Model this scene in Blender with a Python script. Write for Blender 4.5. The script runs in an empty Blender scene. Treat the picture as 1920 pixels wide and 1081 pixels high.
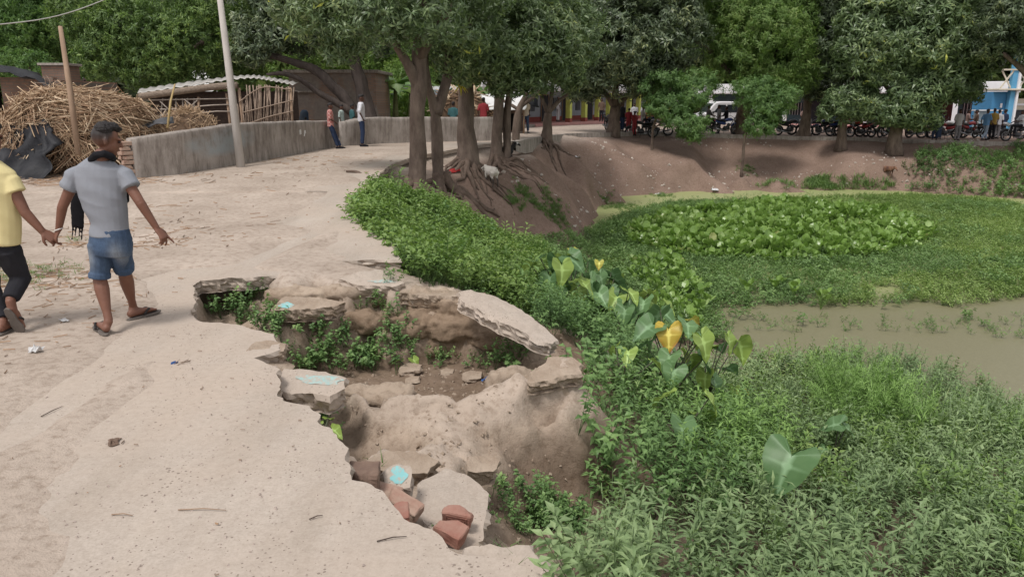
import bpy, bmesh, math, random
import numpy as np
from mathutils import Vector, Matrix, Euler, geometry, noise as mnoise

scene = bpy.context.scene
col = scene.collection
rng = np.random.default_rng(7)
random.seed(7)
pi = math.pi

# ------------------------------------------------------------------ camera, sky, sun, exposure
CAM_H, PITCH, FPX = 1.75, math.radians(14.04), 1400.0
cam = bpy.data.cameras.new('camera')
cam.sensor_width = 36.0
cam.lens = 36.0 * FPX / 1920.0
cam.clip_start = 0.05
cam.clip_end = 2000
cam_ob = bpy.data.objects.new('camera', cam)
cam_ob.location = (0, 0, CAM_H)
cam_ob.rotation_euler = (pi / 2 - PITCH, 0, 0)
col.objects.link(cam_ob)
scene.camera = cam_ob

SUN_EL, SUN_AZ = math.radians(62), math.radians(215)      # azimuth clockwise from +Y
world = bpy.data.worlds.new('World')
scene.world = world
world.use_nodes = True
wn = world.node_tree
wn.nodes.clear()
sky = wn.nodes.new('ShaderNodeTexSky')
sky.sky_type = 'NISHITA'
sky.sun_disc = False
sky.sun_elevation = SUN_EL
sky.sun_rotation = SUN_AZ
sky.air_density = 1.0
sky.dust_density = 1.0
sky.ozone_density = 1.0
hsv = wn.nodes.new('ShaderNodeHueSaturation')            # an overcast, nearly white sky
hsv.inputs['Saturation'].default_value = 0.12
tint = wn.nodes.new('ShaderNodeMixRGB')
tint.blend_type = 'MULTIPLY'
tint.inputs['Fac'].default_value = 1.0
tint.inputs['Color2'].default_value = (1.0, 0.965, 0.95, 1)
bg = wn.nodes.new('ShaderNodeBackground')
bg.inputs['Strength'].default_value = 0.14
wo = wn.nodes.new('ShaderNodeOutputWorld')
wn.links.new(sky.outputs[0], hsv.inputs['Color'])
wn.links.new(hsv.outputs[0], tint.inputs['Color1'])
wn.links.new(tint.outputs[0], bg.inputs[0])
wn.links.new(bg.outputs[0], wo.inputs[0])

sun_d = bpy.data.lights.new('sun', 'SUN')
sun_d.energy = 1.7
sun_d.angle = math.radians(14)
sun_d.color = (1.0, 0.95, 0.9)
sun = bpy.data.objects.new('sun', sun_d)
sd = Vector((math.sin(SUN_AZ) * math.cos(SUN_EL), math.cos(SUN_AZ) * math.cos(SUN_EL), math.sin(SUN_EL)))
sun.rotation_euler = sd.to_track_quat('Z', 'Y').to_euler()
sun.location = (0, 0, 30)
col.objects.link(sun)

scene.view_settings.view_transform = 'Standard'
scene.view_settings.look = 'None'
scene.view_settings.gamma = 1.0
scene.view_settings.exposure = 0.56
scene.render.engine = 'CYCLES'
scene.cycles.max_bounces = 6
scene.cycles.transparent_max_bounces = 6
scene.cycles.caustics_reflective = False
scene.cycles.caustics_refractive = False

# ------------------------------------------------------------------ helpers
CP, SP = math.cos(PITCH), math.sin(PITCH)
def ray(px, py):
    u, v = (px - 960.0) / FPX, (540.5 - py) / FPX
    return Vector((u, CP + v * SP, -SP + v * CP))
def at_z(px, py, z):
    """the place on the level z that stands at this spot of the photograph"""
    d = ray(px, py); t = (z - CAM_H) / d.z
    return Vector((d.x * t, d.y * t, z))
def at_y(px, py, y):
    """the place at ground distance y that stands at this spot of the photograph"""
    d = ray(px, py); t = y / d.y
    return Vector((d.x * t, y, CAM_H + d.z * t))
def mpp(y):
    """metres per photograph pixel at ground distance y"""
    return y / FPX * 1.01

def tag(o, label=None, cat=None, group=None, kind=None):
    if label: o['label'] = label
    if cat: o['category'] = cat
    if group: o['group'] = group
    if kind: o['kind'] = kind
    return o
def empty(name, loc, rz=0.0, **k):
    o = bpy.data.objects.new(name, None)
    o.location = loc
    o.rotation_euler = (0, 0, rz)
    o.empty_display_size = 0.2
    col.objects.link(o)
    return tag(o, **k)
def link(name, me, mat=None, parent=None, loc=None, rot=None):
    o = bpy.data.objects.new(name, me)
    if mat is not None:
        for m in (mat if isinstance(mat, (list, tuple)) else [mat]):
            me.materials.append(m)
    col.objects.link(o)
    if parent is not None: o.parent = parent
    if loc is not None: o.location = loc
    if rot is not None: o.rotation_euler = rot
    return o
def pmesh(name, V, F, mat=None, parent=None, smooth=False, loc=None, rot=None):
    me = bpy.data.meshes.new(name)
    me.from_pydata([tuple(v) for v in V], [], [tuple(int(i) for i in f) for f in F])
    me.validate()
    if smooth: me.shade_smooth()
    return link(name, me, mat, parent, loc, rot)
def amesh(name, V, F, mat=None, parent=None, smooth=False, attrs=None, cols=None):
    """fast mesh from arrays; F is (n,3) or (n,4)"""
    V = np.asarray(V, dtype=np.float32); F = np.asarray(F, dtype=np.int32)
    k = F.shape[1]; n = len(F)
    me = bpy.data.meshes.new(name)
    me.vertices.add(len(V)); me.vertices.foreach_set('co', V.ravel())
    me.loops.add(n * k); me.loops.foreach_set('vertex_index', F.ravel())
    me.polygons.add(n)
    me.polygons.foreach_set('loop_start', np.arange(0, n * k, k, dtype=np.int32))
    me.polygons.foreach_set('loop_total', np.full(n, k, dtype=np.int32))
    me.update(calc_edges=True)
    me.polygons.foreach_set('use_smooth', np.full(n, bool(smooth)))
    for an, av in (attrs or {}).items():
        a = me.attributes.new(an, 'FLOAT', 'POINT')
        a.data.foreach_set('value', np.asarray(av, dtype=np.float32).ravel())
    for an, av in (cols or {}).items():
        a = me.attributes.new(an, 'FLOAT_COLOR', 'POINT')
        av = np.asarray(av, dtype=np.float32)
        a.data.foreach_set('color', np.concatenate([av, np.ones((len(av), 1), np.float32)], 1).ravel())
    return link(name, me, mat, parent)

# deterministic value noise on arrays
def _hash(ix, iy, iz, seed):
    h = (ix * 374761393 + iy * 668265263 + iz * 2147483647 + seed * 1274126177) & 0xFFFFFFFF
    h = ((h ^ (h >> 13)) * 1274126177) & 0xFFFFFFFF
    return ((h ^ (h >> 16)) & 0xFFFF) / 65535.0
def vnoise(x, y, z=None, seed=0):
    x = np.asarray(x, float); y = np.asarray(y, float)
    z = np.zeros_like(x) if z is None else np.asarray(z, float)
    ix, iy, iz = np.floor(x).astype(np.int64), np.floor(y).astype(np.int64), np.floor(z).astype(np.int64)
    fx, fy, fz = x - ix, y - iy, z - iz
    fx, fy, fz = (f * f * (3 - 2 * f) for f in (fx, fy, fz))
    out = 0
    for a in (0, 1):
        for b in (0, 1):
            for c in (0, 1):
                w = (fx if a else 1 - fx) * (fy if b else 1 - fy) * (fz if c else 1 - fz)
                out = out + w * _hash(ix + a, iy + b, iz + c, seed)
    return out * 2 - 1
def fbm(x, y, z=None, seed=0, octaves=4, gain=0.5):
    s, a, t = 0, 1.0, 0
    for k in range(octaves):
        f = 2.03 ** k
        s = s + a * vnoise(np.asarray(x) * f, np.asarray(y) * f, None if z is None else np.asarray(z) * f, seed + k)
        t += a; a *= gain
    return s / t

# ------------------------------------------------------------------ materials
def new_mat(name):
    m = bpy.data.materials.new(name)
    m.use_nodes = True
    nt = m.node_tree
    b = nt.nodes['Principled BSDF']
    return m, nt, b
def N(nt, typ, **inp):
    n = nt.nodes.new(typ)
    for k, v in inp.items():
        if k in n.inputs: n.inputs[k].default_value = v
        else: setattr(n, k, v)
    return n
def ramp(nt, fac, stops):
    r = nt.nodes.new('ShaderNodeValToRGB')
    e = r.color_ramp.elements
    while len(e) > 1: e.remove(e[-1])
    e[0].position = stops[0][0]; e[0].color = (*stops[0][1], 1)
    for p, c in stops[1:]:
        x = e.new(p); x.color = (*c, 1)
    nt.links.new(fac, r.inputs[0])
    return r.outputs[0]
def mixc(nt, a, b, fac, mode='MIX'):
    m = nt.nodes.new('ShaderNodeMixRGB'); m.blend_type = mode
    for i, v in ((0, fac), (1, a), (2, b)):
        if hasattr(v, 'is_linked'): nt.links.new(v, m.inputs[i])
        elif i == 0: m.inputs[0].default_value = v
        else: m.inputs[i].default_value = (*v, 1)
    return m.outputs[0]
def objco(nt, scale=(1, 1, 1)):
    t = nt.nodes.new('ShaderNodeTexCoord'); mp = nt.nodes.new('ShaderNodeMapping')
    mp.inputs['Scale'].default_value = scale
    nt.links.new(t.outputs['Object'], mp.inputs[0])
    return mp.outputs[0]
def noise_t(nt, co, scale, detail=4, rough=0.55):
    n = N(nt, 'ShaderNodeTexNoise', Scale=scale, Detail=detail, Roughness=rough)
    nt.links.new(co, n.inputs['Vector'])
    return n.outputs[0]
def bump(nt, b, h, strength, dist=0.02):
    n = N(nt, 'ShaderNodeBump', Strength=strength, Distance=dist)
    nt.links.new(h, n.inputs['Height'])
    nt.links.new(n.outputs[0], b.inputs['Normal'])
_mats = {}
def rough_mat(name, c, c2=None, scale=6.0, rough=0.85, bmp=0.3, bscale=None, metal=0.0, spec=0.25, stretch=(1, 1, 1), bdist=0.01):
    """a matte material whose colour wanders between c and c2 with fine relief"""
    if name in _mats: return _mats[name]
    m, nt, b = new_mat(name)
    c2 = c2 or tuple(x * 0.7 for x in c)
    co = objco(nt, stretch)
    n1 = noise_t(nt, co, scale, 6, 0.65)
    nt.links.new(ramp(nt, n1, [(0.3, c2), (0.7, c)]), b.inputs['Base Color'])
    b.inputs['Roughness'].default_value = rough
    b.inputs['Metallic'].default_value = metal
    b.inputs['Specular IOR Level'].default_value = spec
    if bmp: bump(nt, b, noise_t(nt, co, bscale or scale * 6, 4, 0.6), bmp, bdist)
    _mats[name] = m
    return m
def leaf_mat(name, stops, rough=0.5, trans=0.3, spec=0.35, tcol=1.25):
    """stops: [(pos, colour)] looked up with each leaf's own random number"""
    if name in _mats: return _mats[name]
    m, nt, b = new_mat(name)
    a = N(nt, 'ShaderNodeAttribute', attribute_name='rnd')
    c = ramp(nt, a.outputs['Fac'], stops)
    nt.links.new(c, b.inputs['Base Color'])
    b.inputs['Roughness'].default_value = rough
    b.inputs['Specular IOR Level'].default_value = spec
    t = N(nt, 'ShaderNodeBsdfTranslucent')
    nt.links.new(mixc(nt, c, (tcol, tcol * 1.1, 0.75), 1.0, 'MULTIPLY'), t.inputs[0])
    mx = N(nt, 'ShaderNodeMixShader'); mx.inputs[0].default_value = trans
    nt.links.new(b.outputs[0], mx.inputs[1]); nt.links.new(t.outputs[0], mx.inputs[2])
    nt.links.new(mx.outputs[0], nt.nodes['Material Output'].inputs[0])
    _mats[name] = m
    return m
# ------------------------------------------------------------------ terrain as a surveyed net of points
WATER = -2.65
def road_z(y):
    y = np.asarray(y, float)
    return np.interp(y, [9, 19, 27, 32, 44, 48, 90], [0, .2, .3, .25, .02, -.02, 0.0])
PTS = []
def addp(p): PTS.append((float(p[0]), float(p[1]), float(p[2])))
def addline(ps, step=0.5):
    for a, b in zip(ps[:-1], ps[1:]):
        a, b = Vector(a), Vector(b)
        n = max(1, int((b.xy - a.xy).length / step))
        for i in range(n): addp(a.lerp(b, i / n))
    addp(ps[-1])
def pxl(lst): return [at_z(*t) for t in lst]

# --- the road's broken edge (photograph x, y); the concrete ends here
EDGE_A = [(1075, 1095), (985, 1066), (900, 1041), (835, 1017), (790, 990), (742, 950), (700, 917), (660, 900), (655, 868), (638, 836),
          (612, 802), (577, 762), (527, 742), (521, 690), (478, 672)]
EDGE_B = [(478, 672), (528, 655), (516, 625), (442, 607), (374, 602), (352, 588), (366, 565), (366, 538), (376, 526), (440, 521), (510, 517)]
EDGE_C = [(510, 517), (560, 510), (640, 491), (690, 487), (753, 487), (748, 470), (722, 447), (684, 430), (664, 400), (666, 375), (690, 352), (704, 338)]
edge_w = [at_z(x, y, 0) for x, y in EDGE_A + EDGE_B[1:]]
edge_c = []
for x, y in EDGE_C[1:]:
    z = 0.0
    for _ in range(4):
        p = at_z(x, y, z); z = float(road_z(p.y))
    edge_c.append(p)
kerb_px = [(704, 338, .17), (712, 322, .19), (735, 306, .22), (775, 292, .25), (850, 278, .3), (905, 270, .3), (960, 266, .28), (1010, 258, .2), (1062, 251, .12)]
kerb_w = pxl(kerb_px)
far_w = pxl([(1062, 251, .12), (1200, 248.5, 0.0), (1350, 252, -.1), (1500, 256, -.2), (1700, 262, -.3), (1920, 268, -.35), (2150, 274, -.38)])

# ground just under and outside the slab
for a in edge_w: addp((a.x - .03, a.y - .02, -.10))
def off(ps, dx, dy, dz): return [Vector((p.x + dx, p.y + dy, p.z + dz)) for p in ps]
# sand lying on the concrete left of the edge
for x, y, z in [(0, 1081, .012), (330, 1081, -.02), (640, 1081, -.03), (860, 1075, -.03), (0, 930, .012), (330, 930, -.02), (560, 900, -.03), (0, 800, .014), (300, 800, -.015), (480, 800, -.03),
                (0, 700, .016), (200, 700, .014), (380, 720, -.02), (0, 620, .02), (180, 620, .012), (320, 620, -.01), (300, 570, .012), (0, 560, .03), (250, 520, .03), (330, 500, .025),
                (430, 495, .02), (560, 470, .015), (620, 440, .03), (540, 400, .06), (600, 360, .12), (640, 320, .2), (300, 430, .05), (0, 470, .06), (0, 420, .08), (150, 420, .06), (450, 420, .05),
                (400, 360, .1), (250, 360, .1), (100, 360, .1), (0, 380, .08), (640, 460, .0), (700, 470, -.03), (640, 420, .02)]:
    addp(at_z(x, y, z))
for p in edge_c[2:]: addp((p.x - .08, p.y, p.z - .06))
for x, y in [(520, 515), (540, 512), (560, 510), (580, 505), (600, 501), (620, 496), (636, 492)]:       # sand spills over the slab's edge here
    p = at_z(x, y, 0); addp((p.x, p.y, .022)); addp((p.x, p.y + .14, .016)); addp((p.x, p.y - .10, .012)); addp((p.x + .02, p.y - .26, -.03))
# left side, far left, beyond the wall
addline([(-10.6, 16.8, .12), (-9.1, 17.8, .15), (-7.15, 19.6, .2), (-5.9, 23, .27), (-6.4, 26, .3), (-4.2, 29, .31), (-2, 31, .3), (0, 34.5, .28), (3, 39.5, .2), (5, 45, .1)], 1.0)
addline([(-9.6, 19, .22), (-8.1, 21, .25), (-6.9, 24, .3), (-6, 30, .35), (-2, 33, .35), (0, 37, .3)], 1.0)
for p in [(-14, 10, .1), (-20, 20, .2), (-40, 20, .2), (-20, 40, .3), (-60, 60, .3), (-9, 5, .05), (-14, 0, .03), (-5, 0, .02), (-2, 0, -.02), (-.3, 0.3, -.04), (-60, 0, .1), (-60, -60, 0), (-3, -6, .0), (-3, -60, 0),
          (0, 50, .1), (-12, 50, .3), (-12, 34, .35), (-14, 26, .3), (-12, 14, .12), (-8, 12, .1), (-6, 9, .07), (-7, 7, .05), (-4.5, 14.5, .13), (-4, 18, .19), (-3.7, 22, .26), (-2.5, 26, .29), (-.6, 30, .27)]: addp(p)
# soil below the kerb and the roots
for p in kerb_w[:7]: addp((p.x + .16, p.y - .16, p.z - .36)); addp((p.x + .45, p.y - .5, p.z - .40))
for p in kerb_w: addp((p.x - .35, p.y + .3, p.z - .01))
for p in kerb_w[7:]: addp((p.x + .2, p.y - .35, p.z - .25))
for x, y, z in [(740, 340, -.18), (790, 340, -.2), (830, 322, -.08), (870, 300, .15), (840, 345, -.3), (880, 330, -.25), (920, 350, -.8), (960, 290, .0), (935, 300, -.15),
                (1060, 280, -.35), (1150, 280, -.6), (1100, 262, -.12)]:
    addp(at_z(x, y, z))
for x, y, yy in [(960, 320, 23), (1000, 290, 26.5), (1000, 340, 23.5), (960, 385, 20.5), (1020, 400, 22), (1000, 375, 22.5), (1050, 330, 27), (1100, 300, 32.5), (1060, 370, 24.5), (1150, 330, 33.5), (1100, 350, 29),
                 (900, 380, 19), (870, 362, 18.6), (940, 410, 19.5), (960, 440, 19.5), (980, 420, 20.5), (1000, 450, 19.8), (1040, 430, 22.3), (1075, 405, 25)]:
    addp(at_y(x, y, yy))
# far road and its bank
for a, b in zip(far_w[:-1], far_w[1:]):
    for i in range(6):
        p = a.lerp(b, i / 6)
        addp(p); addp((p.x, p.y - .12, p.z - .22)); addp((p.x + .2, p.y + 4.5, p.z + .02)); addp((p.x + .2, p.y + 12, p.z + .04))
for p in [(60, 40, -.4), (60, 20, -.5), (120, 60, -.3), (150, -20, -1), (30, 60, -.2), (60, 90, 0), (0, 90, .2), (-60, 110, .3), (120, 130, 0), (400, 400, 0), (-400, 400, 0), (-400, -400, 0), (400, -400, -1), (-400, 20, 0), (400, 40, 0), (0, 400, 0), (0, -400, 0)]: addp(p)
shore = pxl([(1112, 408, WATER), (1112, 388, WATER), (1150, 368, WATER), (1220, 362, WATER), (1300, 357, WATER), (1400, 354, WATER), (1500, 352, WATER), (1690, 357, WATER), (1800, 364, WATER), (1920, 373, WATER), (2150, 395, WATER)])
addline(shore, 1.2)
addline(off(shore, .25, -.5, -.14), 1.2)
addline(off(shore, .8, -2.2, -.4), 1.5)
for x, y, z in [(1200, 300, -1.05), (1300, 300, -1.15), (1400, 300, -1.15), (1500, 300, -1.2), (1600, 300, -1.2), (1700, 300, -1.2), (1800, 310, -1.3), (1920, 315, -1.4), (1250, 335, -2.0), (1350, 332, -1.95),
                (1450, 330, -1.9), (1550, 332, -2.0), (1650, 335, -2.1), (1750, 340, -2.1), (1860, 350, -2.2)]: addp(at_z(x, y, z))
near = [Vector(p) for p in [(3.0, 28.5, WATER), (2.4, 25.5, WATER), (2.3, 22, WATER), (2.5, 19, WATER), (3.0, 16.6, WATER), (3.8, 14.6, WATER), (4.8, 12.4, WATER), (6.2, 11.0, WATER), (8.0, 9.8, WATER), (11, 8.0, WATER), (16, 5, WATER), (24, 0, WATER), (40, -12, WATER)]]
addline(near, 1.2)
addline(off(near, .4, .5, -.14), 1.2)
addline(off(near, 1.6, 1.8, -.4), 1.5)
addline([(5, 24, -3.1), (8, 16, -3.1), (14, 12, -3.1), (30, 5, -3.1), (45, 0, -3.1)], 3)
addline([(8, 30, -3.1), (14, 33, -3.1), (24, 28, -3.1), (40, 20, -3.1)], 3)
# the green promontory between the road and the pond
for p in edge_c[2:]: addp((p.x + .12, p.y - .05, p.z - .22))
for x, y, z in [(760, 500, -.2), (800, 470, -.4), (850, 430, -.7), (880, 410, -.85), (780, 400, -.3), (760, 360, -.15), (830, 372, -.5), (900, 470, -1.0), (960, 480, -1.4), (850, 520, -.6), (950, 540, -1.1), (1000, 510, -1.55), (800, 530, -.3),
                (1010, 560, -1.2), (1040, 600, -1.1), (1100, 560, -1.9), (1080, 640, -.9), (1150, 620, -1.6), (1250, 640, -2.2), (1200, 700, -1.6), (1350, 720, -2.2), (1300, 800, -1.7), (1150, 760, -1.1), (1120, 700, -.75), (1480, 830, -1.95), (1600, 800, -2.3),
                (1400, 900, -1.65), (1200, 880, -1.25), (1300, 980, -1.35), (1500, 960, -1.7), (1700, 900, -2.05), (1800, 800, -2.4), (1900, 1000, -1.9), (1600, 1081, -1.45), (1300, 1081, -1.15), (1150, 1081, -.8)]:
    addp(at_z(x, y, z))
for p in [(.75, 1.6, -.3), (1.3, 1.8, -.75), (2.6, 1.5, -1.2), (5, 2, -1.8), (9, 3, -2.3), (1.3, 0, -.3), (2.5, -1, -.9), (6, -2, -1.6), (12, -2, -2.2), (1.6, -6, -.2), (4, -8, -1.2), (18, -12, -2.3), (2, -60, -.2), (30, -60, -2.4)]: addp(p)
# --- the collapsed hole
for x, y, z in [(385, 600, -.46), (410, 606, -.5), (440, 608, -.5), (470, 610, -.5), (500, 606, -.47),             # left pocket
                (520, 528, -.05), (512, 560, -.12), (525, 572, -.14), (560, 540, -.02), (610, 548, -.05), (640, 540, -.06), (640, 510, -.02), (700, 500, .0), (735, 515, -.02), (760, 545, -.12), (720, 548, -.1), (650, 560, -.14),
                (520, 600, -.42), (570, 592, -.3), (640, 600, -.34), (720, 590, -.32), (800, 575, -.25), (860, 580, -.3), (800, 555, -.14), (870, 552, -.16), (900, 570, -.25),
                (540, 660, -.68), (600, 640, -.6), (700, 630, -.55), (780, 640, -.58), (860, 630, -.55), (930, 650, -.6), (850, 600, -.4), (620, 610, -.42),
                (600, 700, -.78), (680, 680, -.74), (760, 690, -.74), (860, 690, -.74), (930, 690, -.74), (985, 655, -.65), (700, 715, -.76), (800, 718, -.76), (900, 712, -.76), (640, 690, -.75),
                (960, 610, -.35), (1010, 640, -.45), (830, 612, -.46), (700, 660, -.7), (830, 660, -.7),
                (985, 690, -.2), (1030, 660, -.16), (1085, 668, -.16), (1085, 700, -.22), (1045, 690, -.17),   # rim of the saddle
                (690, 765, -.44), (800, 765, -.36), (800, 800, -.44), (900, 765, -.36), (900, 800, -.44), (705, 812, -.68), (725, 800, -.6), (668, 800, -.7), (980, 750, -.33), (1060, 745, -.30), (1000, 800, -.5), (900, 820, -.5), (1040, 850, -.78), (960, 870, -.62), (820, 830, -.46), (850, 880, -.48),
                (900, 870, -.52), (1000, 910, -.85), (1060, 920, -1.0), (1100, 850, -1.0), (1090, 790, -.7), (1110, 950, -1.1), (960, 940, -.82), (1000, 990, -.98), (1060, 1000, -1.02), (960, 1000, -.85), (1000, 1030, -.85),
                (590, 760, -.58), (620, 790, -.7), (650, 830, -.72), (690, 825, -.7), (700, 800, -.62), (680, 780, -.5), (735, 800, -.48), (640, 760, -.5), (600, 720, -.5), (560, 715, -.45),
                (680, 855, -.32), (730, 845, -.30), (790, 850, -.36), (760, 880, -.36), (700, 880, -.36), (720, 915, -.4), (800, 900, -.44), (860, 920, -.46), (780, 960, -.42), (820, 1000, -.4), (900, 1010, -.5), (930, 1030, -.45), (980, 1050, -.3), (1020, 1070, -.4)]:
    addp(at_z(x, y, z))

# steep drops: behind the saddle's rim, behind the front lip, under the road's overhang
for x, y, z in [(650, 714, -.42), (690, 724, -.41), (720, 727, -.40), (760, 728, -.39), (800, 728, -.38), (840, 728, -.38), (880, 727, -.38), (910, 722, -.38), (940, 713, -.38), (962, 702, -.36), (985, 690, -.29)]:
    p = at_z(x, y, z + .12)
    addp(p); addp((p.x, p.y + .10, z - .22)); addp((p.x, p.y + .22, -.76)); addp((p.x, p.y + .5, -.80)); addp((p.x, p.y + .9, -.80))
for x, y, z in [(672, 852, -.34), (690, 849, -.32), (715, 846, -.31), (740, 842, -.32)]:
    p = at_z(x, y, z); addp((p.x, p.y + .06, z - .03)); addp((p.x - .02, p.y + .16, -.60)); addp((p.x - .06, p.y + .4, -.72))
for a, b_ in zip(edge_w[6:11], edge_w[7:12]):
    for f in (0, .5):
        q = a.lerp(b_, f); addp((q.x + .07, q.y + .07, -.48)); addp((q.x + .18, q.y + .16, -.66))
for a, b_ in zip(edge_w[16:20], edge_w[17:21]):
    for f in (0, .33, .66):
        q = a.lerp(b_, f); addp((q.x + .05, q.y + .07, -.46)); addp((q.x + .03, q.y + .22, -.62)); addp((q.x + .0, q.y + .6, -.66))
for q in edge_w[20:24]: addp((q.x + .07, q.y - .02, -.40)); addp((q.x + .2, q.y - .05, -.58))
for q in edge_w[24:26]: addp((q.x, q.y - .10, -.42)); addp((q.x, q.y - .22, -.58))
P2 = np.array(PTS)
tri_v, _, tri_f, orig, _, _ = geometry.delaunay_2d_cdt([Vector((p[0], p[1])) for p in PTS], [], [], 0, 1e-4)
tri_z = np.array([np.mean([PTS[i][2] for i in o]) for o in orig])
tri_xy = np.array([(v.x, v.y) for v in tri_v])
TRI = np.array([f for f in tri_f], dtype=int)
def tin(x, y):
    x = np.asarray(x, float).ravel(); y = np.asarray(y, float).ravel()
    out = np.full(x.shape, np.nan)
    order = np.argsort(x); xs = x[order]
    for f in TRI:
        (ax, ay), (bx, by), (cx, cy) = tri_xy[f]
        lo, hi = np.searchsorted(xs, min(ax, bx, cx) - 1e-9), np.searchsorted(xs, max(ax, bx, cx) + 1e-9)
        if hi <= lo: continue
        idx = order[lo:hi]
        m = (y[idx] >= min(ay, by, cy) - 1e-9) & (y[idx] <= max(ay, by, cy) + 1e-9)
        idx = idx[m]
        if not len(idx): continue
        d = (by - cy) * (ax - cx) + (cx - bx) * (ay - cy)
        if abs(d) < 1e-12: continue
        w0 = ((by - cy) * (x[idx] - cx) + (cx - bx) * (y[idx] - cy)) / d
        w1 = ((cy - ay) * (x[idx] - cx) + (ax - cx) * (y[idx] - cy)) / d
        w2 = 1 - w0 - w1
        k = (w0 > -1e-6) & (w1 > -1e-6) & (w2 > -1e-6)
        out[idx[k]] = (w0 * tri_z[f[0]] + w1 * tri_z[f[1]] + w2 * tri_z[f[2]])[k]
    return np.nan_to_num(out, nan=0.0)
def axis(spans):
    """spans: [(start, end, step)] then the outer growth"""
    v = []
    for a, b, s in spans: v += list(np.arange(a, b, s))
    v.append(spans[-1][1])
    st, x = .5, v[-1]
    while x < 380: st *= 1.16; x += st; v.append(x)
    st, x = .5, v[0]
    while x > -380: st *= 1.16; x -= st; v.insert(0, x)
    return np.array(v)
GX = axis([(-14, -4, .2), (-4, 2.4, .035), (2.4, 14, .16), (14, 30, .4)])
GY = axis([(-2, 2.0, .2), (2.0, 8.6, .035), (8.6, 14, .12), (14, 34, .2), (34, 46, .2)])
MX, MY = np.meshgrid(GX, GY)
GZ = tin(MX, MY).reshape(MX.shape)
def blur(a, n):
    for _ in range(n):
        b = a.copy()
        b[1:-1] = (a[:-2] + 2 * a[1:-1] + a[2:]) / 4
        c = b.copy()
        c[:, 1:-1] = (b[:, :-2] + 2 * b[:, 1:-1] + b[:, 2:]) / 4
        a = c
    return a
GZ = blur(GZ, 2)
hole = np.clip((-.06 - GZ) / .15, 0, 1) * np.clip((9.5 - MY) / 1.5, 0, 1) * np.clip((1.6 - MX) / .6, 0, 1)
GZ += hole * (.09 * fbm(MX * 2.6, MY * 2.6, GZ * 2.6, 3, 3) + .05 * fbm(MX * 8, MY * 8, GZ * 8, 11, 3) + .026 * fbm(MX * 22, MY * 22, GZ * 20, 5, 3))
# clods and ledges in the hole: clay breaks off in steps
lv = .07 * fbm(MX * 1.7, MY * 1.7, None, 51, 3)
def terrace(z, marks, sharp):
    out = z.copy()
    for a, b_ in zip(marks[:-1], marks[1:]):
        m = (z <= a) & (z > b_)
        t = (a - z) / (a - b_)
        t2 = np.clip(.5 + (t - .5) * sharp, 0, 1)
        out = np.where(m, a - (a - b_) * (.12 * t + .88 * t2 * t2 * (3 - 2 * t2)), out)
    return out
back = hole * np.clip((MY - 5.4) / .3, 0, 1) * np.clip((.2 - MX) / .3, 0, 1)
GZ = GZ * (1 - .85 * back) + .85 * back * (terrace(GZ + lv, [0.0, -.33, -.80], 2.2) - lv)
GZ += hole * .05 * np.clip(fbm(MX * 4.5, MY * 4.5, GZ * 9, 61, 3), -1, .3)
GZ += hole * .03 * np.maximum(0, vnoise(MX * 13, MY * 13, None, 21) - .25)
bank = np.clip((-.15 - GZ) / .3, 0, 1) * np.clip((MY - 9) / 3, 0, 1) * (GZ > WATER - .1)
GZ += bank * (.12 * fbm(MX * .8, MY * .8, None, 31, 4) + .05 * fbm(MX * 3, MY * 3, None, 37, 3) + .035 * fbm(MX * 9, MY * 9, None, 39, 2) - .06 * np.clip(fbm(MX * .5 + .3 * MY, MY * .15, None, 47, 3), 0, 1))
flat = (1 - hole) * (1 - bank)
GZ += flat * (.012 * fbm(MX * .9, MY * .9, None, 41, 3) + .006 * fbm(MX * 4, MY * 4, None, 43, 3)) * np.clip((60 - abs(MY)) / 30, 0, 1)
# wheel ruts and footprints in the sand on the left
rut = lambda c, w: np.exp(-((MX - c) / w) ** 2)
rutx = -2.9 + .10 * (MY - 5) + .35 * np.sin(MY * .55)
GZ += -.03 * rut(rutx, .16) * np.clip((MY - 3) / 1, 0, 1) * np.clip((12 - MY) / 3, 0, 1) + .018 * rut(rutx + .28, .12) * np.clip((MY - 3) / 1, 0, 1) * np.clip((12 - MY) / 3, 0, 1)

def height(x, y):
    x = np.clip(np.asarray(x, float), GX[0], GX[-1] - 1e-6); y = np.clip(np.asarray(y, float), GY[0], GY[-1] - 1e-6)
    i = np.clip(np.searchsorted(GX, x, 'right') - 1, 0, len(GX) - 2); j = np.clip(np.searchsorted(GY, y, 'right') - 1, 0, len(GY) - 2)
    fx = (x - GX[i]) / (GX[i + 1] - GX[i]); fy = (y - GY[j]) / (GY[j + 1] - GY[j])
    return (GZ[j, i] * (1 - fx) * (1 - fy) + GZ[j, i + 1] * fx * (1 - fy) + GZ[j + 1, i] * (1 - fx) * fy + GZ[j + 1, i + 1] * fx * fy)
def gz(x, y): return float(height(x, y))

# soil colours: pale sand on the road, clay in the hole, purple-brown mud on the shaded bank, dark humus under the plants
SAND, CLAY, MUD, HUMUS = (np.array(c) for c in ((.425, .36, .305), (.40, .325, .258), (.225, .162, .13), (.12, .09, .065)))
low = np.clip((.05 - GZ) / .3, 0, 1)
wet = np.clip((MY - 10) / 4, 0, 1)[..., None]
mudm = low[..., None] * wet
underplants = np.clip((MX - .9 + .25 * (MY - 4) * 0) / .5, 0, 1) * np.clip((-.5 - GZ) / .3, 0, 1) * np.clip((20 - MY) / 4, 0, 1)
gcol = SAND * np.ones(MX.shape + (1,))
gcol = gcol * (1 - hole[..., None]) + CLAY * hole[..., None]
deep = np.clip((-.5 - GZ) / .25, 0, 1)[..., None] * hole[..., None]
gcol = gcol * (1 - .8 * deep) + np.array((.15, .105, .075)) * .8 * deep          # floor of the hole: shade between the walls painted into the soil colour
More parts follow.
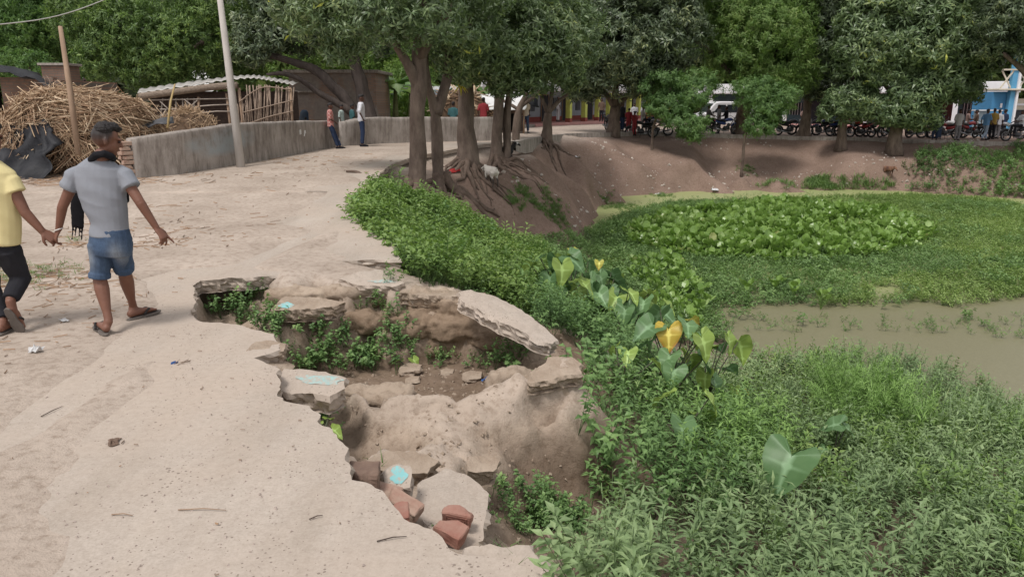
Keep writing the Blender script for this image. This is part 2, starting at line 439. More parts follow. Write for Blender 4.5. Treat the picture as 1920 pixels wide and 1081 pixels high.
crest = (np.clip((GZ + .52) / .1, 0, 1) * np.clip((5.5 - MY) / .1, 0, 1))[..., None] * hole[..., None]
gcol = gcol * (1 - .7 * crest) + np.array((.44, .37, .31)) * .7 * crest          # pale earth, colour brightened so the crest stands out from the shaded hole
face = (np.clip((-.12 - GZ) / .1, 0, 1) * np.clip((MY - 5.3) / .2, 0, 1) * np.clip((.6 + .6 * fbm(MX * 3, MY * 3, GZ * 9, 71, 3)), 0, 1))[..., None] * hole[..., None]
gcol = gcol * (1 - .5 * face) + np.array((.235, .175, .125)) * .5 * face
gcol = gcol * (1 - mudm) + MUD * mudm
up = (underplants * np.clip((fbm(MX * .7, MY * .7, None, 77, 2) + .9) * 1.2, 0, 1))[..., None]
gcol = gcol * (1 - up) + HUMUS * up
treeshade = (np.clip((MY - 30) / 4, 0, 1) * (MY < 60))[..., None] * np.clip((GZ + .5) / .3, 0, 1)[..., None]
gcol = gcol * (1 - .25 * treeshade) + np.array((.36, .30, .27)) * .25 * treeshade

m_ground, nt, b = new_mat('soil')
a = N(nt, 'ShaderNodeAttribute', attribute_name='soil')
co = objco(nt)
n1 = noise_t(nt, co, 0.9, 6, 0.6); n2 = noise_t(nt, co, 14, 6, 0.7); n3 = noise_t(nt, co, 90, 3, 0.6)
c = mixc(nt, a.outputs['Color'], ramp(nt, n1, [(.3, (.78, .76, .74)), (.7, (1.1, 1.1, 1.1))]), 1.0, 'MULTIPLY')
c = mixc(nt, c, ramp(nt, n2, [(.28, (.62, .58, .54)), (.5, (1, 1, 1)), (.75, (1.12, 1.12, 1.12))]), 1.0, 'MULTIPLY')
vor = N(nt, 'ShaderNodeTexVoronoi', Scale=34.0); nt.links.new(co, vor.inputs['Vector'])
c = mixc(nt, c, ramp(nt, vor.outputs['Distance'], [(.07, (.5, .47, .44)), (.13, (1, 1, 1))]), .55, 'MULTIPLY')
nt.links.new(c, b.inputs['Base Color'])
b.inputs['Roughness'].default_value = .95
b.inputs['Specular IOR Level'].default_value = .12
ad = N(nt, 'ShaderNodeMath', operation='MULTIPLY_ADD'); nt.links.new(n3, ad.inputs[0]); ad.inputs[1].default_value = .35; nt.links.new(n2, ad.inputs[2])
bump(nt, b, ad.outputs[0], .55, .03)
ny, nx = MX.shape
ii = (np.arange(ny - 1)[:, None] * nx + np.arange(nx - 1)[None]).ravel()
# clay faces overhang and crumble sideways too
DX = hole * (.05 * fbm(MX * 4, MY * 4, GZ * 7, 91, 3) + .012 * fbm(MX * 17, MY * 17, GZ * 30, 93, 2))
DY = hole * (.07 * fbm(MX * 4, MY * 4, GZ * 7, 95, 3) + .012 * fbm(MX * 17, MY * 17, GZ * 30, 97, 2))
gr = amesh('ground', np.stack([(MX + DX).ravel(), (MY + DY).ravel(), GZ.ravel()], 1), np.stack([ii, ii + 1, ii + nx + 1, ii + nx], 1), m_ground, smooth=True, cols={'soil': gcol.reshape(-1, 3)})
tag(gr, kind='structure')

# ------------------------------------------------------------------ pond water
m_water, nt, b = new_mat('pond_water')
co = objco(nt)
n1 = noise_t(nt, co, .22, 5, .6); n2 = noise_t(nt, co, 30, 3, .7)
geo = N(nt, 'ShaderNodeTexCoord'); sep = N(nt, 'ShaderNodeSeparateXYZ'); nt.links.new(geo.outputs['Object'], sep.inputs[0])
mr = N(nt, 'ShaderNodeMapRange'); nt.links.new(sep.outputs['Y'], mr.inputs[0])
mr.inputs[1].default_value = 15; mr.inputs[2].default_value = 26
ma = N(nt, 'ShaderNodeMath', operation='MULTIPLY_ADD'); nt.links.new(n1, ma.inputs[0]); ma.inputs[1].default_value = .5; nt.links.new(mr.outputs[0], ma.inputs[2])
weed = ramp(nt, n2, [(.3, (.26, .295, .115)), (.7, (.37, .40, .185))])
mudw = ramp(nt, n2, [(.3, (.165, .155, .088)), (.7, (.215, .20, .12))])
fac = ramp(nt, ma.outputs[0], [(.38, (0, 0, 0)), (.62, (1, 1, 1))])
nt.links.new(mixc(nt, mudw, weed, fac), b.inputs['Base Color'])
b.inputs['Roughness'].default_value = .38
b.inputs['Specular IOR Level'].default_value = .5
bump(nt, b, n2, .12, .01)
wx, wy = np.meshgrid(np.linspace(-2, 90, 24), np.linspace(-25, 46, 24))
wi = (np.arange(23)[:, None] * 24 + np.arange(23)[None]).ravel()
pw = amesh('pond_water', np.stack([wx.ravel(), wy.ravel(), np.full(wx.size, WATER)], 1), np.stack([wi, wi + 1, wi + 25, wi + 24], 1), m_water)
tag(pw, kind='structure')

# ------------------------------------------------------------------ concrete: the road slab and its broken pieces
m_conc, nt, b = new_mat('dusty_concrete')
co = objco(nt)
n1 = noise_t(nt, co, 1.2, 5, .6); n2 = noise_t(nt, co, 22, 6, .7)
base = ramp(nt, n1, [(.3, (.385, .332, .283)), (.7, (.44, .385, .333))])
worn = noise_t(nt, objco(nt, (2.6, .35, 1)), 1.1, 5, .6)
base = mixc(nt, base, ramp(nt, worn, [(.32, (.88, .87, .85)), (.5, (1, 1, 1)), (.7, (1.06, 1.06, 1.05))]), 1.0, 'MULTIPLY')
rub = noise_t(nt, co, 75, 3, .7)
base = mixc(nt, base, ramp(nt, rub, [(.3, (.86, .85, .84)), (.6, (1.03, 1.03, 1.03))]), 1.0, 'MULTIPLY')
dust = noise_t(nt, co, .55, 5, .62)
base = mixc(nt, base, (.425, .355, .295), ramp(nt, dust, [(.42, (0, 0, 0)), (.62, (.85, .85, .85))]))
base = mixc(nt, base, ramp(nt, n2, [(.25, (.86, .85, .84)), (.55, (1, 1, 1)), (.8, (1.05, 1.05, 1.05))]), 1.0, 'MULTIPLY')
vp = N(nt, 'ShaderNodeTexVoronoi', Scale=46.0); nt.links.new(co, vp.inputs['Vector'])
pm = noise_t(nt, co, 2.6, 6, .75)
pf = N(nt, 'ShaderNodeMath', operation='MULTIPLY'); pf.inputs[1].default_value = .42; nt.links.new(ramp(nt, pm, [(.40, (0, 0, 0)), (.72, (1, 1, 1))]), pf.inputs[0])
ps = N(nt, 'ShaderNodeMath', operation='LESS_THAN'); nt.links.new(vp.outputs['Distance'], ps.inputs[0]); nt.links.new(pf.outputs[0], ps.inputs[1])
sep = N(nt, 'ShaderNodeSeparateXYZ'); nt.links.new(vp.outputs['Color'], sep.inputs[0])
pk = N(nt, 'ShaderNodeMath', operation='GREATER_THAN'); nt.links.new(sep.outputs[0], pk.inputs[0]); pk.inputs[1].default_value = .42
pp = N(nt, 'ShaderNodeMath', operation='MULTIPLY'); nt.links.new(ps.outputs[0], pp.inputs[0]); nt.links.new(pk.outputs[0], pp.inputs[1])
base = mixc(nt, base, (.22, .18, .15), pp.outputs[0])
nt.links.new(base, b.inputs['Base Color'])
b.inputs['Roughness'].default_value = .92
b.inputs['Specular IOR Level'].default_value = .15
hm = N(nt, 'ShaderNodeMath', operation='SUBTRACT'); nt.links.new(n2, hm.inputs[0]); nt.links.new(pp.outputs[0], hm.inputs[1])
bump(nt, b, hm.outputs[0], .32, .008)

def jag(ps, step, amp, seed, closed=False):
    """walk along points and roughen the line like a break in concrete"""
    out = []
    n = len(ps)
    for k in range(n if closed else n - 1):
        a, b_ = Vector(ps[k]), Vector(ps[(k + 1) % n])
        m = max(1, int((b_ - a).length / step))
        t = (b_ - a).normalized(); nn = Vector((-t.y, t.x, 0))
        for i in range(m):
            p = a.lerp(b_, i / m)
            o = amp * (vnoise([p.x * 9], [p.y * 9], [seed * 3.1])[0] + .6 * vnoise([p.x * 26], [p.y * 26], [seed * 1.7])[0])
            out.append(p + nn * o)
    if not closed: out.append(Vector(ps[-1]))
    return out
def slab_mesh(outline, top, thick, cell=.1, rough=.012, seed=1):
    """a broken plate: outline is a closed list of xy, top a function of (x, y)"""
    n = len(outline)
    pts = [Vector((p[0], p[1])) for p in outline]
    xs = [p.x for p in pts]; ys = [p.y for p in pts]
    r = random.Random(seed)
    x = min(xs)
    while x < max(xs):
        y = min(ys)
        while y < max(ys):
            q = Vector((x + r.uniform(-.3, .3) * cell, y + r.uniform(-.3, .3) * cell))
            pts.append(q)
            y += cell
        x += cell
    v2, _, f2, ov, _, _ = geometry.delaunay_2d_cdt(pts, [(i, (i + 1) % n) for i in range(n)], [list(range(n))], 1, 1e-5)
    V = np.array([(v.x, v.y) for v in v2])
    zt = np.asarray([top(px, py) for px, py in V])
    used = sorted({i for f in f2 for i in f})
    mp = {o: i for i, o in enumerate(used)}
    cnt = {}
    for f in f2:
        for a, b_ in zip(f, list(f[1:]) + [f[0]]): cnt[(a, b_)] = 1
    bd = [(a, b_) for (a, b_) in cnt if (b_, a) not in cnt]
    VV = [(V[i, 0], V[i, 1], zt[i]) for i in used]
    FF = [[mp[i] for i in f] for f in f2]
    ctr = V[used].mean(0)
    levels = 5
    rings = [{}, {}, {}, {}, {}]
    bset = sorted({i for e in bd for i in e})
    edge_dir = {}
    for a, b_ in bd:
        t = V[b_] - V[a]; nn = np.array([t[1], -t[0]]); nn = nn / (np.linalg.norm(nn) + 1e-9)
        edge_dir[a] = edge_dir.get(a, 0) + nn; edge_dir[b_] = edge_dir.get(b_, 0) + nn
    for k in range(levels):
        for i in bset:
            nn = edge_dir[i] / (np.linalg.norm(edge_dir[i]) + 1e-9)
            d = (k + 1) / levels
            o = rough * 1.7 * vnoise([V[i, 0] * 14], [V[i, 1] * 14], [k * 1.9 + seed])[0] + rough * 1.5 * vnoise([V[i, 0] * 47], [V[i, 1] * 47], [k * 3.7 + seed])[0] + (rough * .6 if k == 0 else 0) - rough * d * 1.5
            rings[k][i] = len(VV)
            VV.append((V[i, 0] + nn[0] * o, V[i, 1] + nn[1] * o, zt[i] - thick * d - (0.004 if k == 0 else 0)))
    for a, b_ in bd:
        up = {i: mp[i] for i in (a, b_)}
        for k in range(levels):
            FF.append([up[a], rings[k][a], rings[k][b_], up[b_]])
            up = rings[k]
    nb = len(VV)
    for i in used: VV.append((V[i, 0], V[i, 1], zt[i] - thick * 1.02)) 
    for f in f2: FF.append([nb + mp[i] for i in reversed(f)])
    return VV, FF

ew = jag(edge_w, .035, .028, 1)
ec = jag([edge_w[-1]] + edge_c, .06, .03, 2)
kl = [Vector((p.x, p.y, p.z)) for p in kerb_w]
inner = [(kl[-1].x - 1.5, kl[-1].y + 1.5), (-1.5, 29), (-4.4, 21.5), (-5.2, 16), (-4.6, 11), (-4.3, 8.5), (-3.9, 6), (-3.2, 4), (-2.6, 2), (-2.6, -2), (2.2, -2), (1.2, .8)]
outline = [(p.x, p.y) for p in ew] + [(p.x, p.y) for p in ec[1:]] + [(p.x, p.y) for p in jag(kl, .15, .02, 3)[1:]] + [p for p in inner]
outline_r = list(reversed(outline))
def road_top(x, y): return float(road_z(y)) + .004 * float(vnoise([x * 1.3], [y * 1.3])[0])
V, F = slab_mesh(outline, road_top, .13, .3, .016, 4)
rd = pmesh('road', V, F, m_conc)
tag(rd, kind='structure')
# ------------------------------------------------------------------ broken slab pieces and bricks in the hole
def hit(px, py):
    """where the sight line of this photograph spot meets the ground"""
    d = ray(px, py); t = 1.0; o = Vector((0, 0, CAM_H)); last = t
    while t < 140:
        p = o + d * t
        if p.z < gz(p.x, p.y):
            lo, hi = last, t
            for _ in range(20):
                m = (lo + hi) / 2; p = o + d * m
                if p.z < gz(p.x, p.y): hi = m
                else: lo = m
            p = o + d * hi
            return Vector((p.x, p.y, gz(p.x, p.y)))
        last = t
        t *= 1.012
    p = o + d * t
    return p
def basis(u, v):
    u = Vector(u).normalized(); v = Vector(v); v = (v - u * v.dot(u)).normalized(); w = u.cross(v)
    return Matrix((u, v, w)).transposed()
m_clayrock = rough_mat('caked_clay', (.39, .32, .255), (.255, .195, .145), 5, .95, .9, 30, spec=.1, bdist=.02)
def flaky(name, c, lo, hi):
    m, nt, b = new_mat(name); co = objco(nt); n_ = noise_t(nt, co, 26, 6, .7)
    nt.links.new(mixc(nt, mixc(nt, c, tuple(x * .8 for x in c), noise_t(nt, co, 9, 3, .5)), (.40, .345, .295), ramp(nt, n_, [(lo, (0, 0, 0)), (hi, (1, 1, 1))])), b.inputs['Base Color'])
    b.inputs['Roughness'].default_value = .8; bump(nt, b, n_, -.5, .006)
    return m
m_paint = flaky('turquoise_paint', (.24, .52, .53), .52, .60)
m_paint_old = flaky('faded_turquoise_paint', (.33, .50, .48), .42, .58)
def fragment(name, label, outline, origin, u, v, thick, seed, cat='rubble', group='broken pieces of the road slab', mat=None, amp=.02, paint=None, cell=.05):
    M = basis(u, v).to_4x4(); M.translation = origin
    ol = jag([Vector((a, b_, 0)) for a, b_ in outline], .025, amp, seed, True)
    V, F = slab_mesh([(p.x, p.y) for p in ol], lambda x, y: .012 * float(fbm([x * 5 + seed], [y * 5], None, 3, 3)[0]) + .006 * float(vnoise([x * 22], [y * 22], [seed])[0]), thick, cell, .014, seed)
    o = pmesh(name, V, F, mat or m_conc)
    o.matrix_world = M
    tag(o, label, cat, group)
    if paint:
        (cx, cy), r, pm_ = paint
        pts = []
        for i in range(22):
            t = 2 * pi * i / 22; q = r[0] * (1 + .14 * math.sin(3 * t + seed) + .10 * math.sin(7 * t + seed) + .05 * math.sin(11 * t)), r[1] * (1 + .14 * math.cos(2 * t + seed) + .08 * math.sin(9 * t))
            pts.append((cx + q[0] * math.cos(t), cy + q[1] * math.sin(t)))
        ring = [(x, y, .003 + .012 * float(fbm([x * 5 + seed], [y * 5], None, 3, 3)[0]) + .006 * float(vnoise([x * 22], [y * 22], [seed])[0])) for x, y in pts]
        c0 = (cx, cy, .004 + .012 * float(fbm([cx * 5 + seed], [cy * 5], None, 3, 3)[0]) + .006 * float(vnoise([cx * 22], [cy * 22], [seed])[0]))
        mid = [(cx + (x - cx) * .5, cy + (y - cy) * .5) for x, y in pts]
        mid = [(x, y, .004 + .012 * float(fbm([x * 5 + seed], [y * 5], None, 3, 3)[0]) + .006 * float(vnoise([x * 22], [y * 22], [seed])[0])) for x, y in mid]
        n = len(ring)
        FF = [(i, (i + 1) % n, n + (i + 1) % n, n + i) for i in range(n)] + [(n + i, n + (i + 1) % n, 2 * n) for i in range(n)]
        pmesh('paint_patch', ring + mid + [c0], FF, pm_, o)
    return o

# the long slab that tilts down across the right of the hole
A, B = at_z(886, 546, -.03), at_z(1033, 640, -.27)
u = B - A
fragment('slab_fragment', 'long pale concrete slab tilting down at the right rim of the hole', [(-.05, .02), (.2, .16), (.6, .20), (u.length, .08), (u.length + .04, -.03), (u.length * .9, -.10), (.5, -.22), (.18, -.26), (-.03, -.16)],
         A, u, (.75, .62, -.06), .115, 11, amp=.018)
# turquoise-daubed chunk under the road edge
p = at_z(590, 718, -.12)
fragment('slab_fragment', 'thick concrete chunk daubed with turquoise paint below the road edge', [(-.25, -.12), (.12, -.13), (.22, -.03), (.20, .10), (0, .16), (-.25, .15)], p, (1, .05, -.10), (.1, 1, .22), .15, 12, paint=((.03, .04), (.15, .06), m_paint_old))
# stacked lip above it
p = at_z(503, 650, .0)
fragment('slab_fragment', 'crusted concrete lip jutting over the hole from the road edge', [(-.12, -.10), (.12, -.09), (.13, .06), (.02, .12), (-.12, .10)], p + Vector((0, 0, .0)), (1, .1, -.05), (-.1, 1, .1), .11, 13, mat=m_clayrock)
p = at_z(524, 682, -.1)
fragment('slab_fragment', 'small brown lump wedged between concrete lip and turquoise chunk', [(-.10, -.07), (.08, -.08), (.11, .04), (0, .09), (-.1, .07)], p, (1, .3, -.35), (-.3, 1, .1), .14, 14, mat=m_clayrock)
# ledge of old road on the far side of the hole
p = at_z(545, 572, -.13)
fragment('slab_fragment', 'clay-covered ledge slab with bright turquoise paint at far left of hole', [(-.16, -.09), (.1, -.10), (.42, -.04), (.52, .04), (.3, .16), (-.12, .18)], p, (1, 0, .02), (0, 1, .2), .13, 15, paint=((-.04, -.01), (.07, .05), m_paint), mat=m_clayrock)
p = at_z(700, 524, -.02)
fragment('slab_fragment', 'sunken pale road slab with faint turquoise streak behind the hole', [(-.34, -.04), (-.1, -.16), (.25, -.14), (.33, -.06), (.12, .20), (-.02, .26), (-.2, .18)], p, (1, -.08, -.03), (.08, 1, .16), .13, 16, paint=((.10, -.03), (.14, .035), m_paint_old))
p = at_z(800, 548, -.12)
fragment('slab_fragment', 'earth-caked slab bridging sunken road slab and the tilting slab', [(-.28, -.05), (.1, -.09), (.42, -.08), (.45, .06), (.1, .14), (-.25, .12)], p, (1, .02, -.06), (0, 1, .1), .12, 17, mat=m_clayrock)
# slab on the crest of the right-hand mound
p = at_z(1050, 690, -.185)
fragment('slab_fragment', 'sand-dusted slab crowning the mound beside the tilting slab', [(-.28, -.16), (-.05, -.15), (.13, -.10), (.18, .05), (.12, .14), (-.06, .17), (-.16, .06)], p, (1, .15, .05), (-.15, 1, .16), .10, 18, mat=m_clayrock)
# lower slab that carries the red bricks
p = at_z(850, 955, -.35)
ol_ = [at_z(*q, -.35) for q in ((792, 905), (835, 884), (872, 892), (919, 927), (904, 1006), (858, 1034), (815, 1002), (772, 950))]
fragment('slab_fragment', 'low broken slab carrying two red bricks near the bottom edge', [(q.x - p.x, q.y - p.y) for q in reversed(ol_)], p, (1, 0, -.02), (0, 1, .06), .10, 19, amp=.010)
p = at_z(968, 1040, -.12)
fragment('slab_fragment', 'thin sandy slab end by the weeds at the bottom edge', [(-.2, -.12), (.1, -.14), (.14, -.02), (.05, .06), (-.12, .05), (-.22, .02)], p, (1, -.1, -.06), (0, 1, .12), .07, 20)
# turquoise chunk among the bricks
p = at_z(747, 893, -.17)
fragment('slab_fragment', 'small concrete chunk topped with bright turquoise paint among loose bricks', [(-.07, -.06), (.05, -.07), (.08, .0), (.06, .07), (-.03, .08), (-.08, .03)], p, (1, .1, .08), (-.1, 1, .55), .10, 21, paint=((.0, .01), (.045, .05), m_paint), amp=.012, cell=.03)
p = at_z(905, 884, -.40)
fragment('clay_lump', 'rounded clay lump at the top corner of the low slab', [(-.09, -.06), (.06, -.07), (.1, .02), (.03, .08), (-.08, .05)], p + Vector((0, 0, .06)), (1, .1, -.1), (0, 1, .3), .12, 22, mat=m_clayrock, group='lumps in the hole')
p = at_z(760, 862, -.3)
fragment('clay_lump', 'dry cracked clay hump behind the turquoise-topped chunk', [(-.26, -.06), (-.05, -.10), (.14, -.12), (.2, .0), (.05, .08), (-.2, .07)], p, (1, .05, -.04), (0, 1, .25), .16, 23, mat=m_clayrock, group='lumps in the hole')
for (x, y, s, lab) in [(770, 700, .12, 'larger clay clod on the hole floor, left of its middle'), (838, 702, .07, 'small round clod on the hole floor, middle'), (775, 716, .06, 'small clod in front of the larger clod on the hole floor'), (885, 712, .10, 'flat clod on the hole floor near blue plastic scrap')]:
    p = hit(x, y)
    fragment('clay_lump', lab, [(-s, -s * .6), (s * .7, -s * .7), (s, s * .2), (0, s * .8), (-s * .8, s * .5)], p + Vector((0, 0, s * .5)), (1, .2, .1), (0, 1, .25), s * .8, int(x), mat=m_clayrock, group='lumps in the hole', amp=.01, cell=.04)

# the crumbling clay face at the back of the hole: overlapping blocks grown into one skin
def clay_face(name, blocks, voxel, crust=-.24):
    bm = bmesh.new()
    for i, (px, py, z, sx, sy, sz) in enumerate(blocks):
        c = at_z(px, py, z)
        res = bmesh.ops.create_icosphere(bm, subdivisions=3, radius=1)
        for v in res['verts']:
            q = v.co.copy(); b_ = max(abs(q.x), abs(q.y), abs(q.z)); q = q * (.5 + .5 / b_)
            v.co = Vector((q.x * sx, q.y * sy, q.z * sz)) + c
    me = bpy.data.meshes.new(name); bm.to_mesh(me); bm.free()
    o = bpy.data.objects.new(name, me); col.objects.link(o)
    md = o.modifiers.new('r', 'REMESH'); md.mode = 'VOXEL'; md.voxel_size = voxel
    md = o.modifiers.new('s', 'SMOOTH'); md.iterations = 2
    out = bpy.data.meshes.new_from_object(o.evaluated_get(bpy.context.evaluated_depsgraph_get()))
    bpy.data.objects.remove(o)
    n = len(out.vertices); c = np.empty(n * 3, np.float32); out.vertices.foreach_get('co', c); c = c.reshape(-1, 3)
    no = np.empty(n * 3, np.float32); out.vertices.foreach_get('normal', no); no = no.reshape(-1, 3)
    d = .075 * fbm(c[:, 0] * 3, c[:, 1] * 3, c[:, 2] * 8, 3, 3) + .05 * fbm(c[:, 0] * 9, c[:, 1] * 9, c[:, 2] * 22, 13, 3) + .02 * fbm(c[:, 0] * 30, c[:, 1] * 30, c[:, 2] * 40, 23, 2)
    out.vertices.foreach_set('co', (c + no * d[:, None]).astype(np.float32).ravel()); out.shade_smooth(); out.update()
    # pale crust on top, browner below
    z = c[:, 2]; t = np.clip((z - crust + .05 * fbm(c[:, 0] * 4, c[:, 1] * 4, None, 8, 3)) / .14, 0, 1)[:, None]
    cc = np.array((.26, .195, .14)) * (1 - t) + np.array((.37, .30, .235)) * t
    at_ = out.attributes.new('soil', 'FLOAT_COLOR', 'POINT'); at_.data.foreach_set('color', np.concatenate([cc, np.ones((n, 1))], 1).astype(np.float32).ravel())
    return tag(link(name, out, m_ground), kind='structure')
clay_face('clay_bank', [(540, 560, -.20, .22, .16, .10), (620, 560, -.20, .36, .16, .12), (720, 555, -.20, .28, .14, .12), (810, 562, -.22, .26, .14, .12), (870, 580, -.30, .26, .15, .14), (650, 605, -.40, .40, .14, .12), (560, 612, -.44, .24, .13, .16),
                        (760, 610, -.44, .30, .12, .13), (850, 615, -.46, .26, .13, .12), (930, 632, -.52, .24, .13, .13), (700, 640, -.62, .45, .10, .12), (850, 650, -.66, .4, .10, .10), (985, 652, -.6, .16, .12, .14), (600, 650, -.66, .25, .10, .1)], .028)
clay_face('clay_bank', [(655, 742, -.50, .20, .14, .10), (720, 745, -.50, .25, .12, .08), (960, 712, -.40, .22, .14, .10), (1040, 712, -.32, .20, .18, .12)], .028, -.6)
m_brick = rough_mat('red_brick', (.285, .125, .095), (.34, .21, .165), 9, .85, .5, 90, bdist=.005)
m_brick_dusty = rough_mat('dusty_brick', (.40, .315, .25), (.30, .17, .13), 8, .9, .5, 90, bdist=.005)
m_brick_dark = rough_mat('dark_brick', (.21, .145, .11), (.15, .10, .08), 16, .9, .5, 90, bdist=.005)
def brick(name, label, loc, rot, size, mat, seed, frog=False, parent=None, chip=.018):
    bm = bmesh.new()
    bmesh.ops.create_cube(bm, size=1)
    for v in bm.verts: v.co = Vector((v.co.x * size[0], v.co.y * size[1], v.co.z * size[2]))
    bmesh.ops.bevel(bm, geom=bm.edges[:], offset=.006, segments=1, affect='EDGES')
    bmesh.ops.subdivide_edges(bm, edges=[e for e in bm.edges if e.calc_length() > .03], cuts=3, use_grid_fill=True)
    r = random.Random(seed)
    cs = Vector((r.choice((-1, 1)) * size[0] / 2, r.choice((-1, 1)) * size[1] / 2, size[2] / 2))
    cs2 = Vector((-cs.x * r.uniform(.3, 1), cs.y, -cs.z if r.random() < .4 else cs.z))
    for v in bm.verts:
        for k_, rad_ in ((cs, .06), (cs2, .045)):
            d = (v.co - k_).length
            if d < rad_: v.co -= (v.co.normalized()) * (rad_ - d) * .6
        v.co += v.co.normalized() * mnoise.noise(v.co * 55 + Vector((seed, seed, 0))) * .004
        v.co += Vector((mnoise.noise(v.co * 20 + Vector((seed, 0, 0))), mnoise.noise(v.co * 20 + Vector((0, seed, 0))), mnoise.noise(v.co * 20 + Vector((0, 0, seed))))) * chip * .4
    me = bpy.data.meshes.new(name); bm.to_mesh(me); bm.free()
    o = link(name, me, mat, parent, loc, rot)
    if label: tag(o, label, 'brick', 'loose bricks at the broken edge')
    if frog:
        V, F = [], []
        def ringbox(cx, cz, w, h, t, d):
            y0 = -size[1] / 2 - d
            for (x0, x1, z0, z1) in ((cx - w, cx + w, cz + h - t, cz + h), (cx - w, cx + w, cz - h, cz - h + t), (cx - w, cx - w + t, cz - h + t, cz + h - t), (cx + w - t, cx + w, cz - h + t, cz + h - t)):
                b0 = len(V)
                for yy in (y0, y0 + .02):
                    V.extend([(x0, yy, z0), (x1, yy, z0), (x1, yy, z1), (x0, yy, z1)])
                F.extend([(b0, b0 + 1, b0 + 2, b0 + 3), (b0 + 4, b0 + 7, b0 + 6, b0 + 5), (b0, b0 + 4, b0 + 5, b0 + 1), (b0 + 1, b0 + 5, b0 + 6, b0 + 2), (b0 + 2, b0 + 6, b0 + 7, b0 + 3), (b0 + 3, b0 + 7, b0 + 4, b0)])
        ringbox(0, 0, size[0] * .36, size[2] * .34, .006, .004)
        ringbox(-.03, 0, .013, .013, .006, .004); ringbox(.03, 0, .013, .013, .006, .004)
        pmesh('pressed_mark', V, F, mat, o)
    return o
R = math.radians
brick('brick', 'dark dusty brick set square under the road edge, leftmost of the bricks', at_z(682, 893, -.12), (R(-8), R(2), R(6)), (.16, .20, .10), m_brick_dark, 1)
brick('brick', 'thin dusty brick tile lying flat just below the turquoise-topped chunk', at_z(727, 921, -.19), (R(4), R(8), R(-14)), (.14, .10, .035), m_brick_dusty, 2)
brick('brick', 'long tan brick lying tilted beside the thin brick tile', at_z(758, 945, -.22), (R(20), R(18), R(-28)), (.19, .09, .07), m_brick_dusty, 3)
brick('brick', 'red brick end poking from under the concrete road', at_z(744, 966, -.09), (R(0), R(4), R(10)), (.11, .14, .065), m_brick, 4)
brick('brick', 'upright broken red brick with pressed maker marks on the low slab', at_z(858, 965, -.27), (R(16), R(8), R(-8)), (.15, .075, .085), m_brick, 5, frog=True)
brick('brick', 'broken red brick lying in front of the upright marked one', at_z(846, 996, -.28), (R(6), R(14), R(-24)), (.15, .11, .07), m_brick, 6)

# loose grit on the concrete (nobody could count it)
gv, gf, gn = [], [], 0
r = np.random.default_rng(5)
def gravel(name, pts, smin, smax, mat, seed):
    r = np.random.default_rng(seed)
    base = np.array([(1, 0, -.2), (-.5, .87, -.2), (-.5, -.87, -.2), (0, 0, .75), (.6, .5, .35), (-.6, .3, .4)])
    tri = np.array([(0, 4, 3), (4, 1, 5), (4, 5, 3), (5, 2, 3), (5, 1, 2), (0, 3, 2), (0, 1, 4)])
    n = len(pts)
    s = smin + (smax - smin) * r.random(n) ** 3
    V = base[None] * (s[:, None, None] * (.6 + .8 * r.random((n, 6, 1))))
    a = r.random(n) * 2 * pi
    X = V[..., 0] * np.cos(a)[:, None] - V[..., 1] * np.sin(a)[:, None]; Y = V[..., 0] * np.sin(a)[:, None] + V[..., 1] * np.cos(a)[:, None]
    V = np.stack([X, Y, V[..., 2]], -1) + pts[:, None]
    F = (tri[None] + (np.arange(n) * 6)[:, None, None]).reshape(-1, 3)
    return tag(amesh(name, V.reshape(-1, 3), F, mat), kind='stuff')
def in_poly(x, y, poly):
    x = np.asarray(x); y = np.asarray(y); c = np.zeros(x.shape, bool); n = len(poly)
    for i in range(n):
        x0, y0 = poly[i]; x1, y1 = poly[(i + 1) % n]
        if y0 == y1: continue
        c ^= ((y0 > y) != (y1 > y)) & (x < (x1 - x0) * (y - y0) / (y1 - y0) + x0)
    return c
def proj(x, y, z):
    dz = np.asarray(z) - CAM_H
    f = np.asarray(y) * CP - dz * SP; u = np.asarray(y) * SP + dz * CP
    f = np.where(f > .05, f, .05)
    return 960 + FPX * np.asarray(x) / f, 540.5 - FPX * u / f
x = r.uniform(-4, 1.2, 5200); y = 2 + r.random(5200) ** 1.5 * 6
k = in_poly(x, y, outline) & ((x > -2.2 + .3 * vnoise(x * 3, y * 3)) | (r.random(5200) < .25)); x, y = x[k], y[k]
gravel('gravel', np.stack([x, y, np.array([road_top(a, b_) for a, b_ in zip(x, y)])], 1), .0025, .011, rough_mat('grit', (.42, .35, .31), (.24, .2, .17), 40, .9, 0), 1)
x = r.uniform(-2.5, 1.2, 6000); y = r.uniform(2.4, 8, 6000); z = height(x, y)
k = (z < -.25) & ~in_poly(x, y, outline) & (z > -1.2); x, y, z = x[k], y[k], z[k]
gravel('gravel', np.stack([x, y, z], 1), .004, .024, m_clayrock, 2)
x = r.uniform(-.5, 26, 5200); y = r.uniform(22, 45, 5200); z = height(x, y)
k = (z < -.1) & (z > WATER + .05) & (vnoise(x * .5, y * .5, None, 9) + 1.3 * (z + 2.4 < .5) * 1 > .1); x, y, z = x[k], y[k], z[k]
gravel('bank_litter', np.stack([x, y, z], 1), .02, .11, rough_mat('litter_scraps', (.60, .56, .50), (.20, .15, .12), 3.0, .9, 0), 3)
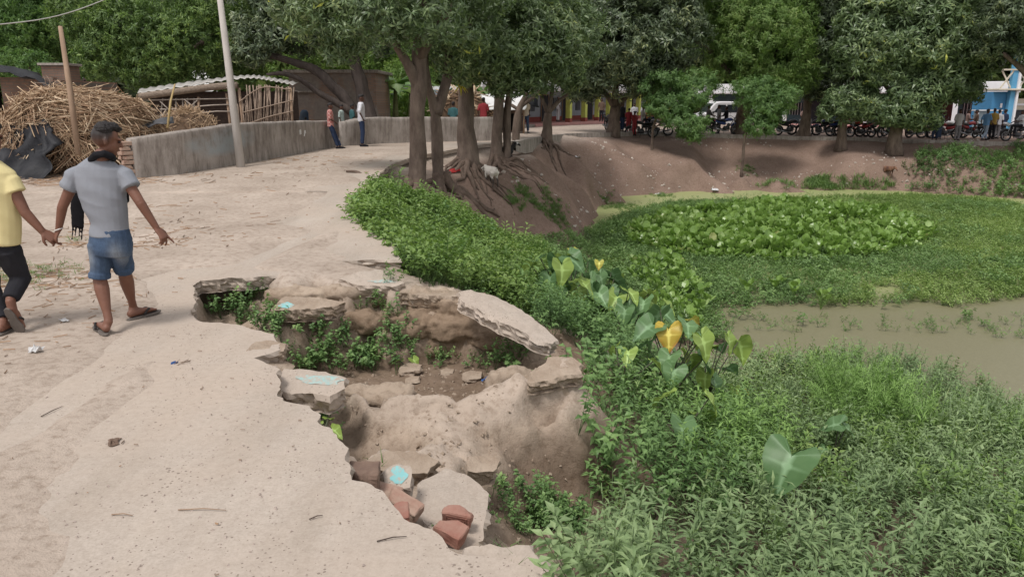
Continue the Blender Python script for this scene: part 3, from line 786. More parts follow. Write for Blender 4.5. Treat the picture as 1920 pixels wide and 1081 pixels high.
# ------------------------------------------------------------------ vegetation
def leaf_t(L, w, elev, az, base=(0, 0, 0), fold=.25, droop=.2, quads=2):
    """one leaf: base, sides, keel, tip; elev is its rise, az its heading"""
    ca, sa, ce, se = math.cos(az), math.sin(az), math.cos(elev), math.sin(elev)
    def P(a, s, h):
        x = a * ce - h * se; z = a * se + h * ce
        return (base[0] + x * ca - s * sa, base[1] + x * sa + s * ca, base[2] + z)
    if quads == 1:
        v = [P(0, 0, 0), P(L * .45, -w / 2, fold * w), P(L, 0, -droop * L), P(L * .45, w / 2, fold * w)]
        return v, [(0, 1, 2, 3)]
    v = [P(0, 0, 0), P(L * .42, -w / 2, fold * w), P(L * .45, 0, 0), P(L * .42, w / 2, fold * w), P(L, 0, -droop * L)]
    return v, [(0, 1, 2, 3), (3, 2, 1, 4)]
def strip_t(p, q, w):
    """a thin three-sided stem"""
    p, q = np.array(p, float), np.array(q, float)
    o = [np.array((math.cos(a), math.sin(a), 0)) * w for a in (0, 2.1, 4.2)]
    v = [p + k for k in o] + [q + k * .6 for k in o]
    return [tuple(k) for k in v], [(0, 1, 4, 3), (1, 2, 5, 4), (2, 0, 3, 5)]
class Tmpl:
    def __init__(s): s.v, s.f, s.g = [], [], []
    def add(s, vf, g=None):
        v, f = vf; b0 = len(s.v)
        g = random.random() if g is None else g
        s.v += v; s.f += [tuple(i + b0 for i in k) for k in f]; s.g += [g] * len(v)
    def arr(s): return np.array(s.v), np.array(s.f), np.array(s.g)
def t_herb(h=.28, n=16, L=.055, w=.03, seed=0, q=1, spread=.10, lean=.25):
    random.seed(seed); t = Tmpl()
    for k in range(3):
        a = random.random() * 6.28; dx, dy = math.cos(a) * spread, math.sin(a) * spread
        hh = h * random.uniform(.7, 1.1); top = (dx, dy, hh)
        t.add(strip_t((0, 0, 0), top, .003), .12)
        m = n // 3
        for i in range(m):
            f = .35 + .65 * (i + 1) / m
            ll = L * random.uniform(.7, 1.2)
            t.add(leaf_t(ll, w * random.uniform(.8, 1.2), random.uniform(-.2, .7), random.random() * 6.28, (dx * f, dy * f, hh * f), .2, .25, q), .2 + .35 * f + random.random() * .4)
    return t.arr()
def t_lance(h=.55, n=18, L=.13, w=.026, seed=0, spike=True):
    random.seed(seed); t = Tmpl()
    for k in range(2):
        a = random.random() * 6.28; dx, dy = math.cos(a) * .12, math.sin(a) * .12
        hh = h * random.uniform(.75, 1.1)
        t.add(strip_t((0, 0, 0), (dx, dy, hh), .004), .1)
        for i in range(n // 2):
            f = .3 + .7 * (i + 1) / (n // 2); az = i * 2.4 + random.random()
            t.add(leaf_t(L * random.uniform(.6, 1.15), w * random.uniform(.8, 1.2), random.uniform(.05, .9) * (1.2 - .5 * (1 - f)), az, (dx * f, dy * f, hh * f), .15, .3, 2), .25 + .35 * f + random.random() * .35)
        if spike and k == 0:
            t.add(strip_t((dx, dy, hh), (dx * 1.1, dy * 1.1, hh + .07), .006), .97)
    return t.arr()
def t_rosette(n, L, w, elev=(.1, 1.0), seed=0, q=1, stemh=.0, droop=.3, g0=.2):
    random.seed(seed); t = Tmpl()
    for i in range(n):
        az = i * 2.4 + random.random() * .6
        t.add(leaf_t(L * random.uniform(.7, 1.15), w * random.uniform(.8, 1.15), random.uniform(*elev), az, (0, 0, stemh * random.random()), .2, droop, q), g0 + random.random() * (1 - g0))
    return t.arr()
def t_hyacinth(seed):
    random.seed(seed); t = Tmpl()
    for i in range(7):
        az = i * 2.4 + random.random(); tilt = random.uniform(.15, .6); h = random.uniform(.22, .48)
        d = h * math.tan(tilt) * .7; bx, by = math.cos(az) * d, math.sin(az) * d
        t.add(strip_t((0, 0, 0), (bx, by, h), .008), .15)
        # a round, cupped blade
        s = random.uniform(.075, .115); el = random.uniform(.5, 1.25)
        ca, sa, ce, se = math.cos(az), math.sin(az), math.cos(el), math.sin(el)
        pts = []
        for (a, b_, c_) in ((-.1, 0, 0), (.35, -.85, .22), (1.2, -.95, .25), (1.9, -.35, .12), (1.9, .35, .12), (1.2, .95, .25), (.35, .85, .22), (1.1, 0, -.1)):
            x = a * ce - c_ * se; z = a * se + c_ * ce
            pts.append((bx + s * (x * ca - b_ * sa), by + s * (x * sa + b_ * ca), h + s * z))
        t.add((pts, [(0, 1, 2, 7), (7, 2, 3, 4), (7, 4, 5, 6), (0, 7, 6, 6)][:3] + [(0, 7, 5, 6)]), .3 + random.random() * .7)
    return t.arr()
def t_blades(n, L, w, spread, seed, curve=.5):
    random.seed(seed); t = Tmpl()
    for i in range(n):
        az = random.random() * 6.28; e = random.uniform(.8, 1.45); ll = L * random.uniform(.5, 1.1); bx, by = random.gauss(0, spread), random.gauss(0, spread)
        t.add(leaf_t(ll, w, e, az, (bx, by, 0), .3, curve * random.random(), 2), .2 + random.random() * .8)
    return t.arr()
def t_feather(seed, h=1.0, n=70):
    random.seed(seed); t = Tmpl()
    for k in range(9):
        az = random.random() * 6.28; d = random.uniform(.1, .45); hh = h * random.uniform(.6, 1.05)
        top = (math.cos(az) * d, math.sin(az) * d, hh)
        t.add(strip_t((0, 0, 0), top, .004), .1)
        for i in range(n):
            f = random.uniform(.3, 1.0)
            t.add(leaf_t(random.uniform(.05, .12), .009, random.uniform(.2, 1.1), random.random() * 6.28, (top[0] * f + random.gauss(0, .02), top[1] * f + random.gauss(0, .02), hh * f), .1, .2, 1), .2 + .5 * f + .3 * random.random())
    return t.arr()
def scatter(name, templates, pos, mat, smin=.8, smax=1.25, tilt=.25, seed=0, parent=None, kind='stuff', axis=None, rb=None, shade=.35):
    """replicate plants at pos; every leaf keeps a random number for its colour"""
    r = np.random.default_rng(seed)
    pos = np.asarray(pos, float); n = len(pos)
    if n == 0: return None
    which = r.integers(0, len(templates), n)
    VV, FF, GG = [], [], []; base = 0
    for k, (tv, tf, tg) in enumerate(templates):
        P = pos[which == k]; m = len(P)
        if not m: continue
        yaw = r.random(m) * 2 * pi
        s = r.uniform(smin, smax, m)
        c, sn = np.cos(yaw), np.sin(yaw); Z = np.zeros(m); O = np.ones(m)
        Rz = np.stack([np.stack([c, -sn, Z], -1), np.stack([sn, c, Z], -1), np.stack([Z, Z, O], -1)], 1)
        if axis is not None:
            w = axis[which == k] + r.normal(0, tilt, (m, 3))
        else:
            w = np.stack([r.normal(0, tilt, m), r.normal(0, tilt, m), O], -1)
        w /= np.linalg.norm(w, axis=1, keepdims=True)
        ref = np.where(np.abs(w[:, :1]) < .8, np.array([[1., 0, 0]]), np.array([[0, 1., 0]]))
        u = np.cross(ref, w); u /= np.linalg.norm(u, axis=1, keepdims=True); v = np.cross(w, u)
        Rt = np.stack([u, v, w], -1)
        M = Rt @ Rz
        V = np.einsum('mij,nj->mni', M * s[:, None, None], tv) + P[:, None]
        F = tf[None] + (np.arange(m) * len(tv))[:, None, None] + base
        pr = r.random(m)[:, None] if rb is None else np.clip(rb[which == k] + r.normal(0, .12, m), 0, 1)[:, None]
        G = np.clip(tg[None] * (1 - shade) + pr * shade, 0, 1)
        VV.append(V.reshape(-1, 3)); FF.append(F.reshape(-1, 4)); GG.append(G.ravel()); base += m * len(tv)
    o = amesh(name, np.concatenate(VV), np.concatenate(FF), mat, parent, attrs={'rnd': np.concatenate(GG)})
    if kind: tag(o, kind=kind)
    return o
def sow(poly_px, density, box, seed, zfix=None, keep=None):
    """random plant feet inside a region outlined in the photograph"""
    r = np.random.default_rng(seed)
    x0, x1, y0, y1 = box
    n = int((x1 - x0) * (y1 - y0) * density)
    x = r.uniform(x0, x1, n); y = r.uniform(y0, y1, n)
    z = height(x, y) if zfix is None else np.full(n, zfix)
    px, py = proj(x, y, z)
    k = in_poly(px, py, poly_px)
    if keep is not None: k &= keep(x, y, z)
    return np.stack([x[k], y[k], z[k]], 1)
G = lambda r_, g, b_: (r_, g, b_)
m_bright = leaf_mat('bright_herb_leaf', [(0, (0.041, 0.072, 0.026)), (.45, (0.117, 0.204, 0.056)), (.8, (0.206, 0.308, 0.088)), (1, (0.303, 0.384, 0.131))])
m_shrub = leaf_mat('shrub_leaf', [(0, (0.045, 0.086, 0.032)), (.5, (0.117, 0.213, 0.073)), (.85, (0.215, 0.341, 0.121)), (1, (0.340, 0.461, 0.178))])
m_lance = leaf_mat('lance_leaf', [(0, (0.067, 0.106, 0.047)), (.5, (0.175, 0.261, 0.118)), (.88, (0.316, 0.416, 0.205)), (1, (0.558, 0.588, 0.283))])
m_mat = leaf_mat('pond_weed_leaf', [(0, (0.058, 0.102, 0.044)), (.5, (0.146, 0.242, 0.089)), (.85, (0.234, 0.354, 0.132)), (1, (0.333, 0.446, 0.177))])
m_mat2 = leaf_mat('pale_pond_weed_leaf', [(0, (0.070, 0.112, 0.035)), (.5, (0.168, 0.259, 0.077)), (.85, (0.266, 0.364, 0.119)), (1, (0.364, 0.420, 0.168))])
m_hya = leaf_mat('water_hyacinth_leaf', [(0, (0.059, 0.102, 0.030)), (.35, (0.141, 0.246, 0.053)), (.8, (0.241, 0.376, 0.095)), (.93, (0.389, 0.502, 0.226)), (1, (0.423, 0.388, 0.143))], rough=.3, spec=.5)
m_grass = leaf_mat('grass_blade', [(0, (0.049, 0.084, 0.028)), (.5, (0.119, 0.210, 0.063)), (1, (0.224, 0.308, 0.112))])
m_feather = leaf_mat('feathery_leaf', [(0, (0.066, 0.124, 0.035)), (.5, (0.172, 0.295, 0.078)), (1, (0.291, 0.451, 0.138))])

notslab = lambda x, y, z: ~in_poly(x, y, outline)
# bright herbs on the promontory
P1 = [(668, 440), (657, 418), (672, 402), (708, 388), (770, 384), (838, 396), (895, 432), (950, 462), (1010, 470), (1040, 520), (1050, 590), (1000, 600), (930, 562), (860, 548), (790, 540), (757, 500), (750, 470), (720, 447)]
H = [t_herb(.30, 18, .06, .034, s) for s in range(4)]
pos = sow(P1, 150, (-3.3, 2.2, 6.8, 26), 1, keep=lambda x, y, z: notslab(x, y, z) & (z < .2))
rb = .5 + .5 * fbm(pos[:, 0] * .8, pos[:, 1] * .8, None, 5, 2)
scatter('undergrowth', H, pos, m_bright, .8, 1.5, .25, 1, rb=rb)
pos = sow(P1, 2.2, (-3.3, 2.2, 6.8, 24), 2, keep=lambda x, y, z: notslab(x, y, z) & (z < .2))
scatter('undergrowth', [t_lance(.6, 26, .16, .035, s, False) for s in range(3)], pos, m_bright, .8, 1.2, .3, 2)
pos = sow(P1, 5, (-3.3, 2.2, 6.8, 24), 22, keep=lambda x, y, z: notslab(x, y, z) & (z < .2) & (fbm(x * .9, y * .9, None, 23, 2) > .05))
scatter('undergrowth', [t_blades(14, .5, .016, .05, s + 25, .7) for s in range(3)], pos, m_feather, .7, 1.2, .3, 22)
pos = sow(P1, 3, (-3.3, 2.2, 6.8, 24), 23, keep=lambda x, y, z: notslab(x, y, z) & (z < .2) & (fbm(x * .6, y * .6, None, 24, 2) > .1))
scatter('undergrowth', [t_herb(.5, 30, .10, .065, s + 27, 2, .2) for s in range(3)], pos, m_shrub, .7, 1.2, .3, 23)
# a skirt of plants hanging over the road edge
ke = []
for a, b_ in zip(edge_c[3:-1], edge_c[4:]):
    for i in range(60):
        q = a.lerp(b_, random.random()); dx = random.uniform(.0, .35)
        ke.append((q.x + dx, q.y + random.uniform(-.1, .1), gz(q.x + .3, q.y)))
scatter('undergrowth', H, ke, m_bright, .9, 1.6, .35, 3)

# leafy shrubs between hole and taro, and in front of the mound
P2a = [(1000, 585), (1060, 560), (1130, 590), (1180, 640), (1230, 720), (1330, 760), (1440, 840), (1430, 960), (1320, 1010), (1200, 1010), (1110, 965), (1085, 900), (1060, 870), (1040, 830), (1030, 800), (1060, 765), (1100, 745), (1112, 690), (1085, 655), (1030, 640)]
S = [t_herb(.5, 42, .075, .04, s + 10, 2, .17) for s in range(4)]
S2 = [t_lance(.55, 36, .10, .026, s + 20, False) for s in range(3)]
pos = sow(P2a, 42, (-.2, 4.5, 2.5, 12), 4, keep=lambda x, y, z: notslab(x, y, z) & (z < -.3) & ~((x < 1.0) & (y < 4.6) & (y > 3.2) & (x < .12 + .15 * y)))
rb = .5 + .7 * fbm(pos[:, 0] * 1.3, pos[:, 1] * 1.3, None, 15, 2)
half = fbm(pos[:, 0] * .9, pos[:, 1] * .9, None, 16, 2) > 0.0
scatter('undergrowth', S, pos[half], m_shrub, .65, 1.15, .25, 4, rb=rb[half])
scatter('undergrowth', S2, pos[~half], m_shrub, .65, 1.15, .25, 5, rb=rb[~half])
# narrow-leaved weeds over the whole near slope
P3 = [(1230, 700), (1330, 690), (1440, 700), (1560, 690), (1700, 710), (1830, 745), (1930, 790), (2300, 960), (2300, 1500), (1040, 1500), (1000, 1110), (1100, 1085), (1090, 1030), (1180, 1000), (1320, 990), (1420, 930), (1420, 830), (1330, 760)]
LN = [t_lance(.55, 34, .118, .026, s + 30, True) for s in range(4)] + [t_lance(.5, 40, .08, .022, s + 35, False) for s in range(2)] + [t_herb(.45, 40, .075, .042, s + 37, 2, .17) for s in range(2)]
bare = lambda x, y, z: ((x - 2.75) / .55) ** 2 + ((y - 6.6) / .4) ** 2 > 1
pos = sow(P3, 48, (.3, 12, 1.4, 14), 6, keep=lambda x, y, z: notslab(x, y, z) & bare(x, y, z) & (z > WATER - .2))
pos[:, 2] = np.maximum(pos[:, 2], WATER)
rb = .5 + .6 * fbm(pos[:, 0] * .8, pos[:, 1] * .8, None, 25, 2)
scatter('undergrowth', LN, pos, m_lance, .55, 1.0, .25, 6, rb=rb)
pos = sow(P3, 30, (.3, 12, 4.5, 14), 7, keep=lambda x, y, z: notslab(x, y, z) & bare(x, y, z) & (fbm(x * .7, y * .7, None, 44, 2) > -.05) & (z > WATER - .2))
scatter('undergrowth', H + S2, pos, m_bright, .7, 1.1, .25, 7)
# grass-like long leaves on the right slope
pos = sow([(1650, 800), (1750, 770), (1920, 800), (1980, 880), (1800, 880), (1680, 860)], 16, (3, 10, 4, 12), 8)
scatter('undergrowth', [t_blades(26, .45, .028, .05, s) for s in range(3)], pos, m_lance, .8, 1.2, .3, 8)
# yellowish-green upright weeds left of the big taro
pos = sow([(1300, 830), (1420, 790), (1480, 850), (1470, 920), (1380, 950), (1310, 920)], 34, (.8, 4, 3.5, 8), 9)
scatter('undergrowth', [t_lance(.7, 44, .085, .02, s + 50, False) for s in range(3)], pos, m_feather, .8, 1.15, .18, 9)
# the pond's weed mat
P4 = [(985, 452), (1060, 440), (1130, 432), (1200, 412), (1260, 400), (1500, 392), (1620, 386), (1720, 384), (1920, 396), (2300, 420), (2300, 640), (1920, 592), (1780, 612), (1700, 602), (1560, 612), (1440, 605), (1350, 600), (1360, 640), (1300, 660), (1200, 640), (1100, 560), (1010, 500)]
D = [t_herb(.2, 15, .065, .03, s + 60, 1, .12) for s in range(4)]
pos = sow(P4, 72, (-.5, 22, 12, 38), 10)
pos[:, 2] = np.maximum(pos[:, 2], WATER)
f1 = fbm(pos[:, 0] * .25, pos[:, 1] * .25, None, 65, 3)
dens = fbm(pos[:, 0] * .9, pos[:, 1] * .9, None, 66, 2)
pk = (dens > -.62)
pos, f1 = pos[pk], f1[pk]
pale = f1 + np.clip((pos[:, 0] - 8) / 10, -.3, .5) > .08
rb = .5 + .6 * fbm(pos[:, 0] * .6, pos[:, 1] * .6, None, 67, 2)
sc = 1.0
scatter('water_weed', D, pos[~pale], m_mat, .7, 1.3, .4, 10, rb=rb[~pale])
scatter('water_weed', D, pos[pale], m_mat2, .7, 1.25, .3, 11, rb=rb[pale])
big = sow(P4, 9, (-.5, 22, 12, 38), 33, zfix=WATER, keep=lambda x, y, z: (height(x, y) < WATER + .1) & (fbm(x * .45, y * .45, None, 34, 3) > .06))
scatter('water_weed', [t_herb(.3, 21, .10, .045, s + 90, 1, .16) for s in range(3)], big, m_mat, .7, 1.2, .35, 34)
# sparse weed sprigs fraying out on the open water
pos = sow([(1340, 590), (1800, 600), (1930, 580), (1960, 640), (1800, 628), (1600, 622), (1350, 630)], 14, (3, 16, 12, 18), 12, zfix=WATER)
scatter('water_weed', D, pos, m_mat, .5, .9, .3, 12)
pos = sow([(1120, 385), (1300, 365), (1500, 362), (1800, 372), (1920, 385), (1700, 378), (1250, 395)], 3, (2, 26, 25, 38), 13, zfix=WATER)
scatter('water_weed', D, pos, m_mat, .4, .8, .3, 13)
# water hyacinth raft, and a loose tongue of it nearer the taro
HY = [t_hyacinth(s) for s in range(6)]
rr = np.random.default_rng(14)
t = np.linspace(0, 2 * pi, 40)
PH = [(1462 + 262 * math.cos(a) * (1 + .06 * math.sin(5 * a) + .04 * math.sin(11 * a)), 446 + (44 if math.sin(a) > 0 else 50) * math.sin(a) * (1 + .08 * math.sin(7 * a))) for a in t]
pos = sow(PH, 24, (2, 16, 16, 36), 14, zfix=WATER)
rb = .5 + .5 * fbm(pos[:, 0] * .7, pos[:, 1] * .7, None, 68, 2)
lowk = (fbm(pos[:, 0] * .8, pos[:, 1] * .8, None, 88, 2) > -.42); pos, rb = pos[lowk], rb[lowk]
scatter('water_hyacinth', HY, pos, m_hya, .65, 1.15, .22, 14, rb=rb)
ang = rr.uniform(0, 2 * pi, 420); rad_ = 1 + np.abs(rr.normal(0, .05, 420))
strays = [at_z(1462 + 262 * math.cos(a) * q, 446 + 47 * math.sin(a) * q, WATER) for a, q in zip(ang, rad_)]
scatter('water_hyacinth', HY, strays, m_hya, .4, .85, .3, 44)
pos = sow([(1190, 500), (1260, 490), (1300, 530), (1320, 590), (1290, 640), (1220, 620), (1190, 560)], 14, (1, 8, 11, 22), 15, zfix=WATER)
scatter('water_hyacinth', HY, pos, m_hya, .5, .9, .25, 15)
pos = sow([(1320, 560), (1480, 540), (1560, 570), (1500, 600), (1330, 610)], 1.2, (3, 9, 12, 20), 16, zfix=WATER)
scatter('water_hyacinth', HY, pos, m_hya, .6, 1.0, .2, 16)
# far bank: grass strip along the water and the leafy slope on the right
FG = [t_blades(22, .42, .03, .12, s + 5, .6) for s in range(3)]
pos = sow([(1505, 357), (1515, 338), (1560, 332), (1640, 335), (1668, 345), (1672, 358)], 30, (12, 24, 30, 42), 17)
scatter('grass', FG, pos, m_grass, .7, 1.2, .3, 17)
pos = sow([(1415, 350), (1440, 340), (1490, 342), (1490, 356)], 14, (10, 18, 30, 42), 18)
scatter('grass', FG, pos, m_grass, .6, .9, .3, 18)
pos = sow([(1690, 325), (1722, 290), (1790, 279), (1930, 278), (2200, 290), (2250, 420), (1920, 378), (1800, 368), (1700, 358), (1745, 345)], 26, (16, 34, 26, 42), 19, keep=lambda x, y, z: fbm(x * .4, y * .4, None, 81, 2) > -.5)
rb = .5 + .8 * fbm(pos[:, 0] * .5, pos[:, 1] * .5, None, 69, 2)
scatter('undergrowth', [t_herb(.6, 24, .13, .085, s + 70, 1, .25) for s in range(4)], pos, m_shrub, .45, .9, .35, 19, rb=rb)
for i, (x, y, n, sx) in enumerate([(988, 372, 60, .45), (1045, 395, 70, .5), (1030, 405, 50, .4), (965, 380, 30, .3), (1135, 372, 40, .6), (1175, 405, 60, .9), (1400, 318, 40, .5), (1240, 375, 30, .6)]):
    c = hit(x, y)
    q = np.stack([rr.normal(c.x, sx * .5, n), rr.normal(c.y, sx * .6, n)], 1)
    scatter('grass', FG, np.stack([q[:, 0], q[:, 1], np.maximum(height(q[:, 0], q[:, 1]), WATER)], 1), m_grass, .28, .5, .4, 30 + i)
# weeds that took root in the hole
for i, (x, y, n, sx, sc) in enumerate([(455, 585, 26, .10, .75), (505, 610, 16, .09, .7), (530, 640, 18, .1, .7), (610, 690, 34, .16, .85), (650, 665, 26, .16, .75), (590, 672, 20, .1, .8), (715, 575, 16, .09, .55), (740, 640, 18, .14, .7),
                                    (770, 655, 10, .1, .6), (820, 680, 10, .08, .6), (890, 560, 8, .08, .5), (960, 675, 20, .10, .8), (975, 660, 14, .08, .8), (605, 775, 16, .06, .7), (600, 800, 8, .05, .6), (760, 590, 5, .05, .4), (895, 685, 5, .04, .5),
                                    (1000, 975, 30, .14, .6), (1050, 965, 24, .12, .65), (960, 985, 12, .08, .5), (940, 940, 6, .05, .4), (785, 990, 5, .03, .28), (805, 1000, 5, .03, .28), (1035, 985, 20, .12, .6)]):
    c = hit(x, y)
    q = np.stack([rr.normal(c.x, sx, n), rr.normal(c.y, sx * .7, n)], 1)
    z = height(q[:, 0], q[:, 1])
    k = (z < c.z + .25)
    scatter('undergrowth', [t_herb(.32, 24, .06, .036, s + 80, 2, .10) for s in range(3)], np.stack([q[:, 0], q[:, 1], z], 1)[k], m_shrub, sc * .7, sc * 1.2, .4, 50 + i)
# feathery bush on the slope
c = at_z(1612, 800, -2.1)
fb = empty('feathery_bush', (c.x, c.y, gz(c.x, c.y)), label='fine feathery yellow-green bush on the near slope by the muddy water', cat='bush')
q = rr.normal(0, .26, (22, 2))
o = scatter('foliage', [t_feather(s, 1.0, 95) for s in range(3)], np.stack([q[:, 0], q[:, 1], np.zeros(22)], 1), m_feather, .8, 1.15, .25, 90, parent=fb, kind=None)

# ------------------------------------------------------------------ taro plants, leaf by leaf
m_taro, nt, b = new_mat('taro_leaf')
def taro_mat(name, c_in, c_out, c_edge):
    m, nt, b = new_mat(name)
    a = N(nt, 'ShaderNodeAttribute', attribute_name='vein'); e = N(nt, 'ShaderNodeAttribute', attribute_name='reach')
    co = objco(nt)
    base = mixc(nt, c_in, c_out, noise_t(nt, co, 6, 3, .5))
    base = mixc(nt, base, c_edge, ramp(nt, e.outputs['Fac'], [(.55, (0, 0, 0)), (1, (1, 1, 1))]))
    base = mixc(nt, base, tuple(min(1, x * 1.8 + .10) for x in c_in), ramp(nt, a.outputs['Fac'], [(.15, (0, 0, 0)), (.9, (.95, .95, .95))]))
    nt.links.new(base, b.inputs['Base Color'])
    b.inputs['Roughness'].default_value = .42; b.inputs['Specular IOR Level'].default_value = .35
    t = N(nt, 'ShaderNodeBsdfTranslucent'); nt.links.new(base, t.inputs[0])
    mx = N(nt, 'ShaderNodeMixShader'); mx.inputs[0].default_value = .28
    nt.links.new(b.outputs[0], mx.inputs[1]); nt.links.new(t.outputs[0], mx.inputs[2]); nt.links.new(mx.outputs[0], nt.nodes['Material Output'].inputs[0])
    return m
bpy.data.materials.remove(m_taro)
mt_green = taro_mat('taro_leaf', (.115, .215, .085), (.16, .28, .115), (.12, .23, .07))
mt_blue = taro_mat('blue_green_taro_leaf', (.08, .165, .062), (.125, .225, .09), (.10, .19, .07))
mt_lime = taro_mat('lime_taro_leaf', (.22, .33, .07), (.30, .41, .10), (.26, .37, .07))
mt_yel = taro_mat('yellow_taro_leaf', (.45, .42, .07), (.40, .40, .08), (.50, .22, .05))
mt_old = taro_mat('withering_taro_leaf', (.50, .42, .07), (.62, .40, .07), (.42, .14, .055))
m_petiole = rough_mat('dark_petiole', (.06, .045, .05), (.09, .11, .05), 10, .5, 0)
def spline_xy(pts, n):
    out = []
    for (a, b_) in zip(pts[:-1], pts[1:]):
        for k in range(n): out.append(Vector((*a, 0)).lerp(Vector((*b_, 0)), k / n))
    out.append(Vector((*pts[-1], 0)))
    return out
def taro_blade():
    """heart-shaped blade, attached at the sinus; x runs to the tip, y across"""
    outl = [(-.02, 0), (-.18, .11), (-.33, .25), (-.36, .40), (-.24, .53), (.0, .57), (.25, .51), (.5, .38), (.75, .19), (1.0, 0)]
    V, F, ve, re = [], [], [], []
    rings = [.0, .25, .5, .75, 1.0]
    outl = [tuple(p.xy) for p in spline_xy(outl, 3)]
    side = []
    for s in (1, -1):
        rows = []
        for k in rings:
            row = []
            for i, (x, y) in enumerate(outl):
                spx = max(0.0, x) if i else 0.0
                sx, sy = spx * .92, 0.0
                X, Y = sx + (x - sx) * k, s * y * k
                z = .30 * (abs(Y)) - .34 * max(0, X) ** 2 - .12 * Y * Y + .05 * math.sin(i * .77 + s) * k * k - .25 * max(0, -X) ** 1.5
                row.append(len(V)); V.append((X, Y, z)); ve.append((1.0 if k == 0 else .0) + (.75 if i % 3 == 0 and i % 2 == 0 else 0) * (1 - k * .7)); re.append(k * .5 + .5 * max(0, X))
            rows.append(row)
        for a in range(len(rings) - 1):
            for i in range(len(outl) - 1):
                q = (rows[a][i], rows[a][i + 1], rows[a + 1][i + 1], rows[a + 1][i])
                F.append(q if s < 0 else tuple(reversed(q)))
    me = bpy.data.meshes.new('leaf'); me.from_pydata(V, [], F); me.validate()
    for nme, av in (('vein', ve), ('reach', re)):
        at = me.attributes.new(nme, 'FLOAT', 'POINT'); at.data.foreach_set('value', np.array(av, dtype=np.float32))
    bm = bmesh.new(); bm.from_mesh(me); bmesh.ops.remove_doubles(bm, verts=bm.verts[:], dist=1e-4); bm.to_mesh(me); bm.free()
    me.shade_smooth()
    return me
BLADES = {}
def blade_of(mat):
    if mat.name not in BLADES:
        me = taro_blade(); me.materials.append(mat); BLADES[mat.name] = me
    return BLADES[mat.name]
def tube_mesh(path, radii, sides=6, mat=None, name='tube', parent=None, rough=0, seed=0, smooth=True, cap=True):
    path = [Vector(p) for p in path]; V, F = [], []
    prev = None
    for i, p in enumerate(path):
        t = (path[min(i + 1, len(path) - 1)] - path[max(i - 1, 0)]).normalized()
        ref = prev if prev is not None else (Vector((1, 0, 0)) if abs(t.x) < .9 else Vector((0, 1, 0)))
        n = (ref - t * ref.dot(t)).normalized(); bvec = t.cross(n); prev = n
        for k in range(sides):
            a = 2 * pi * k / sides
            q = radii[i]
            if rough: q *= 1 + rough * mnoise.noise(Vector((math.cos(a) * 1.5 + seed, math.sin(a) * 1.5, i * .45)))
            V.append(p + (n * math.cos(a) + bvec * math.sin(a)) * q)
    for i in range(len(path) - 1):
        for k in range(sides):
            a, b_ = i * sides + k, i * sides + (k + 1) % sides
            F.append((a, b_, b_ + sides, a + sides))
    if cap:
        F.append(tuple(reversed(range(sides)))); F.append(tuple(range((len(path) - 1) * sides, len(path) * sides)))
    if name is None: return V, F
    return pmesh(name, V, F, mat, parent, smooth)
def taro(px, py, leaves, label, z=None, group='taro plants on the pond slope'):
    """leaves: (dx, height, dy, size, heading, pitch, roll, material, label) around the plant's foot"""
    c = hit(px, py)
    root = empty('taro_plant', c, label=label, cat='taro plant', group=group)
    for (dx, dy, h, size, head, pit, rol, mat, lab) in leaves:
        o = bpy.data.objects.new('leaf', blade_of(mat)); col.objects.link(o); o.parent = root
        o.location = (dx, dy, h); o.scale = (size / 1.35,) * 3
        o.rotation_euler = Euler((rol, pit, head), 'XYZ')
        if lab: o['label'] = lab
        s = 1 / (size / 1.35)
        Mi = o.rotation_euler.to_matrix().inverted()
        path = [Vector((dx * f ** 2, dy * f ** 2, h * f)) - Vector((dx, dy, h)) for f in (0, .35, .7, 1)]
        tube_mesh([Mi @ p * s for p in path], [.012 * s, .010 * s, .008 * s, .006 * s], 5, m_petiole, 'stem', o)
    return root
def taro_auto(px, py, n, hmin, hmax, smin, smax, seed, label, mats, face=-pi / 2):
    r = random.Random(seed); L = []
    for i in range(n):
        a = i * 2.4 + r.uniform(-.4, .4); h = r.uniform(hmin, hmax) * 1.25 + .12; d = r.uniform(.12, .38)
        L.append((math.cos(a) * d, math.sin(a) * d, h, r.uniform(smin, smax) * 1.12, a + r.uniform(-.5, .5), r.uniform(.3, 1.15), r.uniform(-.5, .5), r.choice(mats), None))
    return taro(px, py, L, label)
GR = [mt_green, mt_blue, mt_green]
taro(1500, 1000, [(-.12, .02, .66, .50, R(-138), R(44), R(-6), mt_blue, None)], 'lone huge blue-green taro leaf among narrow weeds at lower right')
taro(1560, 880, [(.02, .0, .50, .30, R(150), R(18), R(-20), mt_blue, None), (.10, .02, .46, .2, R(-20), R(35), 0, mt_green, None), (-.12, -.05, .26, .16, R(200), R(40), 0, mt_green, None)], 'small taro plant by the bare muddy patch on the slope')
taro_auto(1255, 775, 11, .35, .8, .22, .34, 3, 'tall taro clump beside the orange withering leaf', GR + [mt_lime])
t0 = hit(1248, 770)
taro(1246, 768, [(-.03, -.12, .95, .34, R(-92), R(62), R(5), mt_old, 'big withering leaf, yellow above and orange-brown at the tip'), (.1, .1, .62, .28, R(20), R(35), R(10), mt_green, None), (-.2, .05, .5, .3, R(170), R(30), 0, mt_blue, None)], 'taro plant with one big yellow and orange withering leaf')
taro_auto(1320, 790, 9, .35, .75, .24, .34, 5, 'taro plant with drooping leaves right of the withering yellow leaf', [mt_blue, mt_lime, mt_green])
taro(1385, 790, [(0, -.02, .36, .19, R(-70), R(60), 0, mt_yel, 'small yellow leaf'), (-.08, 0, .42, .16, R(-120), R(65), 0, mt_lime, None)], 'small taro plant with yellow leaves at the clump end')
taro_auto(1275, 860, 4, .15, .4, .2, .3, 6, 'low taro plant shaded in the shrubs below the withering leaf', [mt_blue, mt_green, mt_lime])
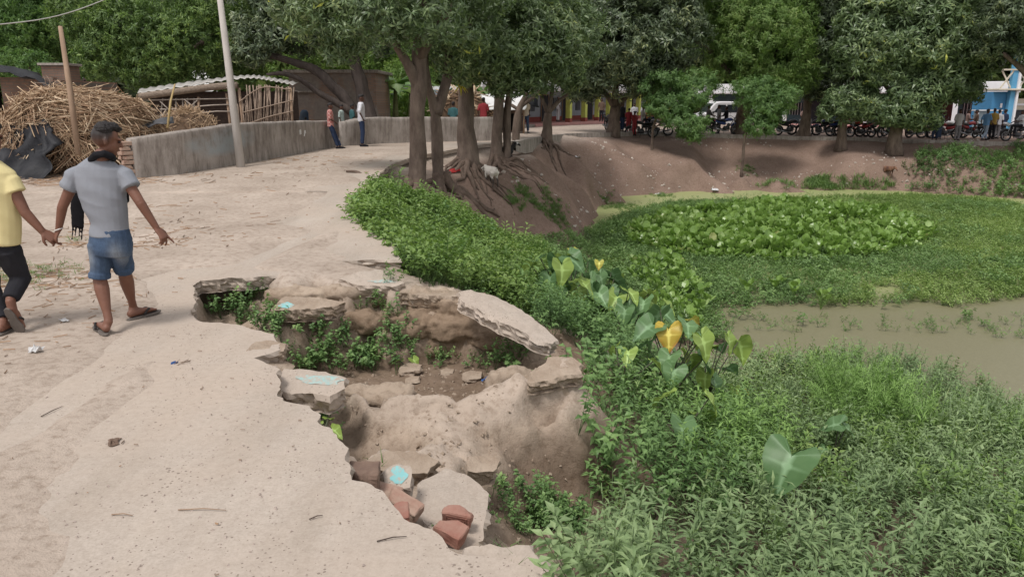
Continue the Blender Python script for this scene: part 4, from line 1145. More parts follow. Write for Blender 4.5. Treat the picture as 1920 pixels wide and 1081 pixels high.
taro_auto(1165, 760, 3, .25, .5, .16, .24, 7, 'thin taro plant in shrubs right of the sandy mound', [mt_lime, mt_green])
taro_auto(1045, 600, 13, .3, .62, .26, .38, 8, 'large taro clump, leftmost, behind the tilting slab', GR + [mt_lime])
taro_auto(1085, 610, 12, .3, .62, .26, .38, 9, 'dense taro clump with a small yellow leaf above leafy shrubs', GR + [mt_lime])
taro_auto(1130, 620, 11, .3, .62, .25, .38, 10, 'taro clump with broad pale leaves in the middle of the row', GR + [mt_lime])
taro_auto(1165, 640, 11, .3, .62, .25, .36, 11, 'taro clump with lime leaves beside the loose water hyacinths', GR + [mt_lime, mt_lime])
taro_auto(1205, 665, 11, .3, .62, .24, .36, 12, 'taro clump with leaning leaves just up from the withering leaf', GR + [mt_lime])
taro(1290, 690, [(0, -.02, .75, .26, R(40), R(20), R(-30), mt_yel, 'curled yellow leaf with brown end'), (-.15, 0, .6, .32, R(190), R(40), 0, mt_green, None), (.05, -.1, .5, .3, R(-60), R(50), 0, mt_green, None)], 'taro plant with a curled yellow leaf at the pond side')
taro(1070, 585, [(0, -.1, .98, .2, R(-60), R(30), 0, mt_yel, 'small bright yellow leaf'), (.4, -.1, .8, .17, R(-100), R(50), 0, mt_yel, None), (.1, .1, .7, .4, R(100), R(30), 0, mt_blue, None)], 'taro plant topped by small bright yellow leaves')
taro(608, 822, [(-.05, 0, .1, .13, R(150), R(10), 0, mt_lime, None), (.06, -.02, .08, .14, R(-30), R(15), 0, mt_lime, None), (.02, .06, .12, .1, R(80), R(15), 0, mt_lime, None)], 'bright broad-leaved seedling under the road edge', group='seedlings in the hole')
taro(760, 690, [(-.08, 0, .1, .14, R(190), R(15), 0, mt_green, None), (.08, -.02, .1, .14, R(-40), R(35), 0, mt_lime, None)], 'broad-leaved seedling on the floor of the hole', group='seedlings in the hole')
# ------------------------------------------------------------------ trees
m_bark = rough_mat('tree_bark', (.20, .155, .125), (.075, .055, .045), 5, .95, .9, 22, stretch=(1, 1, .35), bdist=.03)
m_bark_dark = rough_mat('dark_bark', (.11, .088, .078), (.045, .036, .032), 5, .95, .9, 22, stretch=(1, 1, .35), bdist=.03)
m_root = rough_mat('root_bark', (.17, .125, .10), (.09, .065, .05), 8, .95, .8, 30, bdist=.02)
m_mango = leaf_mat('mango_leaf', [(0, (0.038, 0.060, 0.030)), (.5, (0.100, 0.156, 0.068)), (.85, (0.197, 0.270, 0.122)), (.97, (0.311, 0.379, 0.163)), (1, (0.581, 0.600, 0.114))], rough=.42, trans=.22, spec=.5)
m_mango2 = leaf_mat('dark_mango_leaf', [(0, (0.031, 0.046, 0.025)), (.5, (0.079, 0.116, 0.062)), (.85, (0.166, 0.212, 0.113)), (1, (0.308, 0.339, 0.156))], rough=.42, trans=.2, spec=.5)
m_neem = leaf_mat('neem_leaf', [(0, (0.041, 0.069, 0.026)), (.5, (0.112, 0.186, 0.062)), (.85, (0.226, 0.323, 0.106)), (1, (0.390, 0.489, 0.158))], trans=.3)
m_fresh = leaf_mat('fresh_green_leaf', [(0, (0.039, 0.074, 0.030)), (.5, (0.111, 0.204, 0.067)), (.9, (0.195, 0.309, 0.105)), (1, (0.286, 0.383, 0.149))], trans=.35)
m_glow = leaf_mat('sunlit_leaf', [(0, (0.057, 0.095, 0.028)), (.5, (0.149, 0.248, 0.068)), (1, (0.299, 0.381, 0.138))], trans=.4)
MANGO = [t_rosette(9, .24, .062, (-.9, .45), s, 1, .10, .25, .1) for s in range(5)]
NEEM = [t_rosette(14, .17, .05, (-.7, .7), s + 9, 1, .22, .2, .1) for s in range(5)]
FINE = [t_rosette(18, .17, .035, (-.6, .7), s + 19, 1, .25, .25, .1) for s in range(5)]
BROAD = [t_rosette(8, .42, .17, (-.6, .7), s + 29, 1, .2, .25, .1) for s in range(4)]

def spline(pts, n=6):
    pts = [Vector(p) for p in pts]
    out = []
    P = [pts[0] * 2 - pts[1]] + pts + [pts[-1] * 2 - pts[-2]]
    for i in range(1, len(P) - 2):
        for k in range(n):
            t = k / n
            a, b_, c, d = P[i - 1], P[i], P[i + 1], P[i + 2]
            out.append(.5 * ((2 * b_) + (c - a) * t + (2 * a - 5 * b_ + 4 * c - d) * t * t + (3 * b_ - a - 3 * c + d) * t ** 3))
    out.append(pts[-1])
    return out
def limb(name, pts, radii, mat, parent, origin, sides=10, seed=0, flare=0):
    sp = spline(pts, 5)
    rr_ = np.interp(np.linspace(0, len(radii) - 1, len(sp)), range(len(radii)), radii)
    if flare:
        for i in range(len(sp)):
            rr_[i] *= 1 + flare * math.exp(-((sp[i] - sp[0]).length / (radii[0] * 1.6)) ** 1.2)
    wob = [p + Vector((mnoise.noise(p * 1.1 + Vector((seed, 0, 0))), mnoise.noise(p * 1.1 + Vector((0, seed, 0))), 0)) * rr_[i] * .25 for i, p in enumerate(sp)]
    return tube_mesh([p - origin for p in wob], list(rr_), sides, mat, name, parent, .22, seed)
def frame_top(y): return CAM_H + y * math.tan(math.radians(21.1) - PITCH)
def crown(parent, origin, lobes, mat, tmpl, seed, dens=26, size=1.0, hollow=.55, droop=.5, tilt=.5):
    """leaf clusters through the crown's volume, thickest near its uneven outside; coarser where the photo does not look"""
    r = np.random.default_rng(seed)
    pos, ax, big, br = [], [], [], []
    for (c, rad) in lobes:
        a = 4 * pi * ((rad[0] * rad[1]) ** 1.6 / 3 + (rad[0] * rad[2]) ** 1.6 / 3 + (rad[1] * rad[2]) ** 1.6 / 3) ** (1 / 1.6)
        n = int(a * dens * 1.35)
        d = r.normal(0, 1, (n, 3)); d /= np.linalg.norm(d, axis=1, keepdims=True)
        bumpy = 1 + .22 * fbm(d[:, 0] * 2.2 + seed, d[:, 1] * 2.2, d[:, 2] * 2.2, seed, 3) * 1.6
        f = (hollow + (1 - hollow) * r.random(n) ** .6) * bumpy
        p = np.array(c)[None] + d * np.array(rad)[None] * f[:, None]
        clump = fbm(p[:, 0] * 1.1, p[:, 1] * 1.1, p[:, 2] * 1.3, seed + 5, 2)
        k = clump > -.28
        pos.append(p[k]); ax.append((d * .8 + np.array([0, 0, .35 - droop * .5]))[k]); br.append(np.clip(.5 + .9 * clump, 0, 1)[k])
    pos = np.concatenate(pos); ax = np.concatenate(ax); br = np.concatenate(br)
    px, py = proj(pos[:, 0], pos[:, 1], pos[:, 2])
    seen = (py > -45) & (px > -80) & (px < 2000) & (pos[:, 1] > 1)
    coarse = ~seen & (r.random(len(pos)) < .035)
    o = None
    P = np.concatenate([pos[seen], pos[coarse]]); A = np.concatenate([ax[seen], ax[coarse]]); B_ = np.concatenate([br[seen], br[coarse]])
    S = np.concatenate([np.full(seen.sum(), size), np.full(coarse.sum(), size * 2.3)])
    # per-plant size goes in through two calls sharing one mesh is not possible: scale the axis instead
    return scatter_sized('crown', tmpl, P - np.array(origin)[None], mat, S, A, tilt, seed, parent, B_)
def scatter_sized(name, templates, pos, mat, S, A, tilt, seed, parent, rb):
    r = np.random.default_rng(seed + 1)
    n = len(pos); which = r.integers(0, len(templates), n)
    VV, FF, GG = [], [], []; base = 0
    for k, (tv, tf, tg) in enumerate(templates):
        i = which == k; P = pos[i]; m = len(P)
        if not m: continue
        w = A[i] + r.normal(0, tilt, (m, 3)); w /= np.linalg.norm(w, axis=1, keepdims=True)
        q = r.normal(0, 1, (m, 3)); u = np.cross(q, w); u /= np.linalg.norm(u, axis=1, keepdims=True); v = np.cross(w, u)
        M = np.stack([u, v, w], -1) * (S[i] * r.uniform(.75, 1.25, m))[:, None, None]
        VV.append((np.einsum('mij,nj->mni', M, tv) + P[:, None]).reshape(-1, 3))
        FF.append((tf[None] + (np.arange(m) * len(tv))[:, None, None] + base).reshape(-1, 4)); base += m * len(tv)
        GG.append(np.clip(tg[None] * .6 + rb[i][:, None] * .4, 0, 1).ravel())
    return amesh(name, np.concatenate(VV), np.concatenate(FF), mat, parent, attrs={'rnd': np.concatenate(GG)})
def L_(px, py, y, rx, ry, rz=None):
    """a crown lobe from its place in the photograph, its distance and its half sizes in photograph pixels"""
    s = mpp(y); c = at_y(px, py, y)
    return (tuple(c), (rx * s, (rz if rz else min(rx, ry) * s * 1.1), ry * s))
def tree(name, label, limbs, lobes, mat, tmpl, seed, bark=None, group='trees round the pond', cat='tree', **kw):
    """limbs: [(name, [(px, py, y)...], [radii], flare)]"""
    f0 = limbs[0][1][0]
    base = at_y(*f0)
    base.z = min(base.z, gz(base.x, base.y))
    root = empty(name, base, label=label, cat=cat, group=group)
    for i, (nm, pts, radii, fl) in enumerate(limbs):
        w = [at_y(*p) for p in pts]
        if i == 0 or fl: w[0].z = min(w[0].z, gz(w[0].x, w[0].y)) - .12
        limb(nm, w, radii, bark or m_bark, root, base, 12 if radii[0] > .12 else 8, seed + i, fl)
    if lobes: crown(root, base, lobes, mat, tmpl, seed, **kw)
    return root, base
def roots(root, base, n, lmin, lmax, seed, rmin=.03, rmax=.075, sector=(-2.6, .3)):
    r = random.Random(seed)
    for i in range(n):
        a = r.uniform(*sector); ln = r.uniform(lmin, lmax); pts = []
        x, y = base.x + math.cos(a) * .12, base.y + math.sin(a) * .12
        rad = r.uniform(rmin, rmax)
        pts.append(Vector((x, y, base.z + r.uniform(.12, .4))))
        steps = 7
        for k in range(steps):
            a += r.uniform(-.45, .45)
            x += math.cos(a) * ln / steps; y += math.sin(a) * ln / steps
            pts.append(Vector((x, y, gz(x, y) + rad * r.uniform(-.2, .9) + (.06 if k < 2 else 0))))
        limb('root', pts, [rad * 1.3, rad, rad * .8, rad * .6, rad * .3], m_root, root, base, 6, seed * 7 + i)

# --- the root-bound clump where the road bends
t1, b1 = tree('mango_tree', 'straight thick mango trunk at the road bend, nearest of the clump', [('trunk', [(778, 320, 17.6), (782, 240, 17.6), (786, 150, 17.6), (788, 60, 17.7), (790, -60, 17.8)], [.21, .185, .17, .155, .12], .3),
      ('limb', [(784, 165, 17.6), (762, 118, 17.4), (742, 80, 17.2), (725, 20, 17)], [.14, .10, .09, .06], 0), ('limb', [(787, 110, 17.6), (815, 60, 17.4), (850, 10, 17.2)], [.12, .09, .06], 0)],
      [L_(640, 20, 17.5, 90, 75), L_(720, 30, 16.8, 85, 62), L_(800, 10, 16.4, 80, 70), L_(575, -5, 18, 70, 55), L_(690, -70, 17.5, 190, 70), L_(640, 88, 17.6, 38, 32), L_(790, -220, 17.6, 260, 130)], m_mango, MANGO, 101, dens=20, size=.78)
roots(t1, b1, 9, .5, 1.7, 1, .05, .11)
t2, b2 = tree('mango_tree', 'slender curved mango trunk just right of the thickest straight one', [('trunk', [(822, 308, 18.6), (818, 250, 18.6), (812, 195, 18.6), (800, 150, 18.4), (795, 80, 18.3), (800, -40, 18.2)], [.15, .13, .115, .105, .095, .07], .35),
      ('limb', [(818, 215, 18.6), (836, 160, 18.8), (842, 100, 19), (850, 20, 19)], [.13, .12, .1, .07], 0)],
      [L_(870, 40, 18.4, 60, 70), L_(845, 90, 18.6, 40, 50), L_(890, -40, 18.5, 120, 60)], m_mango, MANGO, 102, dens=20, size=.8)
roots(t2, b2, 10, .6, 1.9, 2, .05, .10)
t3, b3 = tree('mango_tree', 'stout mango trunk on exposed roots, with a yellow sprig', [('trunk', [(877, 290, 21.5), (876, 220, 21.5), (874, 150, 21.5), (876, 80, 21.4), (880, -60, 21.3)], [.28, .225, .205, .19, .16], .35)],
      [L_(930, 60, 20.6, 100, 85), L_(1000, 80, 21.2, 78, 85), L_(960, 140, 21.0, 62, 42), L_(880, 110, 20.6, 60, 45), L_(1050, 90, 21.8, 45, 60), L_(940, -60, 21.4, 190, 80), L_(930, -250, 21.5, 230, 120)], m_mango, MANGO, 103, dens=22, size=.86)
roots(t3, b3, 28, .6, 1.8, 3, .025, .09)
sp_ = at_y(862, 152, 21.1)
scatter('yellow_sprig', [t_rosette(8, .26, .06, (-1.2, -.3), 5, 2)], [tuple(sp_ - b3), tuple(sp_ - b3 + Vector((.03, 0, -.12)))], leaf_mat('yellowed_leaf', [(0, (.45, .40, .05)), (1, (.6, .52, .08))]), .9, 1.1, .3, 6, parent=t3, kind=None)
t4, b4 = tree('mango_tree', 'pale twin-stemmed mango trunk right of the stout rooted one', [('trunk', [(928, 276, 25), (934, 215, 25), (938, 165, 25), (940, 90, 25), (945, -40, 25)], [.19, .17, .155, .14, .11], .4), ('trunk', [(949, 274, 25.2), (951, 220, 25.2), (955, 170, 25.1), (965, 110, 25), (975, 0, 25)], [.14, .12, .11, .10, .08], .35)],
      [L_(900, 60, 25.3, 80, 80), L_(985, 40, 25.5, 100, 85), L_(930, 130, 24.6, 50, 34), L_(950, -90, 25, 200, 90)], m_mango, MANGO, 104, dens=20, size=.95)
roots(t4, b4, 34, .7, 2.4, 4, .02, .075, (-2.2, .6))
t5, b5 = tree('mango_tree', 'thin forked mango trunk in front of the white-roofed hut', [('trunk', [(966, 262, 30), (970, 225, 30), (975, 200, 30), (985, 180, 30)], [.16, .14, .12, .1], .3), ('limb', [(975, 200, 30), (1000, 182, 30), (1018, 165, 30)], [.09, .07, .05], 0), ('limb', [(972, 205, 30), (950, 192, 30), (935, 186, 30)], [.07, .06, .04], 0), ('limb', [(985, 180, 30), (990, 140, 30), (1000, 60, 30)], [.1, .08, .06], 0)],
      [L_(1010, 130, 30, 60, 38), L_(980, 70, 31, 90, 70), L_(1060, 60, 31, 70, 70)], m_mango, MANGO, 105, dens=16, size=1.1)
t6, b6 = tree('mango_tree', 'small V-forked mango beside the road, before the veranda', [('trunk', [(1024, 264, 34), (1026, 235, 34), (1028, 212, 34)], [.24, .2, .17], .3), ('limb', [(1028, 212, 34), (1018, 190, 34), (1012, 160, 34)], [.12, .09, .06], 0), ('limb', [(1028, 212, 34), (1045, 192, 34), (1066, 176, 34)], [.12, .09, .06], 0), ('limb', [(1028, 214, 34), (1034, 180, 34), (1040, 130, 34)], [.11, .09, .06], 0)],
      [L_(1035, 132, 33.5, 62, 40), L_(1005, 110, 34, 40, 40), L_(1060, 150, 33.4, 34, 22), L_(1040, 60, 34, 70, 60)], m_mango, MANGO, 106, dens=16, size=1.15)
roots(t6, b6, 8, 1, 2.6, 6, .04, .08, (-2.4, -.2))
t7, b7 = tree('mango_tree', 'spreading dark mango with parked motorbikes under it, before the pillars', [('trunk', [(1150, 252, 42.5), (1152, 225, 42.5), (1153, 200, 42.5)], [.36, .3, .26], .35), ('limb', [(1153, 205, 42.5), (1140, 182, 42.5), (1120, 160, 42.5), (1090, 130, 42.5)], [.18, .14, .12, .08], 0), ('limb', [(1153, 205, 42.5), (1175, 180, 42.5), (1205, 160, 42.5), (1240, 140, 42.5)], [.18, .15, .12, .08], 0), ('limb', [(1153, 200, 42.5), (1155, 150, 42.5), (1160, 60, 42.5)], [.2, .16, .1], 0)],
      [L_(1110, 130, 42, 60, 48), L_(1180, 120, 41.5, 80, 55), L_(1150, 60, 41.5, 110, 75), L_(1240, 70, 42, 80, 70), L_(1090, 165, 42, 36, 20), L_(1230, 150, 42, 50, 30), L_(1180, -30, 42, 150, 70), L_(1110, 10, 42, 90, 60), L_(1170, -220, 42, 170, 130)], m_mango2, MANGO, 107, dens=13, size=1.35)
# --- green saplings on the far bank
tree('sapling', 'thin-stemmed light green sapling leaning over the far bank', [('trunk', [(1222, 284, 40), (1223, 262, 40), (1226, 235, 40), (1240, 200, 40), (1258, 165, 40)], [.075, .07, .06, .05, .03], .2), ('limb', [(1226, 240, 40), (1252, 225, 39.6), (1285, 215, 39.4)], [.045, .035, .02], 0)],
     [L_(1250, 165, 39.8, 48, 26), L_(1285, 185, 39.5, 50, 26), L_(1260, 205, 39.3, 44, 20), L_(1290, 235, 39.0, 40, 18), L_(1300, 252, 38.8, 24, 10), L_(1310, 160, 40, 40, 22), L_(1235, 190, 39.8, 24, 16)], m_fresh, FINE, 108, group='green saplings on the far bank', cat='sapling', dens=22, size=1.25, hollow=.3)
tree('sapling', 'bushy green sapling in front of the dark leaning trunk', [('trunk', [(1394, 284, 40), (1396, 262, 40), (1405, 230, 40), (1420, 195, 40)], [.08, .07, .055, .03], .2), ('limb', [(1400, 245, 40), (1430, 228, 39.8), (1450, 215, 39.6)], [.04, .03, .02], 0)],
     [L_(1420, 175, 40, 46, 28), L_(1438, 210, 39.6, 34, 22), L_(1425, 238, 39.4, 30, 14), L_(1460, 185, 40, 36, 24)], m_fresh, FINE, 109, group='green saplings on the far bank', cat='sapling', dens=22, size=1.2, hollow=.3)
# --- trees along the far road
t9, b9 = tree('flame_tree', 'feathery light green tree on a thick leaning trunk by the van', [('trunk', [(1384, 255, 45.3), (1390, 225, 44.8), (1402, 180, 43.5), (1412, 110, 43.5), (1420, 20, 43.5)], [.42, .36, .31, .27, .2], .2), ('limb', [(1400, 185, 43.5), (1370, 140, 43.3), (1330, 95, 43), (1290, 70, 43)], [.2, .17, .13, .08], 0), ('limb', [(1405, 150, 43.5), (1445, 110, 43.2), (1480, 70, 43)], [.18, .14, .08], 0)],
      [L_(1430, 60, 42.6, 90, 62), L_(1470, 110, 42.4, 62, 45), L_(1380, 105, 42.8, 55, 42), L_(1400, 10, 43, 90, 50), L_(1485, 40, 43, 46, 50), L_(1445, 150, 42.4, 60, 26), L_(1500, 150, 42.5, 32, 18), L_(1330, 30, 43.5, 45, 40), L_(1420, -110, 43.5, 160, 80)], m_glow, FINE, 110, dens=15, size=1.5, hollow=.35, group='trees along the far road')
tree('mango_tree', 'dark mango with a clean trunk right of the feathery tree', [('trunk', [(1507, 256, 44), (1511, 220, 44), (1515, 185, 44), (1520, 120, 44)], [.34, .25, .22, .18], .5), ('limb', [(1515, 185, 44), (1545, 150, 44), (1570, 110, 44)], [.14, .11, .07], 0)],
     [L_(1560, 70, 43.6, 75, 70), L_(1535, 150, 43.6, 48, 34), L_(1570, 10, 43.6, 70, 50), L_(1600, 140, 43, 55, 45), L_(1560, -110, 44, 130, 80)], m_mango2, MANGO, 111, dens=13, size=1.4, group='trees along the far road')
tree('mango_tree', 'mango with low boughs hanging over the row of motorbikes', [('trunk', [(1578, 268, 41.5), (1580, 235, 41.5), (1590, 195, 41.5), (1600, 120, 41.5)], [.26, .21, .18, .14], .4), ('limb', [(1586, 205, 41.5), (1620, 170, 41.2), (1650, 140, 41)], [.12, .1, .06], 0)],
     [L_(1640, 90, 41, 85, 70), L_(1600, 190, 40.8, 55, 34), L_(1650, 200, 40.5, 50, 30), L_(1565, 205, 40.8, 32, 22), L_(1680, 140, 40.6, 60, 50), L_(1660, 20, 41, 90, 60), L_(1650, -110, 41.5, 150, 80)], m_mango, MANGO, 112, dens=14, size=1.4, group='trees along the far road')
tree('mango_tree', 'broad mango whose trunk stands at the road kerb, left of the crowd', [('trunk', [(1678, 268, 40.5), (1682, 235, 40.5), (1688, 190, 40.5), (1700, 110, 40.5)], [.36, .30, .25, .2], .4), ('limb', [(1686, 200, 40.5), (1720, 170, 40.3), (1770, 140, 40)], [.15, .12, .07], 0), ('limb', [(1688, 190, 40.5), (1660, 160, 40.3), (1640, 130, 40)], [.13, .1, .06], 0)],
     [L_(1740, 80, 40, 90, 72), L_(1720, 180, 39.6, 50, 36), L_(1775, 150, 39.6, 60, 42), L_(1800, 90, 40, 70, 70), L_(1690, 215, 39.4, 40, 24), L_(1730, 222, 39.6, 36, 20), L_(1825, 160, 40, 40, 28), L_(1760, 10, 40, 100, 60), L_(1845, 60, 40.5, 50, 70), L_(1760, -110, 40.5, 170, 80)], m_mango, MANGO, 113, dens=14, size=1.4, group='trees along the far road')
tree('mango_tree', 'dark overhanging tree at the right edge, before the blue tower', [('trunk', [(1985, 285, 37), (1965, 200, 37), (1930, 145, 37), (1905, 120, 37), (1880, 100, 37)], [.3, .24, .17, .13, .09], .3), ('limb', [(1930, 145, 37), (1922, 80, 37), (1915, 0, 37)], [.14, .11, .08], 0)],
     [L_(1895, 20, 37, 55, 62), L_(1940, 60, 37, 50, 60), L_(1860, 90, 37.5, 30, 24), L_(1985, 10, 37, 90, 90), L_(1920, -90, 37, 110, 60), L_(2030, 120, 37, 80, 90)], m_mango2, MANGO, 114, dens=16, size=1.2, group='trees along the far road')
# --- the big leaning tree behind the wall
tree('mango_tree', 'old leaning tree behind the wall with two black limbs reaching left', [('trunk', [(697, 235, 29.5), (682, 185, 29.5), (672, 140, 29.4), (660, 100, 29.3), (648, 60, 29.2), (640, -30, 29)], [.36, .28, .24, .21, .18, .13], .3),
      ('limb', [(690, 228, 29.5), (650, 190, 29.4), (620, 158, 29.3), (590, 130, 29.2), (555, 118, 29), (510, 105, 28.8), (455, 95, 28.5)], [.28, .22, .19, .17, .14, .12, .08], .2),
      ('limb', [(680, 222, 29.3), (640, 198, 29.1), (600, 175, 29), (565, 150, 28.8), (530, 138, 28.6), (500, 140, 28.5)], [.17, .14, .12, .10, .08, .05], 0)],
     [L_(560, 40, 29.5, 80, 60), L_(640, 40, 30, 70, 60), L_(500, 60, 29, 60, 50), L_(700, 50, 30, 60, 50), L_(470, 100, 28.6, 34, 22), L_(590, -60, 29.5, 190, 80), L_(600, -230, 29.5, 220, 120)], m_mango2, MANGO, 115, bark=m_bark_dark, dens=16, size=1.05, group='trees behind the wall')
tree('neem_tree', 'great leafy neem tree rising behind the stalk heap', [('trunk', [(330, 235, 33), (335, 170, 33), (345, 100, 33), (350, 0, 33)], [.45, .36, .3, .24], .3), ('limb', [(340, 140, 33), (290, 100, 32), (240, 60, 31.5)], [.2, .15, .1], 0), ('limb', [(345, 110, 33), (400, 70, 32.5), (450, 30, 32)], [.2, .15, .1], 0)],
     [L_(250, 60, 31, 85, 60), L_(330, 80, 30.5, 90, 65), L_(410, 60, 31, 80, 65), L_(200, 110, 31, 60, 40), L_(290, 132, 30.6, 75, 32), L_(380, 130, 31, 70, 30), L_(470, 50, 32, 60, 60), L_(170, 40, 32, 70, 60), L_(450, 120, 32, 50, 34), L_(300, -50, 32, 220, 70), L_(320, -230, 33, 260, 130)], m_neem, NEEM, 116, dens=17, size=1.1, group='trees behind the wall')
tree('neem_tree', 'paler tree behind the black-roofed shack at the left edge', [('trunk', [(60, 230, 36), (60, 140, 36), (65, 40, 36)], [.4, .32, .25], .3)],
     [L_(40, 130, 33, 70, 30), L_(20, 60, 35, 80, 60), L_(100, 50, 36, 70, 50), L_(95, 0, 35, 90, 50), L_(150, 95, 37, 40, 50), L_(60, -110, 36, 190, 80), L_(-80, 40, 36, 90, 120)], m_fresh, NEEM, 117, dens=15, size=1.2, group='trees behind the wall')
# --- shrubs and trees that close the view behind the wall and the buildings
tree('bush', 'bright sunlit bush beyond the wall between house and mango clump', [('trunk', [(745, 240, 40), (748, 200, 40)], [.1, .06], 0)],
     [L_(735, 190, 40, 45, 32), L_(775, 205, 39, 40, 26), L_(720, 215, 38, 26, 14), L_(760, 150, 42, 50, 34)], m_glow, NEEM, 118, group='bushes beyond the wall', cat='bush', dens=12, size=1.3)
tree('bush', 'tall bright bush behind the brick house roof', [('trunk', [(600, 240, 43), (605, 160, 43)], [.2, .1], 0)],
     [L_(600, 110, 43, 60, 36), L_(540, 120, 43, 50, 30), L_(660, 110, 43, 55, 40), L_(560, 80, 44, 60, 30), L_(720, 100, 44, 55, 45), L_(640, 60, 46, 80, 40)], m_glow, NEEM, 119, group='bushes beyond the wall', cat='bush', dens=9, size=1.6)
BACK = [(-120, 62, 1.0), (60, 64, 1.1), (250, 60, 1.0), (480, 62, 1.0), (650, 66, 1.1), (820, 64, 1.0), (985, 78, 1.0), (1110, 80, 1.1), (1240, 92, 1.1), (1370, 86, 1.0), (1500, 80, 1.1), (1640, 84, 1.0), (1780, 80, 1.1), (1920, 74, 1.0), (2060, 70, 1.0)]
for i, (px, y, s) in enumerate(BACK):
    lab = ['dark far tree outside the left edge, behind the shack', 'dark far tree over the black roof at the left edge', 'dark far tree behind the brick outhouse and heap', 'dark far tree behind the bowed tin roof', 'dark far tree behind the flat-roofed brick house', 'dark far tree behind the thickest mango trunks',
           'dark far tree behind the white-roofed hut', 'dark far tree above the first yellow-green pillars', 'dark far tree above the last yellow-green pillars', 'dark far tree behind the white van', 'dark far tree behind the clean mango trunk', 'dark far tree behind the mango with low boughs', 'dark far tree behind the broad kerbside mango', 'dark far tree behind the blue tower', 'dark far tree past the right edge, beyond the tower'][i]
    where = ('behind the shacks' if px < 500 else 'behind the brick house' if px < 900 else 'behind the school')
    tree('far_tree', lab,
         [('trunk', [(px, 232, y), (px + 4, 150, y), (px, 60, y)], [.5, .4, .3], .2)],
         [L_(px, 120, y, 85, 55), L_(px - 40, 60, y, 80, 60), L_(px + 45, 50, y - 2, 75, 65), L_(px, -20, y, 100, 60), L_(px + 10, 180, y + 1, 80, 30)], m_neem if i % 2 else m_mango2, BROAD, 200 + i, group='far trees ' + where, dens=4.2, size=2.0)
# ------------------------------------------------------------------ walls, sheds, houses, school
class MB:
    """collects boxes, bars and sheets into one mesh"""
    def __init__(s): s.v, s.f = [], []
    def box(s, c, size, rz=0, M=None):
        b0 = len(s.v); ca, sa = math.cos(rz), math.sin(rz)
        for z in (-.5, .5):
            for x, y in ((-.5, -.5), (.5, -.5), (.5, .5), (-.5, .5)):
                p = Vector((x * size[0], y * size[1], z * size[2]))
                p = Vector((p.x * ca - p.y * sa, p.x * sa + p.y * ca, p.z)) + Vector(c)
                s.v.append(M @ p if M else p)
        s.f += [tuple(b0 + i for i in q) for q in ((3, 2, 1, 0), (4, 5, 6, 7), (0, 1, 5, 4), (1, 2, 6, 5), (2, 3, 7, 6), (3, 0, 4, 7))]
        return s
    def prism(s, poly, y0, y1):
        """poly in xz, extruded along y"""
        b0, n = len(s.v), len(poly)
        s.v += [Vector((x, y0, z)) for x, z in poly] + [Vector((x, y1, z)) for x, z in poly]
        s.f += [tuple(b0 + i for i in range(n)), tuple(b0 + n + i for i in reversed(range(n)))]
        s.f += [(b0 + (i + 1) % n, b0 + i, b0 + n + i, b0 + n + (i + 1) % n) for i in range(n)]
        return s
    def bar(s, a, b_, w, d=None):
        a, b_ = Vector(a), Vector(b_); t = (b_ - a).normalized()
        n = t.cross(Vector((0, 1, 0)) if abs(t.y) < .9 else Vector((1, 0, 0))).normalized(); m = t.cross(n); d = d or w; b0 = len(s.v)
        for p in (a, b_):
            for x, y in ((-.5, -.5), (.5, -.5), (.5, .5), (-.5, .5)): s.v.append(p + n * x * w + m * y * d)
        s.f += [tuple(b0 + i for i in q) for q in ((3, 2, 1, 0), (4, 5, 6, 7), (0, 1, 5, 4), (1, 2, 6, 5), (2, 3, 7, 6), (3, 0, 4, 7))]
        return s
    def cyl(s, a, b_, r, sides=10, r2=None):
        V, F = tube_mesh([a, b_], [r, r if r2 is None else r2], sides, None, None); b0 = len(s.v)
        s.v += V; s.f += [tuple(b0 + i for i in f) for f in F]
        return s
    def build(s, name, mat, parent=None, smooth=False, bevel=0, loc=None, rot=None):
        o = pmesh(name, s.v, s.f, mat, parent, smooth, loc, rot)
        if bevel:
            md = o.modifiers.new('edge', 'BEVEL'); md.width = bevel; md.segments = 1; md.limit_method = 'ANGLE'
        return o

# --- plastered boundary wall
m_plaster, nt, b = new_mat('weathered_plaster')
co = objco(nt)
n1 = noise_t(nt, co, 1.3, 6, .65); n2 = noise_t(nt, objco(nt, (3, 3, .6)), 2.2, 6, .7)
base = ramp(nt, n1, [(.3, (.25, .22, .195)), (.55, (.36, .325, .295)), (.75, (.44, .40, .365))])
base = mixc(nt, base, ramp(nt, n2, [(.35, (.45, .42, .4)), (.55, (1, 1, 1))]), .75, 'MULTIPLY')
pa = N(nt, 'ShaderNodeAttribute', attribute_name='wash')
base = mixc(nt, base, (.33, .36, .37), mixc(nt, pa.outputs['Color'], ramp(nt, n1, [(.35, (0, 0, 0)), (.6, (1, 1, 1))]), 1.0, 'MULTIPLY'))
nt.links.new(base, b.inputs['Base Color']); b.inputs['Roughness'].default_value = .95; b.inputs['Specular IOR Level'].default_value = .1
bump(nt, b, noise_t(nt, co, 25, 5, .7), .6, .02)
